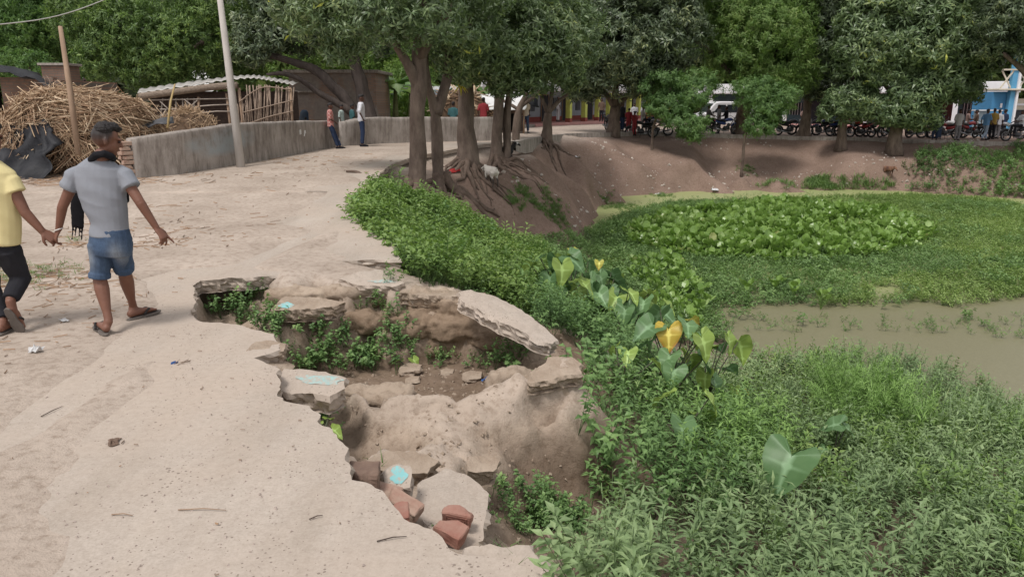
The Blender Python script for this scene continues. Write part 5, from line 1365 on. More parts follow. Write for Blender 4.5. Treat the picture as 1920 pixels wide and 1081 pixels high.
def wall_run(name, label, path, tops, thick, washes=()):
    """path: foot points; tops: heights; a wall with a rounded, uneven crown"""
    V, F, wash = [], [], []
    n = 0; rows = []
    pts, hs = [], []
    for i in range(len(path) - 1):
        a, b_ = Vector(path[i]), Vector(path[i + 1]); m = max(2, int((b_ - a).length / .14))
        for k in range(m): pts.append(a.lerp(b_, k / m)); hs.append(tops[i] + (tops[i + 1] - tops[i]) * k / m)
    pts.append(Vector(path[-1])); hs.append(tops[-1])
    base = pts[0].copy()
    for i, p in enumerate(pts):
        t = (pts[min(i + 1, len(pts) - 1)] - pts[max(i - 1, 0)]); t.z = 0; t.normalize(); nn = Vector((t.y, -t.x, 0))
        h = hs[i] + .025 * float(fbm([p.x * 2], [p.y * 2], None, 8, 3)[0])
        z0 = min(p.z, gz(p.x, p.y)) - .15; g = p.z
        prof = [(.5, z0)] + [(.5, g + h * f) for f in (.1, .25, .4, .55, .7, .85, .96)] + [(.38, g + h), (-.38, g + h), (-.5, g + h * .96), (-.5, g + h * .5), (-.5, z0)]
        row = []
        for s, z in prof:
            q = p + nn * thick * s; q.z = z
            q += nn * .018 * float(fbm([q.x * 2.5], [q.y * 2.5], [q.z * 2.5], 5, 3)[0])
            row.append(len(V)); V.append(q - base)
            w = 0
            for (wx, wz, rx, rz) in washes: w = max(w, 1 - ((i / len(pts) - wx) / rx) ** 2 - (((z - g) / h - wz) / rz) ** 2)
            wash.append((max(0, min(1, w * 2.5)),) * 3)
        rows.append(row)
    for a, b_ in zip(rows[:-1], rows[1:]):
        for k in range(len(a) - 1): F.append((a[k], b_[k], b_[k + 1], a[k + 1]))
    F.append(tuple(rows[0])); F.append(tuple(reversed(rows[-1])))
    root = empty(name, base, label=label, cat='wall', group='boundary walls')
    o = pmesh('plaster', V, F, m_plaster, root, True)
    at = o.data.attributes.new('wash', 'FLOAT_COLOR', 'POINT'); at.data.foreach_set('color', np.array([(*w, 1) for w in wash], np.float32).ravel())
    return root
wp = [at_z(250, 334, .14), at_z(330, 325, .17), at_z(455, 306, .2), at_z(560, 288, .25), at_z(622, 276, .28)]
w1 = wall_run('boundary_wall', 'low stained plaster wall curving along the road, with pale blue patch', wp, [.83, .93, 1.02, .95, .86], .26, [(.28, .62, .16, .3)])
d0 = (wp[1] - wp[0]).normalized(); ang = math.atan2(d0.y, d0.x)
r = random.Random(3)
for k in range(8):
    for j in range(2):
        L = .15 if (k + j) % 2 else .10
        p = wp[0] - d0 * (.05 + r.uniform(0, .10) * (1 if k > 1 else .3)) + Vector((d0.y, -d0.x, 0)) * (.065 - .13 * j)
        o = brick('brick', None, p - wp[0] + Vector((0, 0, .06 + k * .098)), (0, r.uniform(-.04, .04), ang + r.uniform(-.1, .1)), (L + .1, .115, .082), m_brick_dusty, 40 + k * 2 + j, parent=w1, chip=.012)
# white chalk scribble on the wall: a small n and a slanted stroke
sc0 = at_y(553, 250, wp[3].y - .10); sc1 = at_y(570, 247, wp[3].y - .25)
m_chalk = rough_mat('white_chalk', (.75, .74, .72), (.6, .6, .58), 30, .9, 0)
nrm = Vector((d0.y, -d0.x, 0))
mb = MB()
ref = wp[3]; dd = (wp[4] - wp[3]).normalized(); nn = Vector((dd.y, -dd.x, 0))
def on_wall(f, z): return wp[3].lerp(wp[4], f) + nn * .155 + Vector((0, 0, z))
for (f0, z0, f1, z1) in ((-.10, .56, -.10, .68), (-.10, .68, -.06, .69), (-.06, .69, -.055, .57), (.06, .50, .09, .66), (.09, .66, .10, .58)):
    a_, b_ = (wp[2].lerp(wp[3], 1 + f0 * .35) if f0 < 0 else wp[3].lerp(wp[4], f0)), (wp[2].lerp(wp[3], 1 + f1 * .35) if f1 < 0 else wp[3].lerp(wp[4], f1))
    mb.bar(a_ + nn * .142 + Vector((0, 0, z0)) - wp[0], b_ + nn * .142 + Vector((0, 0, z1)) - wp[0], .028, .02)
mb.build('chalk_mark', m_chalk, w1)
w2p = [at_z(640, 274, .29), at_z(665, 273, .29), at_z(692, 270, .30), at_z(760, 267, .31), at_z(850, 264, .31), at_z(930, 262, .30)]
wall_run('boundary_wall', 'straight plaster wall beyond the gap, running behind the mango trunks', w2p, [.80, .86, .92, .90, .88, .86], .24, [])
w3p = [at_z(648, 272, .29) + Vector((.05, .3, 0)), at_z(648, 272, .29) + Vector((.25, 2.2, .05))]
wall_run('boundary_wall', 'short return wall at the gap where the children stand', w3p, [.82, .85], .22, [])

# --- the stalk heap
m_stalk = [rough_mat('dry_stalk', (.52, .39, .26), (.34, .235, .15), 9, .85, .2), rough_mat('brown_stalk', (.36, .24, .155), (.24, .155, .10), 9, .85, .2), rough_mat('pale_stalk', (.66, .54, .39), (.5, .38, .26), 9, .85, .2)]
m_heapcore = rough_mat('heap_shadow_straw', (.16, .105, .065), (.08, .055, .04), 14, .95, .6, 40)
HB = at_z(140, 325, .12); HB.z = gz(HB.x, HB.y)
heap = empty('stalk_heap', HB, label='big heap of dry brown crop stalks at the left of the road', cat='stalk heap')
HA = (1.75, 1.6, 1.82)           # half sizes
HC = Vector((-.10, .9, 0))
def heap_surf(a, e, k=1.0):
    """a point on the heap's skin: bearing a, rise e in 0..1"""
    rr_ = math.cos(e * pi / 2) ** .55; z = math.sin(e * pi / 2) ** .95
    bx = 1 + .10 * math.sin(2 * a + .6) + .06 * math.sin(5 * a)
    return HC + Vector((math.cos(a) * HA[0] * rr_ * bx * k, math.sin(a) * HA[1] * rr_ * bx * k, z * HA[2] * k * (1 - .10 * max(0, math.cos(a)) * rr_)))
V, F = [], []
for j in range(9):
    for i in range(28): V.append(heap_surf(2 * pi * i / 28, j / 8, .90))
for j in range(8):
    for i in range(28): F.append((j * 28 + i, j * 28 + (i + 1) % 28, (j + 1) * 28 + (i + 1) % 28, (j + 1) * 28 + i))
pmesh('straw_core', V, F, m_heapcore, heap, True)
def stalk_shape(L, rad, bend, seed):
    return tube_mesh([(0, 0, 0), (L * .5, bend, bend * .5), (L, 0, -bend)], [rad, rad * .9, rad * .6], 5, None, None)
SM = []
for i in range(9):
    V, F = stalk_shape(1.0, .014, .03 * (i % 3), i)
    me = bpy.data.meshes.new('stalk'); me.from_pydata([tuple(v) for v in V], [], F); me.materials.append(m_stalk[i % 3]); me.shade_smooth(); SM.append(me)
r = random.Random(12)
def stalk_pose(r):
    a = r.uniform(-pi - .3, .35) if r.random() < .85 else r.uniform(0, 2 * pi); e = r.random() ** .9
    p = heap_surf(a, e, r.uniform(.93, 1.03))
    out = Vector((math.cos(a), math.sin(a), 0)); side = Vector((-math.sin(a), math.cos(a), 0))
    steep = math.cos(e * pi / 2)
    mode = r.random()
    if e < .30 and mode < .6: d = out * r.uniform(.5, 1.2) + side * r.gauss(0, .5) + Vector((0, 0, -r.uniform(.1, .8)))      # butts sticking out low down
    elif mode < .45: d = side * r.choice((-1, 1)) + Vector((0, 0, r.gauss(0, .25))) + out * r.gauss(0, .2)
    else: d = out * (1 - steep * .75) + Vector((0, 0, -steep)) * r.uniform(.5, 1) + side * r.gauss(.25, .55)
    return p, d.normalized()
for i in range(300):
    p, d = stalk_pose(r)
    o = bpy.data.objects.new('stalk', SM[i % 9]); col.objects.link(o); o.parent = heap
    L = r.uniform(.55, 1.5)
    o.location = p - d * L * .5; o.rotation_euler = d.to_track_quat('X', 'Z').to_euler(); o.scale = (L, r.uniform(.9, 1.5), r.uniform(.9, 1.5))
for m, n in ((0, 1500), (1, 1500), (2, 600)):
    VV, FF = [], []
    for i in range(n):
        p, d = stalk_pose(r); L = r.uniform(.25, 1.2); p = p - d * L * .5 + Vector((r.gauss(0, .04), r.gauss(0, .04), r.gauss(0, .03)))
        nrm_ = d.cross(Vector((0, 0, 1))).normalized(); bn = d.cross(nrm_); w = r.uniform(.006, .013); b0 = len(VV)
        for q, ww in ((p, w), (p + d * L, w * .6)):
            for aa in (0, 2.09, 4.19): VV.append(q + nrm_ * math.cos(aa) * ww + bn * math.sin(aa) * ww)
        FF += [(b0, b0 + 1, b0 + 4, b0 + 3), (b0 + 1, b0 + 2, b0 + 5, b0 + 4), (b0 + 2, b0, b0 + 3, b0 + 5)]
    tag(amesh('loose_stalks', np.array(VV), np.array(FF), m_stalk[m], heap), kind='stuff')
# second, smaller straw mound against the wall with a leaning bamboo
HB2 = at_z(330, 300, .25); HB2.y += 1.0; HB2.z = gz(HB2.x, HB2.y)
h2 = empty('straw_mound', HB2, label='low mound of straw and leaves piled behind the wall end', cat='straw mound')
V, F = [], []
for j in range(6):
    for i in range(16):
        a = 2 * pi * i / 16; e = j / 5
        V.append((math.cos(a) * 1.05 * math.cos(e * pi / 2), math.sin(a) * .7 * math.cos(e * pi / 2), 1.35 * math.sin(e * pi / 2) - .1))
for j in range(5):
    for i in range(16): F.append((j * 16 + i, j * 16 + (i + 1) % 16, (j + 1) * 16 + (i + 1) % 16, (j + 1) * 16 + i))
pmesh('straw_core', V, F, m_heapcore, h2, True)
VV, FF = [], []
for i in range(900):
    a = r.uniform(0, 2 * pi); e = r.random(); p = Vector((math.cos(a) * 1.08 * math.cos(e * pi / 2), math.sin(a) * .72 * math.cos(e * pi / 2), 1.38 * math.sin(e * pi / 2) - .1))
    d = Vector((r.gauss(0, 1), r.gauss(0, 1), r.gauss(-.3, .6))).normalized(); L = r.uniform(.12, .5); w = r.uniform(.005, .012); n_ = d.orthogonal().normalized(); bn = d.cross(n_); b0 = len(VV)
    for q, ww in ((p - d * L / 2, w), (p + d * L / 2, w * .5)):
        for aa in (0, 2.09, 4.19): VV.append(q + n_ * math.cos(aa) * ww + bn * math.sin(aa) * ww)
    FF += [(b0, b0 + 1, b0 + 4, b0 + 3), (b0 + 1, b0 + 2, b0 + 5, b0 + 4), (b0 + 2, b0, b0 + 3, b0 + 5)]
tag(amesh('loose_stalks', np.array(VV), np.array(FF), m_stalk[0], h2), kind='stuff')
def sheet(name, rows, mat, thick, parent=None, fold=.04, seed=0, base=None, sub=4):
    """a limp sheet through rows of points, wrinkled, with real thickness"""
    base = base or Vector((0, 0, 0))
    R_ = [[Vector(p) for p in row] for row in rows]
    R_ = [spline(row, sub) for row in R_]
    cols_ = [spline([row[k] for row in R_], sub) for k in range(len(R_[0]))]
    nr, nc = len(cols_[0]), len(cols_)
    V, F = [], []
    for k in range(nr):
        for i in range(nc):
            p = cols_[i][k]
            q = p + Vector((mnoise.noise(p * 3 + Vector((seed, 0, 0))), mnoise.noise(p * 3 + Vector((0, seed, 5))), mnoise.noise(p * 2.5 + Vector((0, 3, seed))))) * fold
            V.append(q - base)
    for k in range(nr - 1):
        for i in range(nc - 1): F.append((k * nc + i, k * nc + i + 1, (k + 1) * nc + i + 1, (k + 1) * nc + i))
    o = pmesh(name, V, F, mat, parent, True)
    md = o.modifiers.new('thickness', 'SOLIDIFY'); md.thickness = thick
    return o
m_tarp = rough_mat('black_tarpaulin', (.024, .025, .03), (.013, .014, .017), 4, .62, .5, 9, spec=.25, bdist=.03)
m_tarp_grey = rough_mat('dusty_tarpaulin', (.085, .088, .095), (.05, .052, .058), 4, .5, .5, 9, spec=.4, bdist=.03)
tp = [[at_y(62, 200, 17.3), at_y(30, 245, 16.9), at_y(0, 285, 16.6), at_y(-60, 320, 16.3)], [at_y(95, 226, 16.9), at_y(66, 266, 16.5), at_y(36, 306, 16.2), at_y(0, 336, 15.9)], [at_y(128, 258, 16.6), at_y(112, 292, 16.3), at_y(100, 318, 16.1), at_y(96, 337, 15.9)]]
tp = [[p + Vector((-.35, .34, -.05)) for p in row] for row in tp]
o = sheet('tarpaulin', tp, m_tarp, .008, None, .24, 3, None, 8)
tag(o, 'black plastic tarpaulin draped down the left flank of the stalk heap', 'tarpaulin')
tp = [[at_y(252, 252, 18.0), at_y(262, 246, 18.2), at_y(275, 244, 18.4)], [at_y(275, 232, 18.3), at_y(283, 230, 18.4), at_y(290, 236, 18.2)], [at_y(300, 222, 18.5), at_y(304, 224, 18.4), at_y(312, 232, 18.2)], [at_y(322, 218, 18.8), at_y(324, 222, 18.6), at_y(326, 230, 18.4)]]
o = sheet('tarpaulin', tp, m_tarp_grey, .01, None, .06, 8)
tag(o, 'crumpled grey tarpaulin scrap lying on straw behind the wall end', 'tarpaulin')
# poles and a wire
m_pole = rough_mat('cement_pole', (.47, .44, .41), (.36, .335, .31), 6, .9, .4, 40, stretch=(1, 1, .3))
a, t_ = at_z(453, 314, .18), at_y(405, -60, 19.3)
o = tube_mesh([a + Vector((0, 0, -.4)), a.lerp(t_, .5), t_], [.115, .09, .065], 8, m_pole, 'utility_pole', None, .05)
tag(o, 'pale leaning cement pole standing at the foot of the plaster wall', 'utility pole')
m_wood = rough_mat('weathered_wood', (.33, .235, .165), (.22, .15, .105), 5, .9, .4, 40, stretch=(1, 1, .2))
a, t_ = at_y(147, 290, 16.6), at_y(113, 50, 17.2)
o = tube_mesh([a, a.lerp(t_, .5) + Vector((.02, 0, 0)), t_], [.065, .06, .045], 8, m_wood, 'wooden_pole', None, .1)
tag(o, 'crooked wooden pole rising out of the stalk heap', 'pole')
m_wire = rough_mat('pale_wire', (.45, .44, .42), (.4, .4, .38), 3, .6, 0)
o = tube_mesh(spline([at_y(-60, 52, 15), at_y(90, 34, 16), at_y(195, 0, 17), at_y(300, -50, 18)], 6), [.011] * 19, 5, m_wire, 'overhead_wire')
tag(o, 'thin pale overhead wire crossing the top left corner', 'wire')
m_bamboo = rough_mat('yellow_bamboo', (.42, .32, .15), (.34, .24, .11), 4, .6, .1)
o = tube_mesh([at_y(314, 240, 18.2), at_y(320, 190, 18.6), at_y(328, 158, 18.9)], [.03, .028, .02], 6, m_bamboo, 'bamboo_pole')
tag(o, 'yellow bamboo stake leaning out of the straw mound', 'pole')

# --- shed with tin roof and wattle walls
YS = 23.5
g0 = at_z(300, 282, .28)
S = lambda px, py, dy=0: at_y(px, py, YS + dy)
sb = S(420, 282); sb.z = gz(sb.x, sb.y)
shed = empty('wattle_shed', sb, label='open shed with bowed tin roof and woven stick walls behind the wall', cat='shed')
m_tin = rough_mat('grey_tin', (.46, .45, .43), (.30, .28, .26), 2.5, .55, .2, 20, metal=.25)
rows = [[S(258, 176), S(330, 165), S(410, 153), S(470, 147), S(510, 152), S(552, 160)], [S(262, 168, 3), S(335, 157, 3), S(412, 147, 3), S(470, 142, 3), S(512, 147, 3), S(560, 156, 3)]]
V, F = [], []
fr, bk = spline(rows[0], 14), spline(rows[1], 14)
for i, (p, q) in enumerate(zip(fr, bk)):
    w = .025 * math.sin(i * 1.9)
    for k in range(4): V.append(p.lerp(q, k / 3) + Vector((0, 0, w)) - sb)
for i in range(len(fr) - 1):
    for k in range(3): F.append((i * 4 + k, i * 4 + k + 1, i * 4 + 5 + k, i * 4 + 4 + k))
o = pmesh('roof_sheet', V, F, m_tin, shed, True); md = o.modifiers.new('thickness', 'SOLIDIFY'); md.thickness = .02
m_thatch = rough_mat('grey_thatch', (.33, .265, .21), (.17, .13, .10), 12, .95, .8, 30, stretch=(1, 1, 3), bdist=.05)
V, F = tube_mesh(spline([S(262, 181, -.1) - sb, S(330, 172, -.1) - sb, S(400, 163, -.1) - sb, S(445, 160, -.1) - sb], 6), [.10] * 19, 8, None, None, .5)
pmesh('thatch_fringe', V, F, m_thatch, shed, True)
m_slat = rough_mat('grey_bamboo', (.40, .35, .30), (.25, .21, .18), 8, .8, .2)
m_stick = rough_mat('wattle_stick', (.33, .255, .20), (.20, .15, .115), 8, .85, .3)
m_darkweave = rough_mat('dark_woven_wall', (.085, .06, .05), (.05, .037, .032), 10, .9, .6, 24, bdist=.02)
def stick(nm, a, b_, rad, mat, parent, base, seed):
    rr_ = random.Random(seed); m = a.lerp(b_, .5) + Vector((rr_.gauss(0, .02), rr_.gauss(0, .01), rr_.gauss(0, .02)))
    return tube_mesh([a - base, m - base, b_ - base], [rad, rad * .95, rad * .8], 5, mat, nm, parent)
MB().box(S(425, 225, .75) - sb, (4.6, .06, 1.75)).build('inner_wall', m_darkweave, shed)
for i, (a_, b_) in enumerate([((448, 165), (458, 272)), ((373, 182), (366, 275)), ((262, 180), (262, 275)), ((425, 175), (436, 275)), ((545, 165), (550, 275))]):
    stick('post', S(*a_), S(*b_), .045, m_wood, shed, sb, i)
for i, (y, x0, x1) in enumerate([(188, 268, 436), (205, 300, 372), (218, 296, 372), (234, 290, 372), (212, 375, 440), (199, 375, 432)]):
    stick('slat', S(x0, y, -.05), S(x1, y - 3, -.05), .022, m_slat, shed, sb, 20 + i)
for i, x in enumerate([305, 318, 330, 342, 352, 364]): stick('slat', S(x, 184, .02), S(x + r.uniform(-4, 4), 275, .02), .022, m_slat, shed, sb, 40 + i)
for i, (a_, b_) in enumerate([((345, 186), (370, 205)), ((370, 188), (345, 215)), ((350, 215), (372, 235)), ((300, 190), (325, 214)), ((372, 214), (352, 236)), ((312, 205), (296, 232))]): stick('slat', S(*a_, -.09), S(*b_, -.09), .018, m_slat, shed, sb, 60 + i)
for i in range(44):
    x = 447 + i * 2.35; tp_ = 160 + 5 * abs((x - 500) / 50) ** 2 + (16 if x < 468 else 0) - (x < 475) * (x - 468) * .8
    stick('wattle_stick', S(x + r.uniform(-9, 9), tp_ + r.uniform(-2, 3), r.uniform(-.03, .03)), S(x + r.uniform(-4, 4), 262, r.uniform(-.03, .03)), r.uniform(.014, .022), m_stick, shed, sb, 100 + i)
for i, (pts) in enumerate([[(448, 192), (475, 172), (500, 163), (545, 168)], [(455, 211), (500, 200), (548, 188)], [(455, 236), (500, 220), (550, 208)]]):
    tube_mesh(spline([S(*p, -.07) - sb for p in pts], 4), [.02] * ((len(pts) - 1) * 4 + 1), 5, m_stick, 'rail', shed)
# --- black-roofed shack at the left edge
YK = 22.5
K = lambda px, py, dy=0: at_y(px, py, YK + dy)
kb = K(60, 290); kb.z = gz(kb.x, kb.y)
shack = empty('brick_shack', kb, label='dark brick shack under a sagging black plastic roof, left edge', cat='shack')
m_oldbrick, nt, b = new_mat('old_brickwork')
bt = N(nt, 'ShaderNodeTexBrick', Scale=1.0); bt.inputs['Color1'].default_value = (.20, .125, .095, 1); bt.inputs['Color2'].default_value = (.27, .165, .12, 1); bt.inputs['Mortar'].default_value = (.16, .135, .115, 1)
bt.inputs['Brick Width'].default_value = .23; bt.inputs['Row Height'].default_value = .085; bt.inputs['Mortar Size'].default_value = .012
tc = N(nt, 'ShaderNodeTexCoord'); sx = N(nt, 'ShaderNodeSeparateXYZ'); nt.links.new(tc.outputs['Object'], sx.inputs[0]); cx = N(nt, 'ShaderNodeCombineXYZ')
nt.links.new(sx.outputs['X'], cx.inputs['X']); nt.links.new(sx.outputs['Z'], cx.inputs['Y']); nt.links.new(cx.outputs[0], bt.inputs['Vector'])
nz = noise_t(nt, tc.outputs['Object'], 1.2, 6, .65)
nt.links.new(mixc(nt, bt.outputs[0], ramp(nt, nz, [(.3, (.5, .48, .46)), (.7, (1.15, 1.15, 1.15))]), .9, 'MULTIPLY'), b.inputs['Base Color'])
b.inputs['Roughness'].default_value = .95; bump(nt, b, bt.outputs['Fac'], -.6, .015)
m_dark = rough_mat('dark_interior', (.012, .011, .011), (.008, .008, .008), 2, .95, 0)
wl, wr = K(14, 240).x, K(112, 240).x
MB().box(Vector(((wl + wr) / 2, YK + .1, (kb.z + K(60, 145).z) / 2)) - kb, (wr - wl, .2, K(60, 145).z - kb.z)).build('brick_wall', m_oldbrick, shack)
MB().box(Vector((wr + .12, YK + 1.6, (kb.z + K(60, 150).z) / 2)) - kb, (.2, 3.2, K(60, 150).z - kb.z)).build('brick_wall', m_oldbrick, shack)
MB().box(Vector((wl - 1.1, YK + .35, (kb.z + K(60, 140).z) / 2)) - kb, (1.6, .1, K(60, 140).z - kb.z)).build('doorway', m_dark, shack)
MB().box(Vector((wl - .75, YK - .25, kb.z + .9)) - kb, (1.1, .08, 1.5)).build('door_screen', rough_mat('grey_boards', (.16, .145, .135), (.09, .08, .075), 6, .9, .5, 30, stretch=(6, 1, .5)), shack, bevel=.01)
rows = [[K(-90, 128, -.9), K(0, 134, -.9), K(45, 143, -.9), K(85, 158, -.9), K(122, 172, -.9)], [K(-90, 112, .5), K(0, 124, .5), K(50, 134, .5), K(90, 150, .5), K(126, 164, .5)], [K(-90, 114, 3), K(0, 124, 3), K(50, 134, 3), K(92, 148, 3), K(128, 160, 3)]]
o = sheet('roof_tarpaulin', rows, m_tarp, .02, shack, .14, 4, kb)
for i in range(18):
    x = 70 + r.uniform(0, 50); a_ = K(x, 165 + (x - 70) * .2, -1.2)
    d = Vector((r.gauss(0, .3), r.gauss(0, .1), r.gauss(-.05, .3)))
    tube_mesh([a_ - kb, a_ + d * .5 + Vector((0, 0, .1)) - kb, a_ + d - kb], [.014, .011, .005], 4, m_stick, 'twig', shack)
# brick outhouse behind it
ob = at_y(128, 232, 27); ob.z = gz(ob.x, ob.y)
oh = empty('brick_outhouse', ob, label='small square brick outhouse with flat cap behind the stalk heap', cat='outhouse')
h = at_y(128, 124, 27).z - ob.z
MB().box((0, 0, h / 2), (.86, .8, h)).build('brick_wall', m_oldbrick, oh)
MB().box((0, 0, h + .04), (1.02, .95, .08)).build('cap', m_plaster, oh, bevel=.01)
a_ = at_y(140, 170, 26)
mbx = MB()
for i in range(4): mbx.bar(at_y(138 + i * 3, 172 - i, 25.5) - ob, at_y(160 + i * 2, 148 + i * 4, 25.5) - ob, .10, .04)
mbx.build('propped_boards', m_darkweave, oh)

# --- brick house behind the leaning tree
hb = at_y(622, 232, 31.5); hb.z = gz(hb.x, hb.y)
hs = empty('brick_house', hb, label='flat-roofed brick house with flaking plaster behind the leaning tree', cat='house')
x0, x1 = at_y(545, 200, 31.5).x - hb.x, at_y(706, 200, 31.5).x - hb.x; zt = at_y(620, 137, 31.5).z - hb.z
m_flake, nt, b = new_mat('flaking_plaster')
tc = N(nt, 'ShaderNodeTexCoord'); sx = N(nt, 'ShaderNodeSeparateXYZ'); nt.links.new(tc.outputs['Object'], sx.inputs[0]); cx = N(nt, 'ShaderNodeCombineXYZ')
nt.links.new(sx.outputs['X'], cx.inputs['X']); nt.links.new(sx.outputs['Z'], cx.inputs['Y'])
bt = N(nt, 'ShaderNodeTexBrick', Scale=1.0); bt.inputs['Color1'].default_value = (.21, .135, .10, 1); bt.inputs['Color2'].default_value = (.28, .18, .13, 1); bt.inputs['Mortar'].default_value = (.2, .165, .14, 1)
bt.inputs['Brick Width'].default_value = .24; bt.inputs['Row Height'].default_value = .09; bt.inputs['Mortar Size'].default_value = .014
nt.links.new(cx.outputs[0], bt.inputs['Vector'])
nz = noise_t(nt, tc.outputs['Object'], .8, 6, .6); nz2 = noise_t(nt, tc.outputs['Object'], 5, 6, .7)
pl = ramp(nt, nz2, [(.3, (.17, .14, .125)), (.7, (.27, .235, .205))])
nt.links.new(mixc(nt, bt.outputs[0], pl, ramp(nt, nz, [(.42, (0, 0, 0)), (.5, (1, 1, 1))])), b.inputs['Base Color']); b.inputs['Roughness'].default_value = .95
bump(nt, b, nz2, .4, .02)
MB().box(((x0 + x1) / 2, 1.75, zt / 2), (x1 - x0, 3.5, zt)).build('wall', m_flake, hs)
MB().box(((x0 + x1) / 2, 1.7, zt + .06), (x1 - x0 + .3, 3.9, .12)).build('roof', m_plaster, hs, bevel=.015)
MB().box((x0 + .55, -.14, at_y(560, 172, 31.5).z - hb.z), (.9, .5, .07)).build('ledge', m_plaster, hs, bevel=.01)
# --- banana plants
m_ban = leaf_mat('banana_leaf', [(0, (.05, .10, .03)), (.5, (.12, .22, .07)), (1, (.30, .40, .20))], rough=.35, trans=.35)
m_banstem = rough_mat('banana_stem', (.16, .19, .08), (.10, .10, .05), 5, .7, .2)
def banana(px, py, y, s, seed, label, n=8):
    rr_ = random.Random(seed)
    base = at_y(px, py, y); base.z = gz(base.x, base.y)
    root = empty('banana_plant', base, label=label, cat='banana plant', group='banana plants beyond the wall')
    H_ = 1.7 * s
    tube_mesh([(0, 0, -.1), (.02, 0, H_ * .5), (.05, 0, H_)], [.14 * s, .11 * s, .07 * s], 8, m_banstem, 'stem', root)
    for i in range(n):
        az = i * 2.4 + rr_.uniform(-.3, .3); L = rr_.uniform(1.3, 2.0) * s; w = .24 * s; el = rr_.uniform(.35, 1.15)
        V, F, g = [], [], []; N_ = 10; x, z, e = 0, 0, el
        rowp = None; gg = rr_.random()
        for k in range(N_ + 1):
            t = k / N_; ww = w * math.sin(min(1, t * 1.15 + .06) * pi) ** .6 if t < .97 else .01
            for sgn in (-1, 0, 1):
                dz = -.22 * ww * abs(sgn) + (rr_.uniform(-.06, .06) * s if sgn else 0)
                V.append((x * math.cos(az) - sgn * ww * math.sin(az), x * math.sin(az) + sgn * ww * math.cos(az), H_ + z + dz)); g.append(min(1, gg * .6 + (.4 if sgn == 0 else .2 * rr_.random())))
            if k: 
                a0 = (k - 1) * 3
                F += [(a0, a0 + 1, a0 + 4, a0 + 3), (a0 + 1, a0 + 2, a0 + 5, a0 + 4)]
            x += math.cos(e) * L / N_; z += math.sin(e) * L / N_; e -= rr_.uniform(.12, .24)
        amesh('leaf', V, F, m_ban, root, True, {'rnd': g})
banana(742, 240, 35, 1.15, 1, 'banana plant with pale arching leaves beside the house', 9)
banana(715, 242, 37, 1.0, 2, 'shorter banana plant half hidden by the house corner', 7)
banana(770, 240, 38, 1.1, 3, 'banana plant just left of the thick mango trunk', 8)
banana(905, 240, 41, 1.1, 4, 'banana plant behind the stout mango trunk', 7)

# --- roadside hut with white roof, woodpile beside it
YH = 37
U = lambda px, py, dy=0: at_y(px, py, YH + dy)
ub = U(950, 250); ub.z = gz(ub.x, ub.y)
hut = empty('roadside_hut', ub, label='small brick hut with bright white sloping roof sheet behind mango trunks', cat='hut')
m_white = rough_mat('white_roof_sheet', (.72, .72, .72), (.6, .6, .6), 2, .6, .1)
rows = [[U(893, 203, -1.2), U(940, 205, -1.2), U(985, 205, -1.2)], [U(897, 190, .2), U(945, 188, .2), U(992, 186, .2)], [U(902, 178, 1.6), U(950, 172, 1.6), U(998, 172, 1.6)]]
sheet('roof_sheet', rows, m_white, .03, hut, .06, 6, ub)
zt = U(940, 203).z - ub.z
mbx = MB()
MB().box((U(940, 200).x - ub.x, .9, zt / 2), (U(985, 200).x - U(900, 200).x, .2, zt)).build('brick_wall', m_oldbrick, hut)
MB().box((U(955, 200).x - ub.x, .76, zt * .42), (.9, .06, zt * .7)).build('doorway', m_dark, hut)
for x in (905, 945, 982): tube_mesh([U(x, 250, -.9) - ub, U(x, 203, -.9) - ub], [.05, .045], 6, m_wood, 'post', hut)
rows = [[U(984, 174, -1.0), U(998, 172, -1.0), U(1006, 175, -1.0)], [U(988, 190, -1.3), U(1002, 190, -1.3), U(1010, 196, -1.3)], [U(996, 200, -1.4), U(1006, 202, -1.4), U(1012, 202, -1.4)]]
sheet('tarpaulin_flap', rows, m_tarp, .02, hut, .06, 9, ub)
pb = at_y(865, 262, 35.5); pb.z = gz(pb.x, pb.y)
wpile = empty('woodpile', pb, label='brown pile of firewood and straw between two mango trunks by the hut', cat='woodpile')
V, F = [], []
for j in range(6):
    for i in range(16):
        a = 2 * pi * i / 16; e = j / 5; V.append((math.cos(a) * 1.5 * math.cos(e * pi / 2) ** .7, 1 + math.sin(a) * 1.0 * math.cos(e * pi / 2) ** .7, 1.9 * math.sin(e * pi / 2)))
for j in range(5):
    for i in range(16): F.append((j * 16 + i, j * 16 + (i + 1) % 16, (j + 1) * 16 + (i + 1) % 16, (j + 1) * 16 + i))
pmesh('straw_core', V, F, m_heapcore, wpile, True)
for i in range(90):
    a = r.uniform(-pi, 0); e = r.random(); p = Vector((math.cos(a) * 1.5 * math.cos(e * pi / 2) ** .7, 1 + math.sin(a) * 1.0 * math.cos(e * pi / 2) ** .7, 1.9 * math.sin(e * pi / 2)))
    d = Vector((r.gauss(.2, 1), r.gauss(0, .3), r.gauss(-.1, .3))).normalized(); L = r.uniform(.6, 1.3)
    o = bpy.data.objects.new('stalk', SM[i % 9]); col.objects.link(o); o.parent = wpile; o.location = p - d * L * .5; o.rotation_euler = d.to_track_quat('X', 'Z').to_euler(); o.scale = (L, 2.2, 2.2)

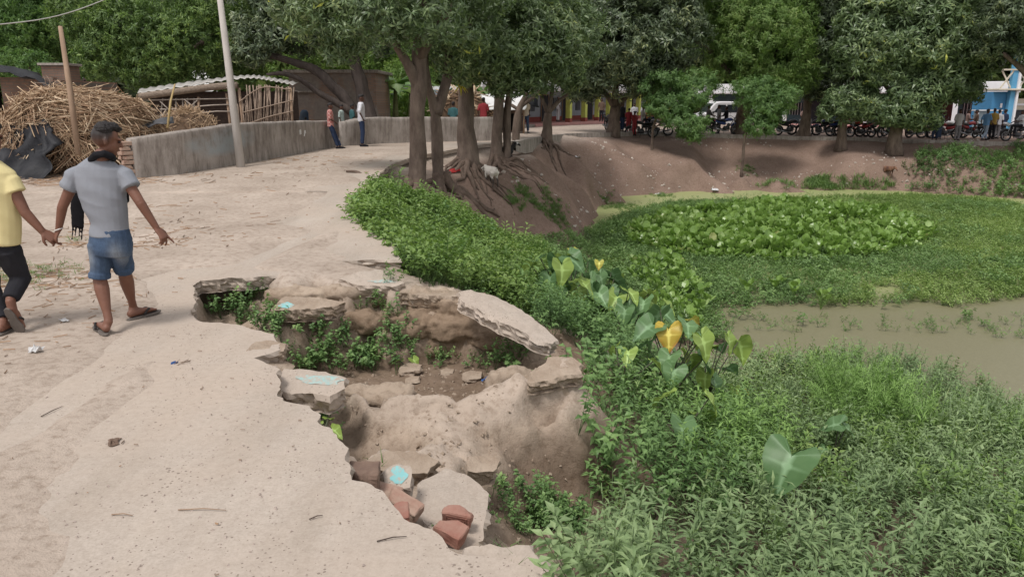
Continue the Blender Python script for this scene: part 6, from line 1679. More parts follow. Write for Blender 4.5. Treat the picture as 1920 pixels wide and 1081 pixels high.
# --- school: left wing with yellow-green pillars on a red plinth
A = Vector((1.6, 51.0, 0)); Bp = Vector((15.2, 74.0, 0))
dv = (Bp - A); LW = dv.length; angw = math.atan2(dv.y, dv.x)
zb = -.12
wing = empty('school_wing', (A.x, A.y, zb), angw, label='single-storey school wing with yellow-green veranda pillars and red plinth', cat='school building')
m_bluewall = rough_mat('pale_blue_wall', (.42, .49, .56), (.34, .40, .46), 1.2, .9, .1)
m_red = rough_mat('red_plinth_paint', (.34, .10, .085), (.26, .075, .065), 2, .8, .1)
m_pink = rough_mat('faded_pink_step', (.56, .31, .29), (.48, .25, .235), 2, .85, .1)
m_pillar = rough_mat('yellow_green_paint', (.58, .66, .17), (.47, .53, .14), 3, .8, .1)
m_fascia = rough_mat('white_fascia', (.76, .77, .80), (.66, .67, .70), 1.5, .8, .1)
m_door = rough_mat('dark_door', (.045, .05, .06), (.03, .033, .04), 3, .7, .1)
HP, HT = .42, 2.55
MB().box((LW / 2 - 3, 2.5, HP + (HT - HP) / 2), (LW + 10, .2, HT - HP)).build('wall', m_bluewall, wing)
MB().box((LW / 2 - 3, 2.385, HP + .18), (LW + 10, .03, .36)).build('red_band', m_red, wing)
MB().box((LW / 2 + .6, 1.1, HP / 2), (LW + 2, 2.6, HP)).build('plinth', m_pink, wing, bevel=.02)
MB().box((-3.9, .8, HP / 2), (6.5, 2.2, HP)).build('plinth', m_plaster, wing, bevel=.02)
MB().box((LW / 2 - 2, 1.3, HT + .1), (LW + 11, 3.6, .2)).build('roof', m_fascia, wing)
MB().box((LW / 2 - 2, -.55, HT + .38), (LW + 11, .1, .5)).build('parapet', m_fascia, wing, bevel=.02)
px_p = [1066, 1094, 1118, 1138, 1175, 1192, 1210, 1224, 1239, 1252]
for i, x in enumerate(px_p):
    t = (x - 960) / FPX  # sight line bearing
    # where that bearing meets the pillar line
    f = (t * A.y * 1.0 - A.x) / (dv.x - t * dv.y)
    s = f * LW
    MB().box((s, .1, HP + (HT - HP) / 2), (.36, .36, HT - HP)).build('pillar', m_pillar, wing, bevel=.015)
    MB().box((s, .1, HP + .14), (.40, .40, .28)).build('pillar_base', m_red, wing, bevel=.01)
for i, s in enumerate([1.8, 5.6, 9.0, 13.5, 18, 22.5]):
    d_ = MB().box((s, 2.36, HP + .95), (1.0, .06, 1.9)).build('door', m_door, wing)
    MB().box((s, 2.34, HP + 1.93), (1.16, .05, .08)).box((s - .55, 2.34, HP + .95), (.07, .05, 1.9)).box((s + .55, 2.34, HP + .95), (.07, .05, 1.9)).build('door_frame', m_wood, d_)
for i, s in enumerate([-1.2, 3.7, 7.4, 11.3, 15.8, 20.3]):
    wdw = MB().box((s, 2.37, HP + 1.25), (.8, .05, .95)).build('window', m_door, wing)
    mbx = MB()
    for k in range(5): mbx.box((s - .32 + .16 * k, 2.33, HP + 1.25), (.025, .03, .95))
    mbx.build('window_bars', m_bluewall, wdw)
MB().box((4.7, -.75, HP / 4), (1.1, .9, HP / 2)).build('step', m_plaster, wing, bevel=.02)
# right wing, white fascia
A2, B2 = Vector((14.2, 68.5, 0)), Vector((37.2, 57.0, 0)); dv2 = B2 - A2; L2 = dv2.length
w2 = empty('school_wing', (A2.x, A2.y, -.36), math.atan2(dv2.y, dv2.x), label='long white-fronted school wing behind the row of motorbikes', cat='school building')
m_whitep = rough_mat('white_paint', (.78, .78, .80), (.68, .68, .71), 1.5, .8, .1)
m_teal = rough_mat('teal_wall', (.10, .17, .20), (.07, .12, .145), 1.5, .85, .1)
HT2 = 2.75
MB().box((L2 / 2, 2.6, HT2 / 2 + .15), (L2, .2, HT2 - .3)).build('wall', m_teal, w2)
MB().box((L2 / 2, .9, .14), (L2, 3.4, .28)).build('plinth', m_pink, w2, bevel=.02)
MB().box((L2 / 2, 1.1, HT2 + .1), (L2 + .4, 3.8, .2)).build('roof', m_whitep, w2)
MB().box((L2 / 2, -.78, HT2 + .42), (L2 + .4, .1, .75)).build('parapet', m_whitep, w2, bevel=.02)
for i in range(9):
    s = .5 + i * (L2 - 1.2) / 8
    MB().box((s, -.4, HT2 / 2 + .13), (.34, .34, HT2 - .28)).build('pillar', m_whitep, w2, bevel=.015)
for i in range(7):
    s = 2 + i * (L2 - 3) / 7
    d_ = MB().box((s, 2.46, 1.2), (1.1, .06, 1.9)).build('door', m_door if i % 2 else rough_mat('maroon_door', (.10, .045, .04), (.07, .03, .03), 3, .7, .1), w2)
    wd = MB().box((s + 1.7, 2.47, 1.5), (1.1, .05, 1.0)).build('window', m_door, w2)
    mbx = MB()
    for k in range(5): mbx.box((s + 1.7 - .44 + .22 * k, 2.43, 1.5), (.03, .03, 1.0))
    mbx.build('window_bars', m_whitep, wd)
# blue tower at the right edge
YT = 53
T = lambda px, py, dy=0: at_y(px, py, YT + dy)
tb = T(1895, 250); tb.z = gz(tb.x, tb.y)
tw = empty('blue_tower', tb, label='bright blue stair tower with white crossed railing at right edge', cat='tower')
m_blue = rough_mat('bright_blue_paint', (.07, .25, .46), (.055, .19, .36), 1.3, .75, .15)
m_skyblue = rough_mat('sky_blue_paint', (.12, .36, .58), (.10, .30, .48), 1.3, .75, .15)
m_cream = rough_mat('cream_paint', (.62, .57, .47), (.5, .46, .38), 3, .8, .1)
X = lambda px: T(px, 200).x - tb.x
Zt = lambda py: T(1890, py).z - tb.z
MB().box(((X(1860) + X(1900)) / 2, 1.2, Zt(172) / 2), (X(1900) - X(1860), 2.2, Zt(172))).build('wall', m_blue, tw)
MB().box(((X(1886) + X(1898)) / 2, -.1, Zt(108) / 2), (X(1898) - X(1886), .35, Zt(108))).build('pillar', m_skyblue, tw, bevel=.02)
MB().box(((X(1860) + X(1990)) / 2, .9, Zt(168)), (X(1990) - X(1858), 2.9, .12)).build('floor_slab', m_cream, tw, bevel=.02)
mbx = MB()
for x0_, x1_ in ((1866, 1886), (1899, 1920), (1920, 1942)):
    mbx.bar((X(x0_), -.25, Zt(165)), (X(x1_), -.25, Zt(133)), .09, .06); mbx.bar((X(x0_), -.18, Zt(133)), (X(x1_), -.18, Zt(165)), .09, .06)
mbx.bar((X(1864), -.3, Zt(131)), (X(1960), -.3, Zt(131)), .1, .08)
mbx.build('crossed_railing', m_cream, tw)
MB().box(((X(1900) + X(2000)) / 2, 1.4, Zt(185) / 2), (X(2000) - X(1901), 2.0, Zt(185))).build('wall', m_cream, tw)
MB().box((X(1897), -.35, Zt(110) / 2 + .1), (.14, .14, Zt(110))).build('downpipe', m_whitep, tw)
MB().box((X(1917), .36, Zt(215) / 2 + .05), (1.0, .06, Zt(200))).build('doorway', m_door, tw)
MB().box((X(1917) - .58, .33, Zt(200) / 2), (.14, .08, Zt(196))).box((X(1917) + .58, .33, Zt(200) / 2), (.14, .08, Zt(196))).box((X(1917), .33, Zt(196)), (1.4, .08, .14)).build('door_frame', m_whitep, tw)
MB().box((X(1878), .06, Zt(198)), (.14, .02, .3)).build('notice', m_whitep, tw)
# kerb of the far road
V, F = [], []
kl2 = [Vector(p) for p in kerb_w[6:]] + [Vector(p) for p in far_w[1:]]
kk = []
for a, b_ in zip(kl2[:-1], kl2[1:]):
    for i in range(8): kk.append(a.lerp(b_, i / 8))
kk.append(kl2[-1])
for i, p in enumerate(kk):
    t = (kk[min(i + 1, len(kk) - 1)] - kk[max(i - 1, 0)]); t.z = 0; t.normalize(); nn = Vector((t.y, -t.x, 0))
    z = p.z + .03 + .02 * float(vnoise([p.x * 1.1], [p.y * 1.1])[0])
    for o_, dz in ((.16, -.55), (.14, .0), (-.12, .0), (-.14, -.3)): V.append(p + nn * o_ + Vector((0, 0, z - p.z + dz)))
for i in range(len(kk) - 1):
    for k in range(3): F.append((i * 4 + k, (i + 1) * 4 + k, (i + 1) * 4 + k + 1, i * 4 + k + 1))
o = pmesh('kerb', V, F, m_plaster); tag(o, kind='structure')
# ------------------------------------------------------------------ people
def loft(rows, ref=(1, 0, 0), sides=12):
    """closed body of elliptical sections: rows of (point, half width along ref, half depth)"""
    V, F = [], []
    pts = [Vector(r_[0]) for r_ in rows]
    n = len(rows)
    def ring(p, t, a, b_):
        rf = Vector(ref)
        u = rf - t * rf.dot(t)
        if u.length < 1e-4: u = t.orthogonal()
        u.normalize(); v = t.cross(u)
        b0 = len(V)
        for k in range(sides):
            an = 2 * pi * k / sides
            V.append(p + u * math.cos(an) * a + v * math.sin(an) * b_)
        return b0
    rings = []
    for i in range(n):
        t = (pts[min(i + 1, n - 1)] - pts[max(i - 1, 0)]).normalized()
        a, b_ = rows[i][1], rows[i][2] if len(rows[i]) > 2 else rows[i][1]
        if i == 0: rings.append(ring(pts[i] - t * min(a, b_) * .5, t, a * .55, b_ * .55))
        rings.append(ring(pts[i], t, a, b_))
        if i == n - 1: rings.append(ring(pts[i] + t * min(a, b_) * .5, t, a * .55, b_ * .55))
    for a, b_ in zip(rings[:-1], rings[1:]):
        for k in range(sides): F.append((a + k, a + (k + 1) % sides, b_ + (k + 1) % sides, b_ + k))
    F.append(tuple(rings[0] + k for k in reversed(range(sides)))); F.append(tuple(rings[-1] + k for k in range(sides)))
    return V, F
def flat_loft(rows, ref=(1, 0, 0), sides=12):
    """like loft, with blunt ends (hems and cuffs)"""
    V, F = loft(rows, ref, sides)
    n = len(rows)
    pts = [Vector(r_[0]) for r_ in rows]
    t0 = (pts[1] - pts[0]).normalized(); t1 = (pts[-1] - pts[-2]).normalized()
    for k in range(sides):
        V[k] = pts[0] + (V[sides + k] - pts[0]) * .8 - t0 * .003
        V[(n + 1) * sides + k] = pts[-1] + (V[n * sides + k] - pts[-1]) * .8 + t1 * .003
    return V, F
def ball(c, r_, ref=None):
    c = Vector(c); r_ = (r_, r_, r_) if not isinstance(r_, (tuple, list)) else r_
    M = ref or Matrix.Identity(3)
    V, F = [], []; nu, nv = 12, 8
    V.append(c + M @ Vector((0, 0, r_[2])))
    for j in range(1, nv):
        for i in range(nu):
            a, b_ = 2 * pi * i / nu, pi * j / nv
            V.append(c + M @ Vector((r_[0] * math.sin(b_) * math.cos(a), r_[1] * math.sin(b_) * math.sin(a), r_[2] * math.cos(b_))))
    V.append(c + M @ Vector((0, 0, -r_[2])))
    for i in range(nu): F.append((0, 1 + i, 1 + (i + 1) % nu)); F.append((len(V) - 1, 1 + (nv - 2) * nu + (i + 1) % nu, 1 + (nv - 2) * nu + i))
    for j in range(nv - 2):
        for i in range(nu): F.append((1 + j * nu + i, 1 + (j + 1) * nu + i, 1 + (j + 1) * nu + (i + 1) % nu, 1 + j * nu + (i + 1) % nu))
    return V, F
def fuse(name, pieces, voxel, smooth=3, crease=0, cs=14, seed=0, origin=Vector((0, 0, 0)), ratio=None):
    """grow all pieces together into one continuous skin"""
    V, F = [], []
    for v, f in pieces:
        b0 = len(V); V += [tuple(Vector(p) - origin) for p in v]; F += [tuple(i + b0 for i in q) for q in f]
    me = bpy.data.meshes.new(name + '_raw'); me.from_pydata(V, [], F)
    bm = bmesh.new(); bm.from_mesh(me); bmesh.ops.recalc_face_normals(bm, faces=bm.faces[:]); bm.to_mesh(me); bm.free()
    o = bpy.data.objects.new(name + '_raw', me); col.objects.link(o)
    md = o.modifiers.new('r', 'REMESH'); md.mode = 'VOXEL'; md.voxel_size = voxel
    if smooth:
        s = o.modifiers.new('s', 'SMOOTH'); s.iterations = smooth; s.factor = .5
    if ratio:
        d = o.modifiers.new('d', 'DECIMATE'); d.ratio = ratio
    dg = bpy.context.evaluated_depsgraph_get()
    out = bpy.data.meshes.new_from_object(o.evaluated_get(dg))
    bpy.data.objects.remove(o); bpy.data.meshes.remove(me)
    out.name = name
    if crease:
        n = len(out.vertices); co_ = np.empty(n * 3, np.float32); out.vertices.foreach_get('co', co_); co_ = co_.reshape(-1, 3)
        no = np.empty(n * 3, np.float32); out.vertices.foreach_get('normal', no); no = no.reshape(-1, 3)
        # slanting folds of cloth
        q = co_ @ np.array([[.5, 1.0, .2], [.3, .6, .5], [1.0, -.35, .7]])
        f = 1 - np.abs(fbm(q[:, 0] * cs, q[:, 1] * cs * .35, q[:, 2] * cs * .35, seed, 2)) * 2
        f = f - f.mean()
        co_ = co_ + no * (crease * f)[:, None].astype(np.float32)
        out.vertices.foreach_set('co', co_.ravel())
    out.shade_smooth(); out.update()
    return out
def seg(a, b_, ra, rb, mid=None):
    a, b_ = Vector(a), Vector(b_)
    rm = mid if mid else (ra + rb) / 2
    return loft([(a, ra), (a.lerp(b_, .35), rm), (a.lerp(b_, .7), (rm + rb) / 2), (b_, rb)])
def hand(wrist, d, palm_n, thumb_side, curl=.35, s=1.0, spread=.12, curls=None):
    """palm, four unequal fingers that bend at the knuckles and a thumb from the palm's side"""
    wrist = Vector(wrist); d = Vector(d).normalized(); nrm_ = Vector(palm_n); nrm_ = (nrm_ - d * nrm_.dot(d)).normalized(); sd_ = d.cross(nrm_) * thumb_side
    P = [loft([(wrist - d * .01, .024 * s, .019 * s), (wrist + d * .03 * s, .034 * s, .016 * s), (wrist + d * .075 * s, .040 * s, .014 * s), (wrist + d * .088 * s, .038 * s, .012 * s)], sd_)]
    for i, (off_, ln) in enumerate([(.029, .072), (.010, .081), (-.010, .075), (-.028, .058)]):
        c = curls[i] if curls else curl * (1 + .15 * i)
        p = wrist + d * .078 * s + sd_ * off_ * s; a = 0; dirb = (d + sd_ * (off_ / .03) * spread).normalized(); pts = [(p - d * .02 * s, .0095 * s)]
        for k, f in enumerate((.45, .32, .23)):
            a += c * (1, .9, .6)[k]
            p = p + (dirb * math.cos(a) + nrm_ * math.sin(a)) * ln * f * s
            pts.append((p, (.0088, .008, .007)[k] * s))
        P.append(loft(pts, sd_, 8))
    t0_ = wrist + d * .022 * s + sd_ * .024 * s
    t1_ = t0_ + (d * .6 + sd_ * .7 + nrm_ * .35).normalized() * .042 * s
    t2_ = t1_ + (d * .95 + sd_ * .25 + nrm_ * .45).normalized() * .034 * s
    P.append(loft([(t0_, .014 * s), (t1_, .0105 * s), (t2_, .008 * s)], nrm_, 8))
    return P
def head(c, face, s=1.0, tilt=0.0):
    """skull, jaw, nose, lips, brow and ears, looking along face"""
    c = Vector(c); f = Vector(face); f.z = 0; f.normalize(); up = Vector((0, 0, 1)); sd_ = f.cross(up)
    f2 = (f * math.cos(tilt) - up * math.sin(tilt)); up2 = (up * math.cos(tilt) + f * math.sin(tilt))
    M = Matrix((sd_, f2, up2)).transposed()
    def P(x, y, z): return c + M @ Vector((x, y, z)) * s
    L = [ball(P(0, -.012, .025), (.074 * s, .092 * s, .088 * s), M), ball(P(0, .030, -.035), (.056 * s, .062 * s, .078 * s), M), ball(P(0, .062, -.092), (.026 * s, .024 * s, .018 * s), M),
         ball(P(0, .084, .018), (.05 * s, .016 * s, .012 * s), M), loft([(P(0, .088, .008), .008 * s), (P(0, .103, -.022), .011 * s), (P(0, .107, -.034), .013 * s)], sd_, 8),
         ball(P(0, .088, -.062), (.024 * s, .012 * s, .008 * s), M), ball(P(.077, -.008, -.01), (.009 * s, .018 * s, .03 * s), M), ball(P(-.077, -.008, -.01), (.009 * s, .018 * s, .03 * s), M)]
    hair = [ball(P(0, -.018, .050), (.0765 * s, .093 * s, .085 * s), M), ball(P(0, .035, .090), (.066 * s, .060 * s, .042 * s), M), ball(P(0, .068, .085), (.052 * s, .035 * s, .032 * s), M), ball(P(0, -.052, .012), (.060 * s, .050 * s, .055 * s), M)]
    eyes = [P(x, .083, .0) for x in (-.032, .032)]
    return L, hair, eyes
m_skin, nt, b = new_mat('brown_skin')
co = objco(nt)
sc_ = N(nt, 'ShaderNodeAttribute', attribute_name='stubble')
nt.links.new(mixc(nt, ramp(nt, noise_t(nt, co, 8, 4, .6), [(.3, (.15, .066, .043)), (.7, (.185, .085, .055))]), (.022, .017, .016), sc_.outputs['Fac']), b.inputs['Base Color'])
b.inputs['Roughness'].default_value = .55; b.inputs['Specular IOR Level'].default_value = .4
bump(nt, b, noise_t(nt, co, 70, 4, .6), .15, .003)
m_skin_old = rough_mat('brown_skin', (.185, .085, .055), (.15, .066, .043), 8, .55, .15, 60, spec=.4, bdist=.004)
m_skin_dark = rough_mat('dark_brown_skin', (.105, .05, .034), (.08, .038, .027), 8, .55, 0, spec=.4)
m_hair = rough_mat('black_hair', (.018, .014, .014), (.008, .007, .007), 40, .6, .9, 90, spec=.4, bdist=.01)
m_eye = rough_mat('dark_eye', (.03, .02, .02), (.02, .015, .015), 10, .2, 0)
def cloth(name, c, c2=None, weave=220, bm_=.15): return rough_mat(name, c, c2 or tuple(x * .86 for x in c), 5, .9, bm_, weave, spec=.15, bdist=.003)
m_greyT = cloth('grey_tshirt', (.245, .26, .292), (.21, .223, .252))
m_yelT = cloth('pale_yellow_tshirt', (.66, .58, .31), (.60, .52, .27))
m_blackcl = cloth('black_cloth', (.014, .014, .017))
m_blacktr = cloth('black_trousers', (.028, .028, .033), (.018, .018, .022))
m_jean, nt, b = new_mat('faded_denim')
co = objco(nt)
n1 = noise_t(nt, co, 9, 4, .6); n2 = noise_t(nt, objco(nt, (1, 1, .35)), 120, 2, .6)
at = N(nt, 'ShaderNodeAttribute', attribute_name='fade')
base = mixc(nt, ramp(nt, n1, [(.3, (.026, .052, .10)), (.7, (.055, .095, .165))]), (.34, .36, .37), at.outputs['Fac'])
base = mixc(nt, base, ramp(nt, n2, [(.3, (.8, .8, .82)), (.7, (1.1, 1.1, 1.1))]), 1.0, 'MULTIPLY')
nt.links.new(base, b.inputs['Base Color']); b.inputs['Roughness'].default_value = .9; bump(nt, b, n2, .2, .003)
m_sole = rough_mat('grey_rubber_sole', (.155, .135, .12), (.11, .095, .085), 14, .8, .3, 60)
m_strap = rough_mat('black_strap', (.02, .018, .018), (.03, .026, .025), 20, .6, 0)

def sandal(parent, heel, toe, up, origin, side=1):
    """foot-shaped sole with a toe strap"""
    heel, toe, up = Vector(heel), Vector(toe), Vector(up)
    d = (toe - heel); L = d.length; d.normalize(); up = (up - d * up.dot(d)).normalized(); sd_ = d.cross(up)
    outl = [(-.03, -.022), (-.045, 0), (-.03, .022), (.04, .036), (.10, .034), (.17, .048), (.225, .042), (.255, .012), (.25, -.015), (.22, -.038), (.16, -.046), (.09, -.03), (.03, -.034)]
    V, F = [], []; n = len(outl)
    for h in (0, -.016):
        for x, y in outl: V.append(heel + d * x * L / .23 + sd_ * y + up * h - origin)
    F = [tuple(range(n)), tuple(reversed(range(n, 2 * n)))] + [(i, n + i, n + (i + 1) % n, (i + 1) % n) for i in range(n)]
    so = pmesh('sandal', V, F, m_sole, parent); md = so.modifiers.new('edge', 'BEVEL'); md.width = .004; md.segments = 2
    for sg in (-1, 1):
        pts = [heel + d * .17 * L / .23 + up * .028, heel + d * .14 * L / .23 + up * .045 + sd_ * sg * .030, heel + d * .09 * L / .23 + sd_ * sg * .042 + up * .012]
        pts = spline(pts, 4); tube_mesh([p - origin for p in pts], [.009] * len(pts), 6, m_strap, 'strap', so)
def foot(ankle, heel, toe):
    ankle, heel, toe = Vector(ankle), Vector(heel), Vector(toe)
    d = (toe - heel).normalized(); up = (ankle - heel); up = (up - d * up.dot(d)).normalized(); sd_ = d.cross(up); P = []
    P.append(loft([(heel + up * .035 - d * .005, .028, .03), (heel + d * .06 + up * .04, .034, .036), (heel.lerp(toe, .55) + up * .028, .040, .026), (heel.lerp(toe, .82) + up * .018, .043, .016)], sd_))
    P.append(loft([(ankle, .034, .036), (heel.lerp(toe, .12) + up * .04, .032, .036)], sd_))
    for i in range(5):
        y = (-.034 + .017 * i)
        P.append(loft([(heel.lerp(toe, .78) + sd_ * y + up * .015, .010), (heel.lerp(toe, 1.0 - .035 * abs(i - 1.2)) + sd_ * y + up * .011, .0095)], sd_, 8))
    return P
# --- the boy in the grey T-shirt, walking away
YB = 5.66
J = lambda px, py, dy=0.0: at_y(px, py, YB + dy)
k_ = mpp(YB)
fl = hit(197, 628); fr_ = hit(247, 600)
fl.z += .018; fr_.z += .018
org = Vector((J(205, 460).x, YB, gz(J(205, 460).x, YB)))
boy = empty('person', org, label='boy seen from behind in grey T-shirt, rolled denim shorts and black scarf', cat='person')
hc = J(199, 262, .0)
hd, hr, ey = head(hc, (math.sin(1.0), math.cos(1.0), 0), 1.02, .22)
aL, aR = fl + Vector((.015, .05, .085)), fr_ + Vector((.0, .05, .085))
kL, kR = J(187, 522, -.02), J(234, 512, .14)
hL, hR = J(190, 462, .0), J(226, 462, .02)
eL, wL = J(117, 388, -.02), J(110, 430, .0)
eR, wR = J(263, 380, -.05), J(294, 428, -.02)
sL, sR = J(143, 316), J(228, 316, .02)
body = hd + [loft([(J(193, 285, -.01), .052, .055), (J(190, 300, -.01), .058, .06)]),
     loft([(J(186, 304), .08, .065), (J(187, 320), .148, .085), (J(189, 345), .158, .095), (J(197, 390), .135, .092), (J(205, 430), .13, .095), (J(208, 458), .15, .105)]),
     seg(sL + Vector((.01, 0, -.02)), eL, .042, .036, .044), seg(eL, wL, .037, .024, .033), seg(sR + Vector((-.01, 0, -.02)), eR, .042, .036, .044), seg(eR, wR, .037, .024, .033),
     seg(hL, kL, .070, .052, .062), seg(hR, kR, .070, .052, .062),
     loft([(kL, .050), (kL.lerp(aL, .25), .054), (kL.lerp(aL, .45), .047), (kL.lerp(aL, .8), .031), (aL, .032)]), loft([(kR, .050), (kR.lerp(aR, .25), .054), (kR.lerp(aR, .45), .047), (kR.lerp(aR, .8), .031), (aR, .032)])]
tl = Vector((J(181, 617).x, fl.y + .19, fl.z + .005)); tr_ = fr_ + Vector((.13, .19, .015))
body += foot(aL, fl, tl) + foot(aR, fr_, tr_)
body += hand(wL, J(100, 452, -.01) - wL, (.2, .3, -.4), -1, .55, 1.0, .05)
body += hand(wR, J(318, 456, -.02) - wR, (-.55, .25, -.6), 1, .5, 1.05, .25, curls=[.05, .55, .7, .8])
bme = fuse('body', body, .0062, 2, origin=org, ratio=.6)
nv = len(bme.vertices); cv = np.empty(nv * 3, np.float32); bme.vertices.foreach_get('co', cv); cv = cv.reshape(-1, 3) + np.array(org, dtype=np.float32) - np.array(hc, dtype=np.float32)
fwd = cv[:, 0] * math.sin(1.0) + cv[:, 1] * math.cos(1.0)
stub = np.clip((cv[:, 2] + .045 - .9 * np.clip(fwd, 0, 1)) / .06, 0, 1) * np.clip((.055 - fwd) / .02, 0, 1) * (np.abs(cv).max(1) < .2) * (.8 + .2 * np.clip(cv[:, 2] / .05, 0, 1))
at = bme.attributes.new('stubble', 'FLOAT', 'POINT'); at.data.foreach_set('value', stub.astype(np.float32))
link('body', bme, m_skin, boy)
hr2 = [ball(hc + Vector((0, 0, .075)), (.073, .082, .062)), ball(hc + Vector((math.sin(1.0) * .045, math.cos(1.0) * .045, .088)), (.058, .058, .042)), ball(hc + Vector((math.sin(1.0) * .082, math.cos(1.0) * .082, .078)), (.034, .034, .026))]
hair_me = fuse('hair', hr2, .0055, 1, .0055, 80, 2, org)
link('hair', hair_me, m_hair, boy)
for p in ey: link('eye', bpy.data.meshes.new('eye'), None, boy) if False else pmesh('eye', [q - org for q in ball(p, .009)[0]], ball(p, .009)[1], m_eye, boy, True)
shirt = [flat_loft([(J(188, 297), .08, .068), (J(187, 304), .12, .082), (J(187, 313), .17, .095), (J(188, 330), .186, .108), (J(191, 355), .178, .112), (J(197, 388), .158, .106), (J(204, 416), .146, .108), (J(207, 442), .152, .118)], sides=20),
         flat_loft([(sL.lerp(eL, .02) + Vector((.03, 0, -.012)), .052), (sL.lerp(eL, .2), .064), (sL.lerp(eL, .52), .068)]), flat_loft([(sR.lerp(eR, .02) + Vector((-.03, 0, -.012)), .052), (sR.lerp(eR, .2), .064), (sR.lerp(eR, .54), .068)])]
link('tshirt', fuse('tshirt', shirt, .008, 3, .015, 5.5, 5, org), m_greyT, boy)
shorts = [flat_loft([(J(206, 428), .142, .105), (J(208, 445), .152, .115), (J(208, 466), .162, .125), (J(208, 476), .15, .115)], sides=18),
          flat_loft([(hL + Vector((-.008, 0, .02)), .080, .105), (hL.lerp(kL, .4), .074, .092), (hL.lerp(kL, .80), .073, .084), (hL.lerp(kL, .82), .081, .092), (hL.lerp(kL, .98), .080, .091)]),
          flat_loft([(hR + Vector((.008, 0, .02)), .080, .105), (hR.lerp(kR, .4), .074, .092), (hR.lerp(kR, .66), .072, .083), (hR.lerp(kR, .68), .080, .091), (hR.lerp(kR, .86), .079, .090)])]
sm_ = fuse('shorts', shorts, .007, 1, .007, 9, 8, org)
nv = len(sm_.vertices); cv = np.empty(nv * 3, np.float32); sm_.vertices.foreach_get('co', cv); cv = cv.reshape(-1, 3) + np.array(org, dtype=np.float32)
fade = np.zeros(nv)
for c in (J(178, 478), J(230, 474)):
    c = np.array((c.x, YB - .1, c.z)); fade = np.maximum(fade, np.exp(-(((cv[:, 0] - c[0]) / .045) ** 2 + ((cv[:, 2] - c[2]) / .085) ** 2)) * (cv[:, 1] < YB + .03) * .5)
at = sm_.attributes.new('fade', 'FLOAT', 'POINT'); at.data.foreach_set('value', fade.astype(np.float32))
link('shorts', sm_, m_jean, boy)
scarf = [loft([(J(170, 300, -.05), .026), (J(180, 291, -.085), .028), (J(195, 288, -.085), .028), (J(208, 293, -.05), .026), (J(212, 297, .03), .026), (J(198, 300, .10), .03), (J(178, 300, .09), .03), (J(168, 301, .02), .026)], (0, 0, 1)),
         loft([(J(166, 312, .12), .05, .02), (J(150, 345, .16), .055, .016), (J(145, 390, .17), .055, .015), (J(146, 424, .17), .05, .014)], (1, 0, 0)),
         loft([(J(214, 312, .12), .05, .02), (J(230, 345, .15), .045, .016), (J(236, 380, .15), .03, .014)], (1, 0, 0))]
for dx in (-9, -3, 4, 9): scarf.append(loft([(J(146 + dx, 422, .17), .009), (J(144 + dx, 440 + abs(dx), .17), .006)], sides=6))
link('scarf', fuse('scarf', scarf, .007, 2, .004, 22, 4, org), m_blackcl, boy)
wr_ = [wL + (Vector((math.cos(a), .0, .35 * math.cos(a))) * .030 + Vector((0, math.sin(a), 0)) * .03) for a in np.linspace(0, 2 * pi, 17)]
tube_mesh([p - org for p in wr_], [.0045] * 17, 6, rough_mat('white_thread', (.75, .72, .68), None, 9, .8, 0), 'wrist_thread', boy)
sandal(boy, fl, tl, (0, 0, 1), org); sandal(boy, fr_, tr_, (0, 0, 1), org)
# --- the boy in the yellow T-shirt, cut by the left edge, holding hands
YC = 5.62
Q = lambda px, py, dy=0.0: at_y(px, py, YC + dy)
org2 = Vector((Q(-15, 460).x, YC, gz(Q(-15, 460).x, YC)))
boy2 = empty('person', org2, label='boy in pale yellow T-shirt and black trousers at left edge, holding hands', cat='person')
hd, hr, ey = head(Q(-22, 258), (.15, 1, 0), 1.02, .1)
fl2 = hit(2, 628); fl2.z += .018; tl2 = fl2 + Vector((-.02, .23, .004)); aL2 = fl2 + Vector((0, .05, .085))
rt = hit(40, 622); rt.z += .012; rh = Q(15, 574, -.16); rh.z = rt.z + .175
ra = rh + Vector((-.01, .05, .075))
s2R, s2L = Q(14, 325), Q(-58, 325)
e2R, w2R = Q(47, 398, -.02), Q(80, 434, .0)
e2L, w2L = Q(-84, 395, .05), Q(-82, 450, .12)
h2R, h2L = Q(14, 468), Q(-28, 468)
k2R, k2L = Q(38, 522, .06), Q(-18, 540, .06)
body = hd + [loft([(Q(-22, 288), .052, .055), (Q(-22, 304), .058, .06)]), loft([(Q(-22, 308), .08, .065), (Q(-22, 324), .15, .085), (Q(-20, 350), .165, .10), (Q(-14, 395), .14, .095), (Q(-8, 435), .135, .098), (Q(-7, 465), .15, .105)]),
     seg(s2R + Vector((-.01, 0, -.02)), e2R, .043, .038, .046), seg(e2R, w2R, .039, .026, .036), seg(s2L + Vector((.01, 0, -.02)), e2L, .043, .038, .046), seg(e2L, w2L, .039, .026, .036), seg(h2L, k2L, .08, .052), seg(h2R, k2R, .08, .052), seg(k2L, aL2, .05, .034), seg(k2R, ra, .05, .034)]
body += foot(aL2, fl2, tl2) + foot(ra, rh, rt)
body += hand(w2R, Q(106, 450, .02) - w2R, (-.1, .5, -.5), -1, .75, 1.08, .03) + hand(w2L, (0, .2, -1), (1, 0, 0), 1, .4)
link('body', fuse('body', body, .0065, 2, origin=org2, ratio=.6), m_skin, boy2)
link('hair', fuse('hair', hr, .009, 1, .005, 60, 2, org2), m_hair, boy2)
for p in ey: pmesh('eye', [q - org2 for q in ball(p, .009)[0]], ball(p, .009)[1], m_eye, boy2, True)
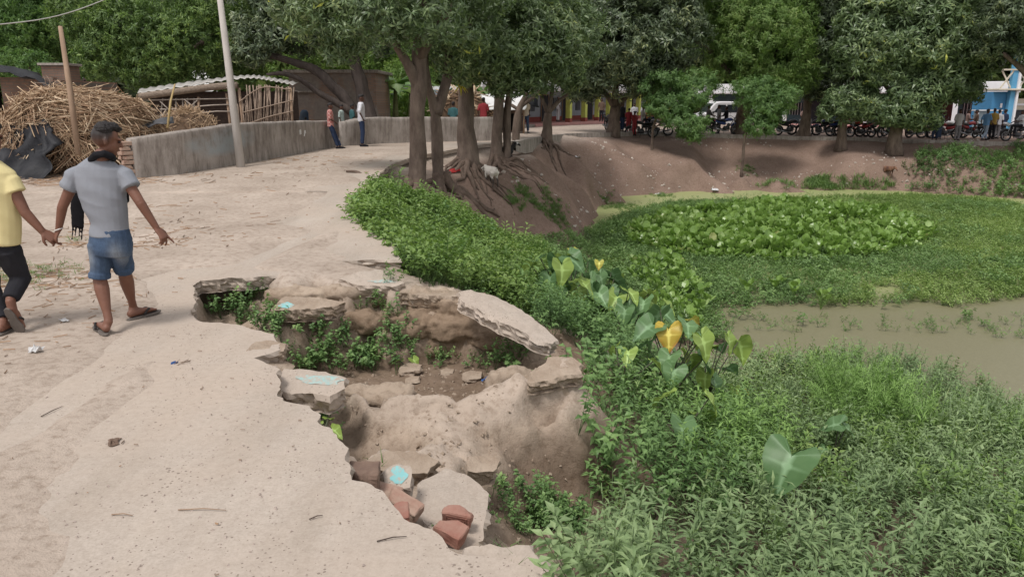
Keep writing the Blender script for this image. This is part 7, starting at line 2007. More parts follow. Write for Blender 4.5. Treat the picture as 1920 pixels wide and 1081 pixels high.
shirt = [flat_loft([(Q(-22, 300), .085, .068), (Q(-22, 308), .14, .085), (Q(-22, 318), .195, .10), (Q(-21, 338), .212, .118), (Q(-17, 365), .205, .12), (Q(-11, 400), .19, .118), (Q(-7, 432), .178, .12), (Q(-6, 454), .175, .125)], sides=20),
         flat_loft([(s2R.lerp(e2R, .02) + Vector((-.03, 0, -.012)), .054), (s2R.lerp(e2R, .2), .068), (s2R.lerp(e2R, .48), .075)]), flat_loft([(s2L.lerp(e2L, .02) + Vector((.03, 0, -.012)), .054), (s2L.lerp(e2L, .2), .068), (s2L.lerp(e2L, .48), .075)])]
link('tshirt', fuse('tshirt', shirt, .009, 3, .015, 5.5, 15, org2), m_yelT, boy2)
tr2 = [flat_loft([(Q(-6, 440), .15, .11), (Q(-6, 458), .158, .118), (Q(-7, 478), .155, .118)], sides=18),
       flat_loft([(h2L, .088, .10), (h2L.lerp(k2L, .6), .078), (k2L, .068), (k2L.lerp(aL2, .5), .06), (k2L.lerp(aL2, .98), .056)]),
       flat_loft([(h2R, .09, .105), (h2R.lerp(k2R, .6), .082), (k2R, .076), (k2R.lerp(ra, .5), .066), (k2R.lerp(ra, .93), .056)])]
link('trousers', fuse('trousers', tr2, .008, 2, .011, 10, 18, org2), m_blacktr, boy2)
sandal(boy2, fl2, tl2, (0, 0, 1), org2)
dd_ = (rt - rh).normalized(); sandal(boy2, rh, rt, (dd_.cross(Vector((1, 0, 0)))) * (1 if dd_.cross(Vector((1, 0, 0))).z > 0 else -1), org2)

# --- people along the road and by the school: five poses, each its own figure
def pose_mesh(pose):
    z = lambda v: v
    hip, knee, ank = .86, .46, .08
    hx = .085
    A = dict(sL=(-.17, 0, 1.36), sR=(.17, 0, 1.36), eL=(-.22, -.02, 1.10), eR=(.22, -.02, 1.10), wL=(-.22, .06, .87), wR=(.22, .06, .87), kL=(-.09, .02, knee), kR=(.09, .02, knee), aL=(-.09, -.02, ank), aR=(.10, -.02, ank), dz=0, lean=0, fy=1)
    if pose == 'walk': A.update(kL=(-.08, .16, .47), aL=(-.08, .24, .09), kR=(.08, -.02, .46), aR=(.08, -.26, .12), eL=(-.21, -.12, 1.12), wL=(-.20, -.10, .90), eR=(.21, .06, 1.12), wR=(.20, .20, .93))
    if pose == 'akimbo': A.update(eL=(-.33, -.08, 1.12), wL=(-.20, .02, .93), eR=(.33, -.08, 1.12), wR=(.2, .02, .93))
    if pose == 'lean': A.update(kL=(-.08, .16, .45), aL=(-.08, .30, .08), kR=(.09, .10, .46), aR=(.09, .22, .08), eL=(-.2, .0, 1.10), wL=(-.10, .16, .98), eR=(.2, .0, 1.1), wR=(.10, .16, .98))
    if pose == 'sit': A.update(kL=(-.14, .40, .84), aL=(-.15, .42, .40), kR=(.14, .40, .84), aR=(.15, .42, .40), eL=(-.22, .12, 1.12), wL=(-.16, .36, 1.04), eR=(.22, .12, 1.12), wR=(.16, .36, 1.04))
    V_ = {k: Vector(v) for k, v in A.items() if isinstance(v, tuple)}
    hL_, hR_ = Vector((-hx, 0, hip)), Vector((hx, 0, hip))
    hd, hr, _ = head((0, .02, 1.545), (0, 1, 0), 1.0)
    body = hd + [loft([(Vector((0, 0, 1.38)), .05), (Vector((0, 0, 1.47)), .05)]), loft([(Vector((0, 0, 1.39)), .11, .07), (Vector((0, 0, 1.32)), .16, .095), (Vector((0, 0, 1.1)), .14, .095), (Vector((0, 0, .86)), .15, .1)]),
                 seg(V_['sL'], V_['eL'], .048, .035), seg(V_['eL'], V_['wL'], .035, .026), seg(V_['sR'], V_['eR'], .048, .035), seg(V_['eR'], V_['wR'], .035, .026), seg(hL_, V_['kL'], .078, .05), seg(hR_, V_['kR'], .078, .05), seg(V_['kL'], V_['aL'], .05, .034), seg(V_['kR'], V_['aR'], .05, .034)]
    for s_, w, e in (('L', V_['wL'], V_['eL']), ('R', V_['wR'], V_['eR'])):
        body += hand(w, w - e, (0, .5, 0) if abs((w - e).normalized().y) < .6 else (0, 0, -1), 1 if s_ == 'R' else -1, .4, 1.15)
    for a in ('aL', 'aR'): body.append(loft([(V_[a] + Vector((0, -.04, -.045)), .035, .03), (V_[a] + Vector((0, .08, -.05)), .042, .03), (V_[a] + Vector((0, .17, -.06)), .04, .018)]))
    shirt = [flat_loft([(Vector((0, 0, 1.42)), .075, .065), (Vector((0, 0, 1.38)), .165, .095), (Vector((0, 0, 1.28)), .185, .12), (Vector((0, 0, 1.05)), .168, .118), (Vector((0, 0, .80)), .178, .128)]),
             flat_loft([(V_['sL'], .062), (V_['eL'], .055), (V_['eL'].lerp(V_['wL'], .1), .05)]), flat_loft([(V_['sR'], .062), (V_['eR'], .055), (V_['eR'].lerp(V_['wR'], .1), .05)])]
    pants = [flat_loft([(Vector((0, 0, .93)), .148, .108), (Vector((0, 0, .80)), .16, .12)]),
             flat_loft([(hL_, .09), (V_['kL'], .07), (V_['aL'] + Vector((0, 0, .02)), .06)]), flat_loft([(hR_, .09), (V_['kR'], .07), (V_['aR'] + Vector((0, 0, .02)), .06)])]
    shoes = []
    for a in ('aL', 'aR'):
        c = V_[a]; lf = loft([(c + Vector((0, -.06, -.045)), .042, .036), (c + Vector((0, .08, -.05)), .05, .036), (c + Vector((0, .19, -.06)), .044, .02)])
        me = bpy.data.meshes.new('shoe'); me.from_pydata([tuple(p) for p in lf[0]], [], lf[1]); me.shade_smooth(); me.materials.append(None); shoes.append(me)
    out = {}
    for nm, pc, vx in (('body', body, .019), ('hair', hr, .02), ('shirt', shirt, .02), ('trousers', pants, .02)):
        me = fuse(nm, pc, vx, 2, .006 if nm in ('shirt', 'trousers') else 0, 12, 3); me.materials.append(None); out[nm] = me
    out['shoes'] = shoes
    return out
POSES = {p: pose_mesh(p) for p in ('stand', 'walk', 'akimbo', 'lean', 'sit')}
CL = {}
def shade(c):
    if c not in CL: CL[c] = cloth('cloth_%d' % len(CL), c, None, 60, 0)
    return CL[c]
m_check, nt, b = new_mat('red_check_cloth')
chk = N(nt, 'ShaderNodeTexChecker', Scale=16.0); nt.links.new(objco(nt), chk.inputs['Vector']); chk.inputs['Color1'].default_value = (.42, .13, .12, 1); chk.inputs['Color2'].default_value = (.50, .30, .27, 1)
nt.links.new(chk.outputs[0], b.inputs['Base Color']); b.inputs['Roughness'].default_value = .9
WHITE, CREAM, NAVY, JEAN, BLACK, GREY, MUST, SKYB, RED, TEAL, PALEG, ORANGE, PINK, BROWN = (.62, .62, .66), (.55, .46, .37), (.03, .045, .09), (.06, .085, .14), (.02, .02, .025), (.22, .21, .22), (.33, .22, .06), (.13, .27, .48), (.33, .05, .06), (.05, .13, .14), (.40, .48, .45), (.62, .16, .07), (.50, .34, .30), (.13, .09, .07)
def person(px, y, py, h, face, pose, shirt, pants, label, group='people by the school and road', zoff=None, foot_y=None):
    """a figure whose feet stand at the ground there; face is the bearing in degrees it looks to (0 = away, 90 = right)"""
    p = at_y(px, py, y); p.z = gz(p.x, p.y) if zoff is None else gz(p.x, p.y) + zoff
    root = empty('person', p, -R(face), label=label, cat='person', group=group)
    s = h / 1.66; root.scale = (s, s, s)
    P = POSES[pose]
    def add(nm, me, mat):
        o = bpy.data.objects.new(nm, me); col.objects.link(o); o.parent = root
        o.material_slots[0].link = 'OBJECT'; o.material_slots[0].material = mat
        return o
    add('body', P['body'], m_skin_dark); add('hair', P['hair'], m_hair)
    add('shirt', P['shirt'], shirt if not isinstance(shirt, tuple) else shade(shirt)); add('trousers', P['trousers'], shade(pants))
    for me in P['shoes']: add('shoe', me, shade(GREY if pants == JEAN else BLACK))
    return root
gw = 'children and men at the wall'
person(622, 24.4, 272, 1.42, 80, 'lean', m_check, NAVY, 'boy in red checked shirt leaning on the end of the curved wall', gw)
person(680, 25.4, 270, 1.68, 75, 'akimbo', WHITE, NAVY, 'man in open white shirt and tight dark jeans standing before the wall', gw)
person(643, 28.2, 270, 1.30, 100, 'stand', PALEG, BLACK, 'child in pale green top behind the gap in the wall', gw)
person(663, 28.4, 270, 1.32, 60, 'stand', TEAL, BLACK, 'child in dark blue top beside the leaning trunk', gw)
person(577, 26.8, 262, 1.25, 60, 'sit', PALEG, BROWN, 'small child sitting behind the wall beside the blue chair', gw, zoff=-.35)
person(851, 30.2, 262, 1.45, 15, 'stand', TEAL, MUST, 'person in dark teal top and mustard trousers between two mango trunks')
person(907, 33.5, 258, 1.60, 20, 'walk', RED, GREY, 'person in red waistcoat walking past the roadside hut')
person(985, 37, 252, 1.66, 170, 'walk', CREAM, JEAN, 'man in cream shirt and dark jeans walking on the road by the hut')
person(1046, 52.0, 236, 1.66, 60, 'stand', GREY, GREY, 'person in long grey clothes on the school veranda', zoff=.30)
person(1127, 54.5, 236, 1.60, 200, 'stand', BROWN, BLACK, 'person in brown clothes in the veranda shade between pillars', zoff=.30)
person(1166, 44.6, 248, 1.66, 60, 'stand', BLACK, NAVY, 'man in black clothes by the parked bikes right of dark mango trunk')
person(1178, 43.9, 250, 1.38, 20, 'stand', RED, RED, 'schoolgirl in maroon beside the man in black')
person(1189, 43.7, 250, 1.36, -30, 'stand', RED, RED, 'schoolgirl in maroon right of another girl in maroon')
person(1188, 50, 246, 1.64, 180, 'stand', WHITE, GREY, 'man in white shirt behind the two maroon girls, before a pillar')
person(1207, 50, 246, 1.68, 20, 'stand', WHITE, BLACK, 'tall man in white shirt with his back to the pond')
person(1204, 44.3, 249, 1.62, 100, 'sit', (.45, .43, .42), BLACK, 'man in light grey shirt sitting on a bike near the girls', zoff=.0)
person(1214, 46.0, 248, 1.40, 150, 'stand', ORANGE, BLACK, 'child in bright orange top among the bikes')
person(1228, 45.0, 249, 1.60, -60, 'sit', BROWN, NAVY, 'man in brown shirt sitting on a bike left of the light sapling')
person(1326, 45.6, 250, 1.62, 80, 'sit', (.12, .11, .11), BLACK, 'man in charcoal shirt on a bike in front of the white van')
person(1346, 45.2, 250, 1.66, -80, 'stand', GREY, BLACK, 'man in dark grey standing before the van windscreen')
person(1360, 45.4, 250, 1.58, -60, 'sit', BLACK, NAVY, 'man in black sitting on a bike before the van')
person(1504, 50.0, 252, 1.64, 160, 'stand', PINK, GREY, 'person in pale pink by the white pillar behind bikes')
person(1752, 42.5, 258, 1.64, 20, 'stand', NAVY, NAVY, 'man in dark navy under the last mango bough')
person(1760, 43.5, 258, 1.62, -30, 'stand', (.10, .10, .13), JEAN, 'man in charcoal shirt just right of the man in dark navy')
person(1794, 42.0, 258, 1.70, 180, 'stand', (.46, .44, .44), GREY, 'man in light grey shirt and grey trousers facing the pond')
person(1810, 44.2, 257, 1.62, 120, 'sit', PINK, BROWN, 'man in pale pink shirt sitting on a red bike')
person(1826, 44.6, 257, 1.60, -60, 'sit', BROWN, BLACK, 'man in brown shirt sitting on a bike by the white table')
person(1845, 41.8, 260, 1.68, 70, 'walk', SKYB, (.30, .36, .45), 'man in sky blue shirt walking by the kerb')
person(1858, 42.6, 259, 1.68, 10, 'stand', MUST, BLACK, 'man in mustard shirt seen from behind near the blue tower')
person(1867, 43.6, 259, 1.66, 40, 'stand', WHITE, GREY, 'man in white shirt half hidden behind the mustard shirt')
person(1879, 44.6, 257, 1.66, -20, 'stand', NAVY, BLACK, 'man in navy shirt in front of the blue tower wall')
person(1911, 41.5, 261, 1.66, -90, 'sit', WHITE, BLACK, 'man in white shirt sitting on a bike at the right edge')
# ------------------------------------------------------------------ motorbikes, van, chair, goats, litter
m_tyre = rough_mat('tyre_rubber', (.018, .018, .019), (.03, .028, .027), 12, .85, 0)
m_chrome = rough_mat('dull_chrome', (.42, .42, .43), (.25, .25, .26), 9, .3, 0, metal=.8, spec=.5)
m_engine = rough_mat('engine_grey', (.10, .10, .105), (.05, .05, .052), 12, .5, 0, metal=.5)
m_seat = rough_mat('black_seat', (.02, .02, .021), (.014, .014, .015), 9, .6, 0)
m_lens = rough_mat('lamp_glass', (.65, .66, .66), (.5, .5, .5), 9, .15, 0, spec=.6)
m_redlens = rough_mat('red_lamp_glass', (.45, .03, .025), (.35, .02, .02), 9, .2, 0, spec=.6)
PAINT = {n: rough_mat(n + '_bike_paint', c, None, 3, .3, 0, spec=.5) for n, c in (('black', (.02, .02, .024)), ('red', (.36, .03, .035)), ('blue', (.03, .06, .22)), ('silver', (.35, .35, .37)), ('white', (.6, .6, .6)))}
def torus_bm(R_, r_, nu=20, nv=6):
    V, F = [], []
    for i in range(nu):
        for j in range(nv):
            a, b_ = 2 * pi * i / nu, 2 * pi * j / nv
            V.append(((R_ + r_ * math.cos(b_)) * math.cos(a), r_ * .9 * math.sin(b_), (R_ + r_ * math.cos(b_)) * math.sin(a)))
    for i in range(nu):
        for j in range(nv): F.append((i * nv + j, ((i + 1) % nu) * nv + j, ((i + 1) % nu) * nv + (j + 1) % nv, i * nv + (j + 1) % nv))
    return V, F
def mesh_of(name, VF, mat, smooth=True):
    me = bpy.data.meshes.new(name); me.from_pydata([tuple(v) for v in VF[0]], [], [tuple(f) for f in VF[1]]); me.materials.append(mat)
    if smooth: me.shade_smooth()
    return me
def join(*vfs):
    V, F = [], []
    for v, f in vfs:
        b0 = len(V); V += list(v); F += [tuple(i + b0 for i in q) for q in f]
    return V, F
def bars(*segs): 
    out = []
    for pts, r_ in segs: out.append(tube_mesh(pts, [r_] * len(pts), 6, None, None))
    return join(*out)
BM = {}
BM['tyre'] = mesh_of('tyre', torus_bm(.265, .048), m_tyre)
BM['rim'] = mesh_of('rim', join(torus_bm(.215, .014, 16, 5), *[tube_mesh([(0, 0, 0), (.21 * math.cos(a), 0, .21 * math.sin(a))], [.012, .010], 5, None, None) for a in np.linspace(0, 2 * pi, 7)[:-1]], tube_mesh([(0, -.06, 0), (0, .06, 0)], [.045, .045], 10, None, None)), m_chrome)
BM['fork'] = mesh_of('fork', bars(([(.66, -.07, .31), (.46, -.07, .86)], .02), ([(.66, .07, .31), (.46, .07, .86)], .02)), m_chrome)
BM['frame'] = mesh_of('frame', bars(([(.48, 0, .82), (.2, 0, .35), (-.2, 0, .33), (-.62, .06, .31)], .022), ([(.46, 0, .84), (-.1, 0, .72), (-.75, 0, .74)], .022), ([(-.2, -.09, .33), (-.62, -.09, .31)], .018), ([(-.62, -.1, .31), (-.5, -.1, .7)], .022), ([(-.62, .1, .31), (-.5, .1, .7)], .022), ([(.05, .10, .33), (.1, .26, .0)], .012)), m_engine)
BM['engine'] = mesh_of('engine', join(loft([(Vector((.2, 0, .36)), .11, .12), (Vector((-.08, 0, .36)), .12, .13)], (0, 1, 0)), loft([(Vector((.14, 0, .44)), .085, .085), (Vector((.2, 0, .60)), .08, .08)], (0, 1, 0))), m_engine)
BM['fuel_tank'] = mesh_of('fuel_tank', loft([(Vector((.40, 0, .83)), .07, .06), (Vector((.28, 0, .86)), .13, .10), (Vector((.10, 0, .85)), .125, .10), (Vector((-.06, 0, .80)), .08, .06)], (0, 1, 0)), PAINT['black'])
BM['seat'] = mesh_of('seat', loft([(Vector((-.02, 0, .79)), .08, .04), (Vector((-.25, 0, .79)), .12, .05), (Vector((-.55, 0, .82)), .12, .05), (Vector((-.72, 0, .86)), .09, .04)], (0, 1, 0)), m_seat)
BM['side_panel'] = mesh_of('side_panel', loft([(Vector((-.08, 0, .62)), .10, .09), (Vector((-.35, 0, .66)), .11, .09), (Vector((-.78, 0, .80)), .06, .04)], (0, 1, 0)), PAINT['black'])
BM['fender'] = mesh_of('fender', join(*[tube_mesh([(.66 + .335 * math.cos(a), 0, .31 + .335 * math.sin(a)), (.66 + .335 * math.cos(a + .42), 0, .31 + .335 * math.sin(a + .42))], [.05, .05], 6, None, None) for a in (.6, 1.0, 1.4, 1.8, 2.2)]), PAINT['black'])
BM['exhaust'] = mesh_of('exhaust', tube_mesh([(.22, -.12, .42), (.15, -.14, .22), (-.2, -.15, .24), (-.75, -.16, .38)], [.022, .024, .045, .045], 8, None, None), m_chrome)
BM['handlebar'] = mesh_of('handlebar', bars(([(.36, -.36, .98), (.44, -.18, 1.02), (.47, 0, .95), (.44, .18, 1.02), (.36, .36, .98)], .014)), m_engine)
BM['mirror'] = [mesh_of('mirror', join(tube_mesh([(.42, .25 * s, 1.0), (.44, .32 * s, 1.16)], [.006, .006], 5, None, None), ball((.44, .33 * s, 1.2), (.012, .06, .038))), m_engine) for s in (-1, 1)]
BM['headlight'] = mesh_of('headlight', ball((.56, 0, .88), (.07, .085, .085)), m_lens)
BM['tail_light'] = mesh_of('tail_light', ball((-.80, 0, .80), (.03, .055, .035)), m_redlens)
def bike(px, y, face, paint, label, lean=9):
    p = at_y(px, 252, y); p.z = gz(p.x, p.y)
    root = empty('motorbike', p, 0, label=label, cat='motorbike', group='motorbikes parked along the far road')
    root.rotation_euler = (R(lean), 0, R(90 - face))
    def add(nm, me, mat=None, loc=None, parent=None):
        o = bpy.data.objects.new(nm, me); col.objects.link(o); o.parent = parent or root
        if loc: o.location = loc
        if mat: o.material_slots[0].link = 'OBJECT'; o.material_slots[0].material = mat
        return o
    for x in (.66, -.62):
        w = add('wheel', BM['tyre'], None, (x, 0, .31)); add('rim', BM['rim'], None, None, w)
    for n in ('fork', 'frame', 'engine', 'seat', 'exhaust', 'handlebar', 'headlight', 'tail_light'): add(n, BM[n])
    for n in ('fuel_tank', 'side_panel', 'fender'): add(n, BM[n], PAINT[paint])
    for me in BM['mirror']: add('mirror', me)
    return root
for args in [(1143, 45.5, 170, 'black', 'black motorbike nose-on just left of the dark mango trunk'), (1170, 45.2, 60, 'black', 'black motorbike beside the man in black clothes'), (1203, 43.6, -80, 'black', 'black motorbike in profile in front of the men on bikes'), (1232, 44.2, -70, 'silver', 'grey motorbike tucked behind the light sapling'),
             (1322, 44.4, -100, 'black', 'black motorbike left of the van, front wheel to the left'), (1358, 44.6, 70, 'blue', 'dark blue motorbike before the van under a seated man'), (1463, 45.4, -75, 'black', 'black motorbike half hidden by the green sapling'), (1478, 44.8, 95, 'black', 'black motorbike left of the clean mango trunk'),
             (1537, 44.3, -92, 'black', 'black motorbike in full profile right of the clean mango trunk'), (1552, 45.4, -80, 'blue', 'blue motorbike just behind the one in full profile'), (1590, 45.0, -60, 'black', 'black motorbike behind the trunk with low boughs'), (1615, 44.2, -95, 'red', 'red-tanked motorbike under the low mango boughs'),
             (1640, 44.8, 75, 'black', 'black motorbike in shade left of the kerbside trunk'), (1662, 44.2, 60, 'black', 'black motorbike touching the kerbside mango trunk'), (1705, 44.0, -60, 'black', 'black motorbike right of the kerbside mango trunk'), (1722, 44.6, 80, 'silver', 'silver motorbike deep in the shade before the crowd'),
             (1772, 43.6, -80, 'red', 'red motorbike left of the man in light grey shirt'), (1783, 45.0, -40, 'white', 'white motorbike behind the red one'), (1812, 43.8, 70, 'red', 'red motorbike under the man in pink'), (1830, 43.8, -70, 'black', 'black motorbike left of the man in sky blue'),
             (1852, 45.2, 60, 'blue', 'blue motorbike behind the man in mustard'), (1890, 43.4, -60, 'silver', 'silver motorbike before the blue tower'), (1910, 41.5, -90, 'black', 'black motorbike under the man in white at right edge')]:
    bike(*args)
# --- white van
m_carwhite = rough_mat('white_car_paint', (.68, .68, .70), (.62, .62, .64), 2, .3, 0, spec=.5)
m_glass = rough_mat('dark_car_glass', (.02, .025, .03), (.03, .035, .04), 2, .12, 0, spec=.6)
vp_ = at_y(1352, 250, 53); vp_.z = gz(vp_.x, vp_.y)
van = empty('van', vp_, R(186), label='white van parked before the school behind people on bikes', cat='van')
prof = [(-2.0, .35), (-2.05, .9), (-1.95, 1.7), (-1.7, 1.86), (.5, 1.88), (.85, 1.8), (1.45, 1.12), (2.0, .98), (2.12, .75), (2.1, .35)]
MB().prism(prof, -.8, .8).build('body', m_carwhite, van, bevel=.07)
for sgn in (-1, 1):
    mbx = [(-1.75, -.95), (-.85, .0), (.1, .82)]
    for x0_, x1_ in mbx:
        w_ = MB().prism([(x0_, 1.15), (x0_, 1.66), (x1_ - (.28 if x1_ > .5 else 0), 1.66), (x1_ + (.12 if x1_ > .5 else 0), 1.15)], sgn * .79, sgn * .812).build('window', m_glass, van)
    MB().box((.05, sgn * .815, .95), (.14, .02, .04)).build('handle', m_engine, van)
    MB().box((1.0, sgn * .92, 1.15), (.10, .16, .16)).build('mirror', m_engine, van, bevel=.02)
    o = MB().box((2.08, sgn * .6, .80), (.1, .26, .16)).build('headlight', m_lens, van, bevel=.03)
    MB().box((-2.03, sgn * .66, 1.0), (.05, .14, .34)).build('tail_light', m_redlens, van, bevel=.01)
    for x in (1.35, -1.3):
        w_ = pmesh('wheel', *torus_bm(.23, .10, 20, 8), m_tyre, van, True, loc=(x, sgn * .76, .33))
        MB().cyl((0, -.06 * 1, 0), (0, .06, 0), .19, 14).build('rim', m_chrome, w_)
MB().prism([(.92, 1.72), (1.40, 1.17), (1.43, 1.19), (.95, 1.745)], -.66, .66).build('windscreen', m_glass, van)
MB().box((2.1, 0, .48), (.14, 1.6, .2)).build('bumper', m_engine, van, bevel=.03)
# --- white table by the crowd, blue chair behind the wall
tp_ = at_y(1842, 258, 47); tp_.z = gz(tp_.x, tp_.y)
tb_ = empty('stall_counter', tp_, label='white-topped blue stall counter behind men on bikes near tower', cat='stall')
MB().box((0, 0, 1.55), (1.5, .9, .06)).build('top', m_white, tb_, bevel=.01)
MB().box((-.25, .1, .75), (.6, .5, 1.5)).build('front_panel', rough_mat('pale_blue_board', (.42, .55, .64), (.36, .48, .56), 3, .7, 0), tb_, bevel=.01)
for x in (-.68, .68): MB().box((x, -.35, .76), (.06, .06, 1.52)).build('post', m_whitep, tb_)
m_plastic = rough_mat('dark_blue_plastic', (.02, .05, .09), (.015, .035, .065), 3, .45, 0, spec=.4)
cp_ = at_y(562, 262, 26.6); cp_.z = gz(cp_.x, cp_.y)
ch = empty('plastic_chair', cp_, R(150), label='dark blue plastic chair with rounded back behind the curved wall', cat='chair')
MB().box((0, 0, .45), (.46, .44, .04)).build('seat', m_plastic, ch, bevel=.015)
V, F = loft([(Vector((0, -.22, .46)), .20, .02), (Vector((0, -.26, .8)), .23, .02), (Vector((0, -.30, 1.05)), .20, .02), (Vector((0, -.31, 1.14)), .12, .015)])
pmesh('backrest', V, F, m_plastic, ch, True)
for x in (-.2, .2):
    for y in (-.19, .19): MB().bar((x, y, .44), (x * 1.1, y * 1.1, 0), .04).build('leg', m_plastic, ch)
# --- goats
def goat(px, py, s, face, mats, label, lying=False):
    p = hit(px, py)
    root = empty('goat', p, R(90 - face), label=label, cat='goat', group='goats on the pond bank')
    root.scale = (s, s, s)
    h = .30 if lying else .52
    V_ = Vector
    tr = [loft([(V_((-.36, 0, h + .01)), .07, .08), (V_((-.28, 0, h)), .12, .145), (V_((-.02, 0, h - .02)), .145, .165), (V_((.22, 0, h - .01)), .12, .16), (V_((.32, 0, h + .05)), .09, .12)], (0, 1, 0)),
          loft([(V_((.27, 0, h + .05)), .07, .10), (V_((.42, 0, h + (.10 if not lying else .2))), .05, .07), (V_((.50, 0, h + (.06 if not lying else .28))), .045, .055)], (0, 1, 0)),
          loft([(V_((.47, 0, h + (.08 if not lying else .30))), .05, .055), (V_((.57, 0, h + (-.02 if not lying else .25))), .04, .042), (V_((.65, 0, h + (-.10 if not lying else .19))), .028, .028)], (0, 1, 0)),
          loft([(V_((-.36, 0, h + .06)), .025), (V_((-.44, 0, h + .14)), .014)], (0, 1, 0))]
    for sg in (-1, 1):
        tr.append(loft([(V_((.47, sg * .05, h + (.1 if not lying else .32))), .02, .012), (V_((.46, sg * .14, h + (.04 if not lying else .26))), .03, .010)], (1, 0, 0)))
        tr.append(loft([(V_((.46, sg * .025, h + (.13 if not lying else .35))), .012), (V_((.38, sg * .05, h + (.22 if not lying else .44))), .006)], (0, 1, 0), 8))
    legs = []
    for sg in (-1, 1):
        if lying:
            tr.append(loft([(V_((.2, sg * .1, .2)), .045), (V_((.36, sg * .12, .06)), .03), (V_((.2, sg * .13, .03)), .02)], (0, 1, 0))); tr.append(loft([(V_((-.25, sg * .11, .22)), .09), (V_((-.05, sg * .15, .08)), .05), (V_((-.25, sg * .16, .03)), .025)], (0, 1, 0)))
        else:
            tr.append(loft([(V_((.22, sg * .075, h - .06)), .055), (V_((.215, sg * .08, .30)), .032)], (0, 1, 0))); tr.append(loft([(V_((-.27, sg * .075, h - .03)), .085), (V_((-.20, sg * .085, .33)), .045)], (0, 1, 0)))
            legs.append([loft([(V_((.215, sg * .08, .34)), .032), (V_((.20, sg * .08, .20)), .024), (V_((.215, sg * .08, .02)), .02), (V_((.235, sg * .08, .015)), .02)], (0, 1, 0))])
            legs.append([loft([(V_((-.20, sg * .085, .36)), .045), (V_((-.32, sg * .085, .22)), .026), (V_((-.30, sg * .085, .03)), .02), (V_((-.28, sg * .085, .015)), .02)], (0, 1, 0))])
    if legs: tr += [l for k in legs for l in k]
    me = fuse('body', tr, .016, 2); me.materials.append(mats)
    o = bpy.data.objects.new('body', me); col.objects.link(o); o.parent = root
    return root
def goat_mat(name, c1, c2, lo, hi, mode):
    m, nt, b = new_mat(name)
    tc = N(nt, 'ShaderNodeTexCoord'); sx = N(nt, 'ShaderNodeSeparateXYZ'); nt.links.new(tc.outputs['Object'], sx.inputs[0])
    if mode == 'legs':
        f = N(nt, 'ShaderNodeMapRange'); f.inputs[1].default_value = lo; f.inputs[2].default_value = hi; nt.links.new(sx.outputs['Z'], f.inputs[0]); fac = f.outputs[0]
    else: fac = ramp(nt, noise_t(nt, tc.outputs['Object'], 4.5, 2, .5), [(lo, (0, 0, 0)), (hi, (1, 1, 1))])
    nt.links.new(mixc(nt, c1, c2, fac), b.inputs['Base Color']); b.inputs['Roughness'].default_value = .9
    bump(nt, b, noise_t(nt, tc.outputs['Object'], 50, 3, .7), .6, .01)
    return m
goat(921, 350, .85, -28, goat_mat('white_goat_coat', (.05, .04, .035), (.62, .58, .52), .27, .36, 'legs'), 'white goat with dark legs grazing on the bank below the roots')
goat(943, 300, .95, 70, goat_mat('pied_goat_coat', (.02, .018, .018), (.6, .58, .55), .62, .66, 'patch'), 'black and white goat lying among the mango roots', True)
goat(1665, 332, .85, 160, goat_mat('brown_goat_coat', (.08, .04, .03), (.20, .10, .06), .4, .6, 'patch'), 'small brown goat standing on the far bank near the leafy slope')
# --- litter and small things, each where it lies
m_plastic_w = rough_mat('white_plastic_film', (.62, .62, .62), (.48, .48, .48), 12, .45, .5, 30)
m_plastic_b = rough_mat('blue_plastic_film', (.05, .13, .34), (.04, .09, .25), 12, .4, .5, 30)
m_redcloth = rough_mat('red_rag', (.42, .04, .04), (.30, .03, .03), 14, .85, .3, 60)
m_dryleaf = rough_mat('dead_leaf', (.17, .115, .085), (.11, .075, .055), 30, .85, .2)
def scrap(name, px, py, w, d, h, mat, label, cat, seed, group=None):
    c = hit(px, py); r_ = random.Random(seed); V, F = [], []; n = 7
    for j in range(n):
        for i in range(n):
            x, y = (i / (n - 1) - .5) * w, (j / (n - 1) - .5) * d
            q = Vector((x * 9 / w * .3, y * 9 / d * .3, seed))
            V.append((x + mnoise.noise(q) * w * .22, y + mnoise.noise(q + Vector((5, 0, 0))) * d * .22, .012 + max(0, h * (.5 + mnoise.noise(q * 1.4 + Vector((0, 7, 0))) * 1.1) * (1 - (2 * i / (n - 1) - 1) ** 2 * .6))))
    for j in range(n - 1):
        for i in range(n - 1): F.append((j * n + i, j * n + i + 1, (j + 1) * n + i + 1, (j + 1) * n + i))
    o = pmesh(name, V, F, mat, None, False, c, (0, 0, r_.uniform(0, 3)))
    md = o.modifiers.new('thickness', 'SOLIDIFY'); md.thickness = .003
    return tag(o, label, cat, group)
GL = 'litter lying about'
scrap('plastic_bag', 68, 660, .09, .06, .05, m_plastic_w, 'crumpled white plastic wrapper in the sand at lower left', 'litter', 1, GL)
scrap('plastic_bag', 915, 716, .10, .06, .05, m_plastic_b, 'dark blue plastic scrap at the right end of the hole floor', 'litter', 2, GL)
scrap('rag', 852, 324, .28, .2, .12, m_redcloth, 'bright red rag on the soil below the mango roots', 'rag', 3, GL)
scrap('plastic_bag', 1172, 412, .35, .3, .25, rough_mat('bright_blue_film', (.10, .32, .55), None, 9, .4, .3), 'light blue plastic bag floating in the pond weed', 'litter', 4, GL)
scrap('dry_leaf', 215, 832, .09, .05, .015, m_dryleaf, 'dark dead leaf lying flat on the concrete at left', 'leaf', 5)
scrap('paper_scrap', 120, 602, .09, .045, .012, m_plastic_w, 'flat pale paper scrap on the sand between the walking boys', 'litter', 6, GL)
scrap('plastic_bag', 1080, 296, .5, .3, .1, m_plastic_w, 'white plastic bag lying high on the bare bank', 'litter', 7, GL)
scrap('plastic_bag', 1235, 364, .5, .3, .06, m_plastic_w, 'pale plastic sheet at the waterline of the bare bank', 'litter', 8, GL)
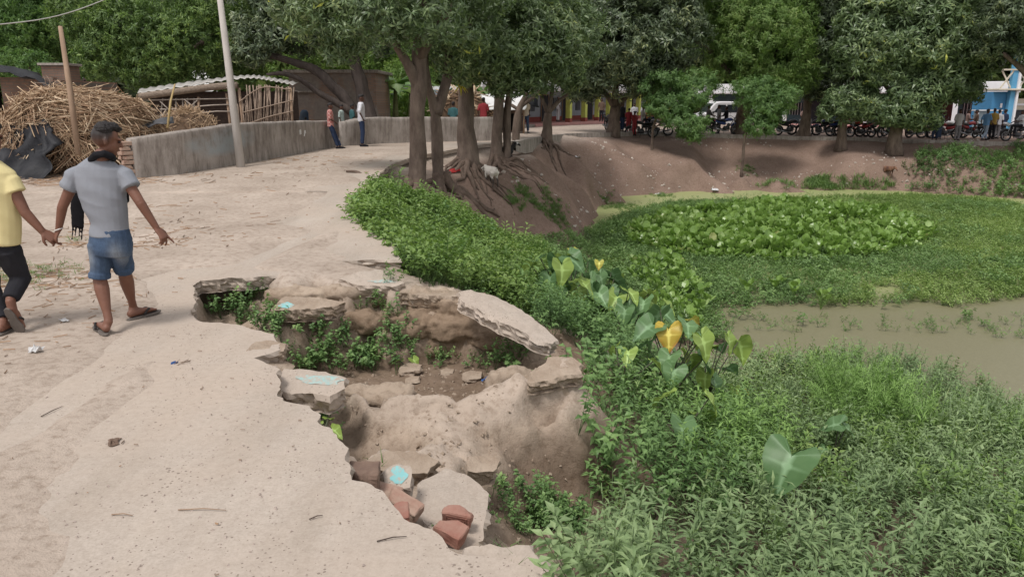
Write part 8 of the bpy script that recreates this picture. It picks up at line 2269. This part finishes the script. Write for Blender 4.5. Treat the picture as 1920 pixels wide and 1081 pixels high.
scrap('plastic_bag', 1340, 356, .6, .3, .08, m_plastic_w, 'white plastic at the waterline under the saplings', 'litter', 9, GL)
scrap('dry_leaf', 1215, 1000 - 995 + 360, .01, .01, .01, m_dryleaf, 'tiny dead leaf at the waterline', 'leaf', 10) if False else None
c = hit(330, 692)
tw_ = empty('twig_bundle', c, label='little bundle of dry twigs with blue wrapper on the road', cat='twigs')
r = random.Random(5)
for i in range(16):
    a = r.gauss(.35, .5); L = r.uniform(.08, .24); x, y = r.gauss(0, .03), r.gauss(0, .015); z0, z1 = r.uniform(.005, .02), r.uniform(.01, .07)
    d = Vector((math.cos(a), math.sin(a) * .7, 0)) * L / 2
    tube_mesh([Vector((x, y, z0)) - d, Vector((x, y, z1)) + d], [.0035, .002], 5, m_stick if i % 3 else m_wood, 'twig', tw_)
o = scrap('wrapper', 330, 692, .09, .03, .03, m_plastic_b, None, None, 11); o.parent = tw_; o.location = (-.01, .02, .01)
for k in ('label', 'category'):
    if k in o: del o[k]
for i, (x0_, y0_, x1_, y1_, lab) in enumerate([(210, 970, 250, 974, 'short pale straw lying on the concrete, lower left'), (708, 1043, 764, 1044, 'dark twig lying flat near the bottom edge of the road'), (582, 1002, 607, 997, 'short dark twig pointing at the loose bricks'), (78, 787, 118, 768, 'thin grey twig on the dusty road at far left'), (335, 965, 425, 966, 'long thin straw across the middle of the concrete')]):
    a, b_ = hit(x0_, y0_), hit(x1_, y1_); a.z = max(a.z, road_top(a.x, a.y)) + .006; b_.z = max(b_.z, road_top(b_.x, b_.y)) + .008
    o = tube_mesh([a, a.lerp(b_, .5) + Vector((.004, .006, .004)), b_], [.003, .0026, .0016], 5, m_wood if i in (0, 4) else m_darkweave, 'twig'); tag(o, lab, 'twig', 'twigs lying on the road')
# scattered straw and leaf bits nobody could count
def straw(name, regions, seed, mat, wmin=.0012, wmax=.003):
    r = np.random.default_rng(seed); VV, FF = [], []
    for (px, py, n, sx, sy, L) in regions:
        c = hit(px, py)
        for i in range(n):
            x, y = r.normal(c.x, sx), r.normal(c.y, sy); z = gz(x, y)
            if in_poly(np.array([x]), np.array([y]), outline)[0]: z = max(z, road_top(x, y))
            a = r.uniform(0, 2 * pi); l = L * r.uniform(.3, 1); w = r.uniform(wmin, wmax) * (1 + y / 12)
            d = np.array((math.cos(a), math.sin(a), r.normal(0, .08))) * l / 2; n_ = np.array((-math.sin(a), math.cos(a), 0)) * w; b0 = len(VV); p = np.array((x, y, z + .006))
            VV += [p - d - n_, p - d + n_, p + d + n_ * .6, p + d - n_ * .6, p - d + np.array((0, 0, w * 2)), p + d + np.array((0, 0, w * 2))]
            FF += [(b0, b0 + 4, b0 + 5, b0 + 3), (b0 + 4, b0 + 1, b0 + 2, b0 + 5), (b0, b0 + 3, b0 + 2, b0 + 1)]
    tag(amesh(name, np.array(VV), np.array(FF), mat), kind='stuff')
straw('straw_bits', [(310, 440, 50, .5, .6, .18), (350, 400, 40, .7, 1.2, .25), (290, 460, 40, .2, .2, .18), (150, 440, 50, .5, .6, .2), (140, 460, 30, .15, .15, .15), (90, 530, 90, .35, .35, .2), (40, 520, 60, .3, .4, .2), (150, 590, 40, .25, .5, .12), (130, 560, 25, .2, .4, .12), (100, 340, 200, 1.5, .5, .5), (200, 335, 60, .6, .4, .4), (560, 300, 50, 1.2, 1.0, .3), (380, 330, 40, 1.5, 1, .3), (300, 900, 25, 1, 1, .02), (600, 420, 20, .8, 1.5, .08)], 1, m_stalk[1])
straw('straw_bits', [(310, 430, 40, .6, .8, .2), (90, 520, 50, .3, .3, .18), (600, 320, 40, 1, 2, .2), (420, 750, 30, .9, .8, .018), (800, 800, 40, .5, .5, .03), (100, 340, 120, 1.6, .5, .5), (220, 700, 20, .6, .6, .04)], 2, m_stick)
c = hit(40, 515); q = np.stack([rr.normal(c.x, .3, 100), rr.normal(c.y, .3, 100)], 1)
scatter('grass', [t_blades(10, .14, .012, .05, s + 55, .8) for s in range(3)], np.stack([q[:, 0], q[:, 1], height(q[:, 0], q[:, 1])], 1), m_grass, .3, .6, .5, 300)
for i, (x, y) in enumerate([(140, 452), (690, 965), (990, 1055), (1000, 1075), (940, 1042), (700, 905)]):
    c = hit(x, y); q = np.stack([rr.normal(c.x, .05, 8), rr.normal(c.y, .05, 8)], 1)
    scatter('grass', [t_blades(5, .14, .008, .02, s + 65, .8) for s in range(2)], np.stack([q[:, 0], q[:, 1], height(q[:, 0], q[:, 1])], 1), m_grass, .4, .9, .5, 310 + i)
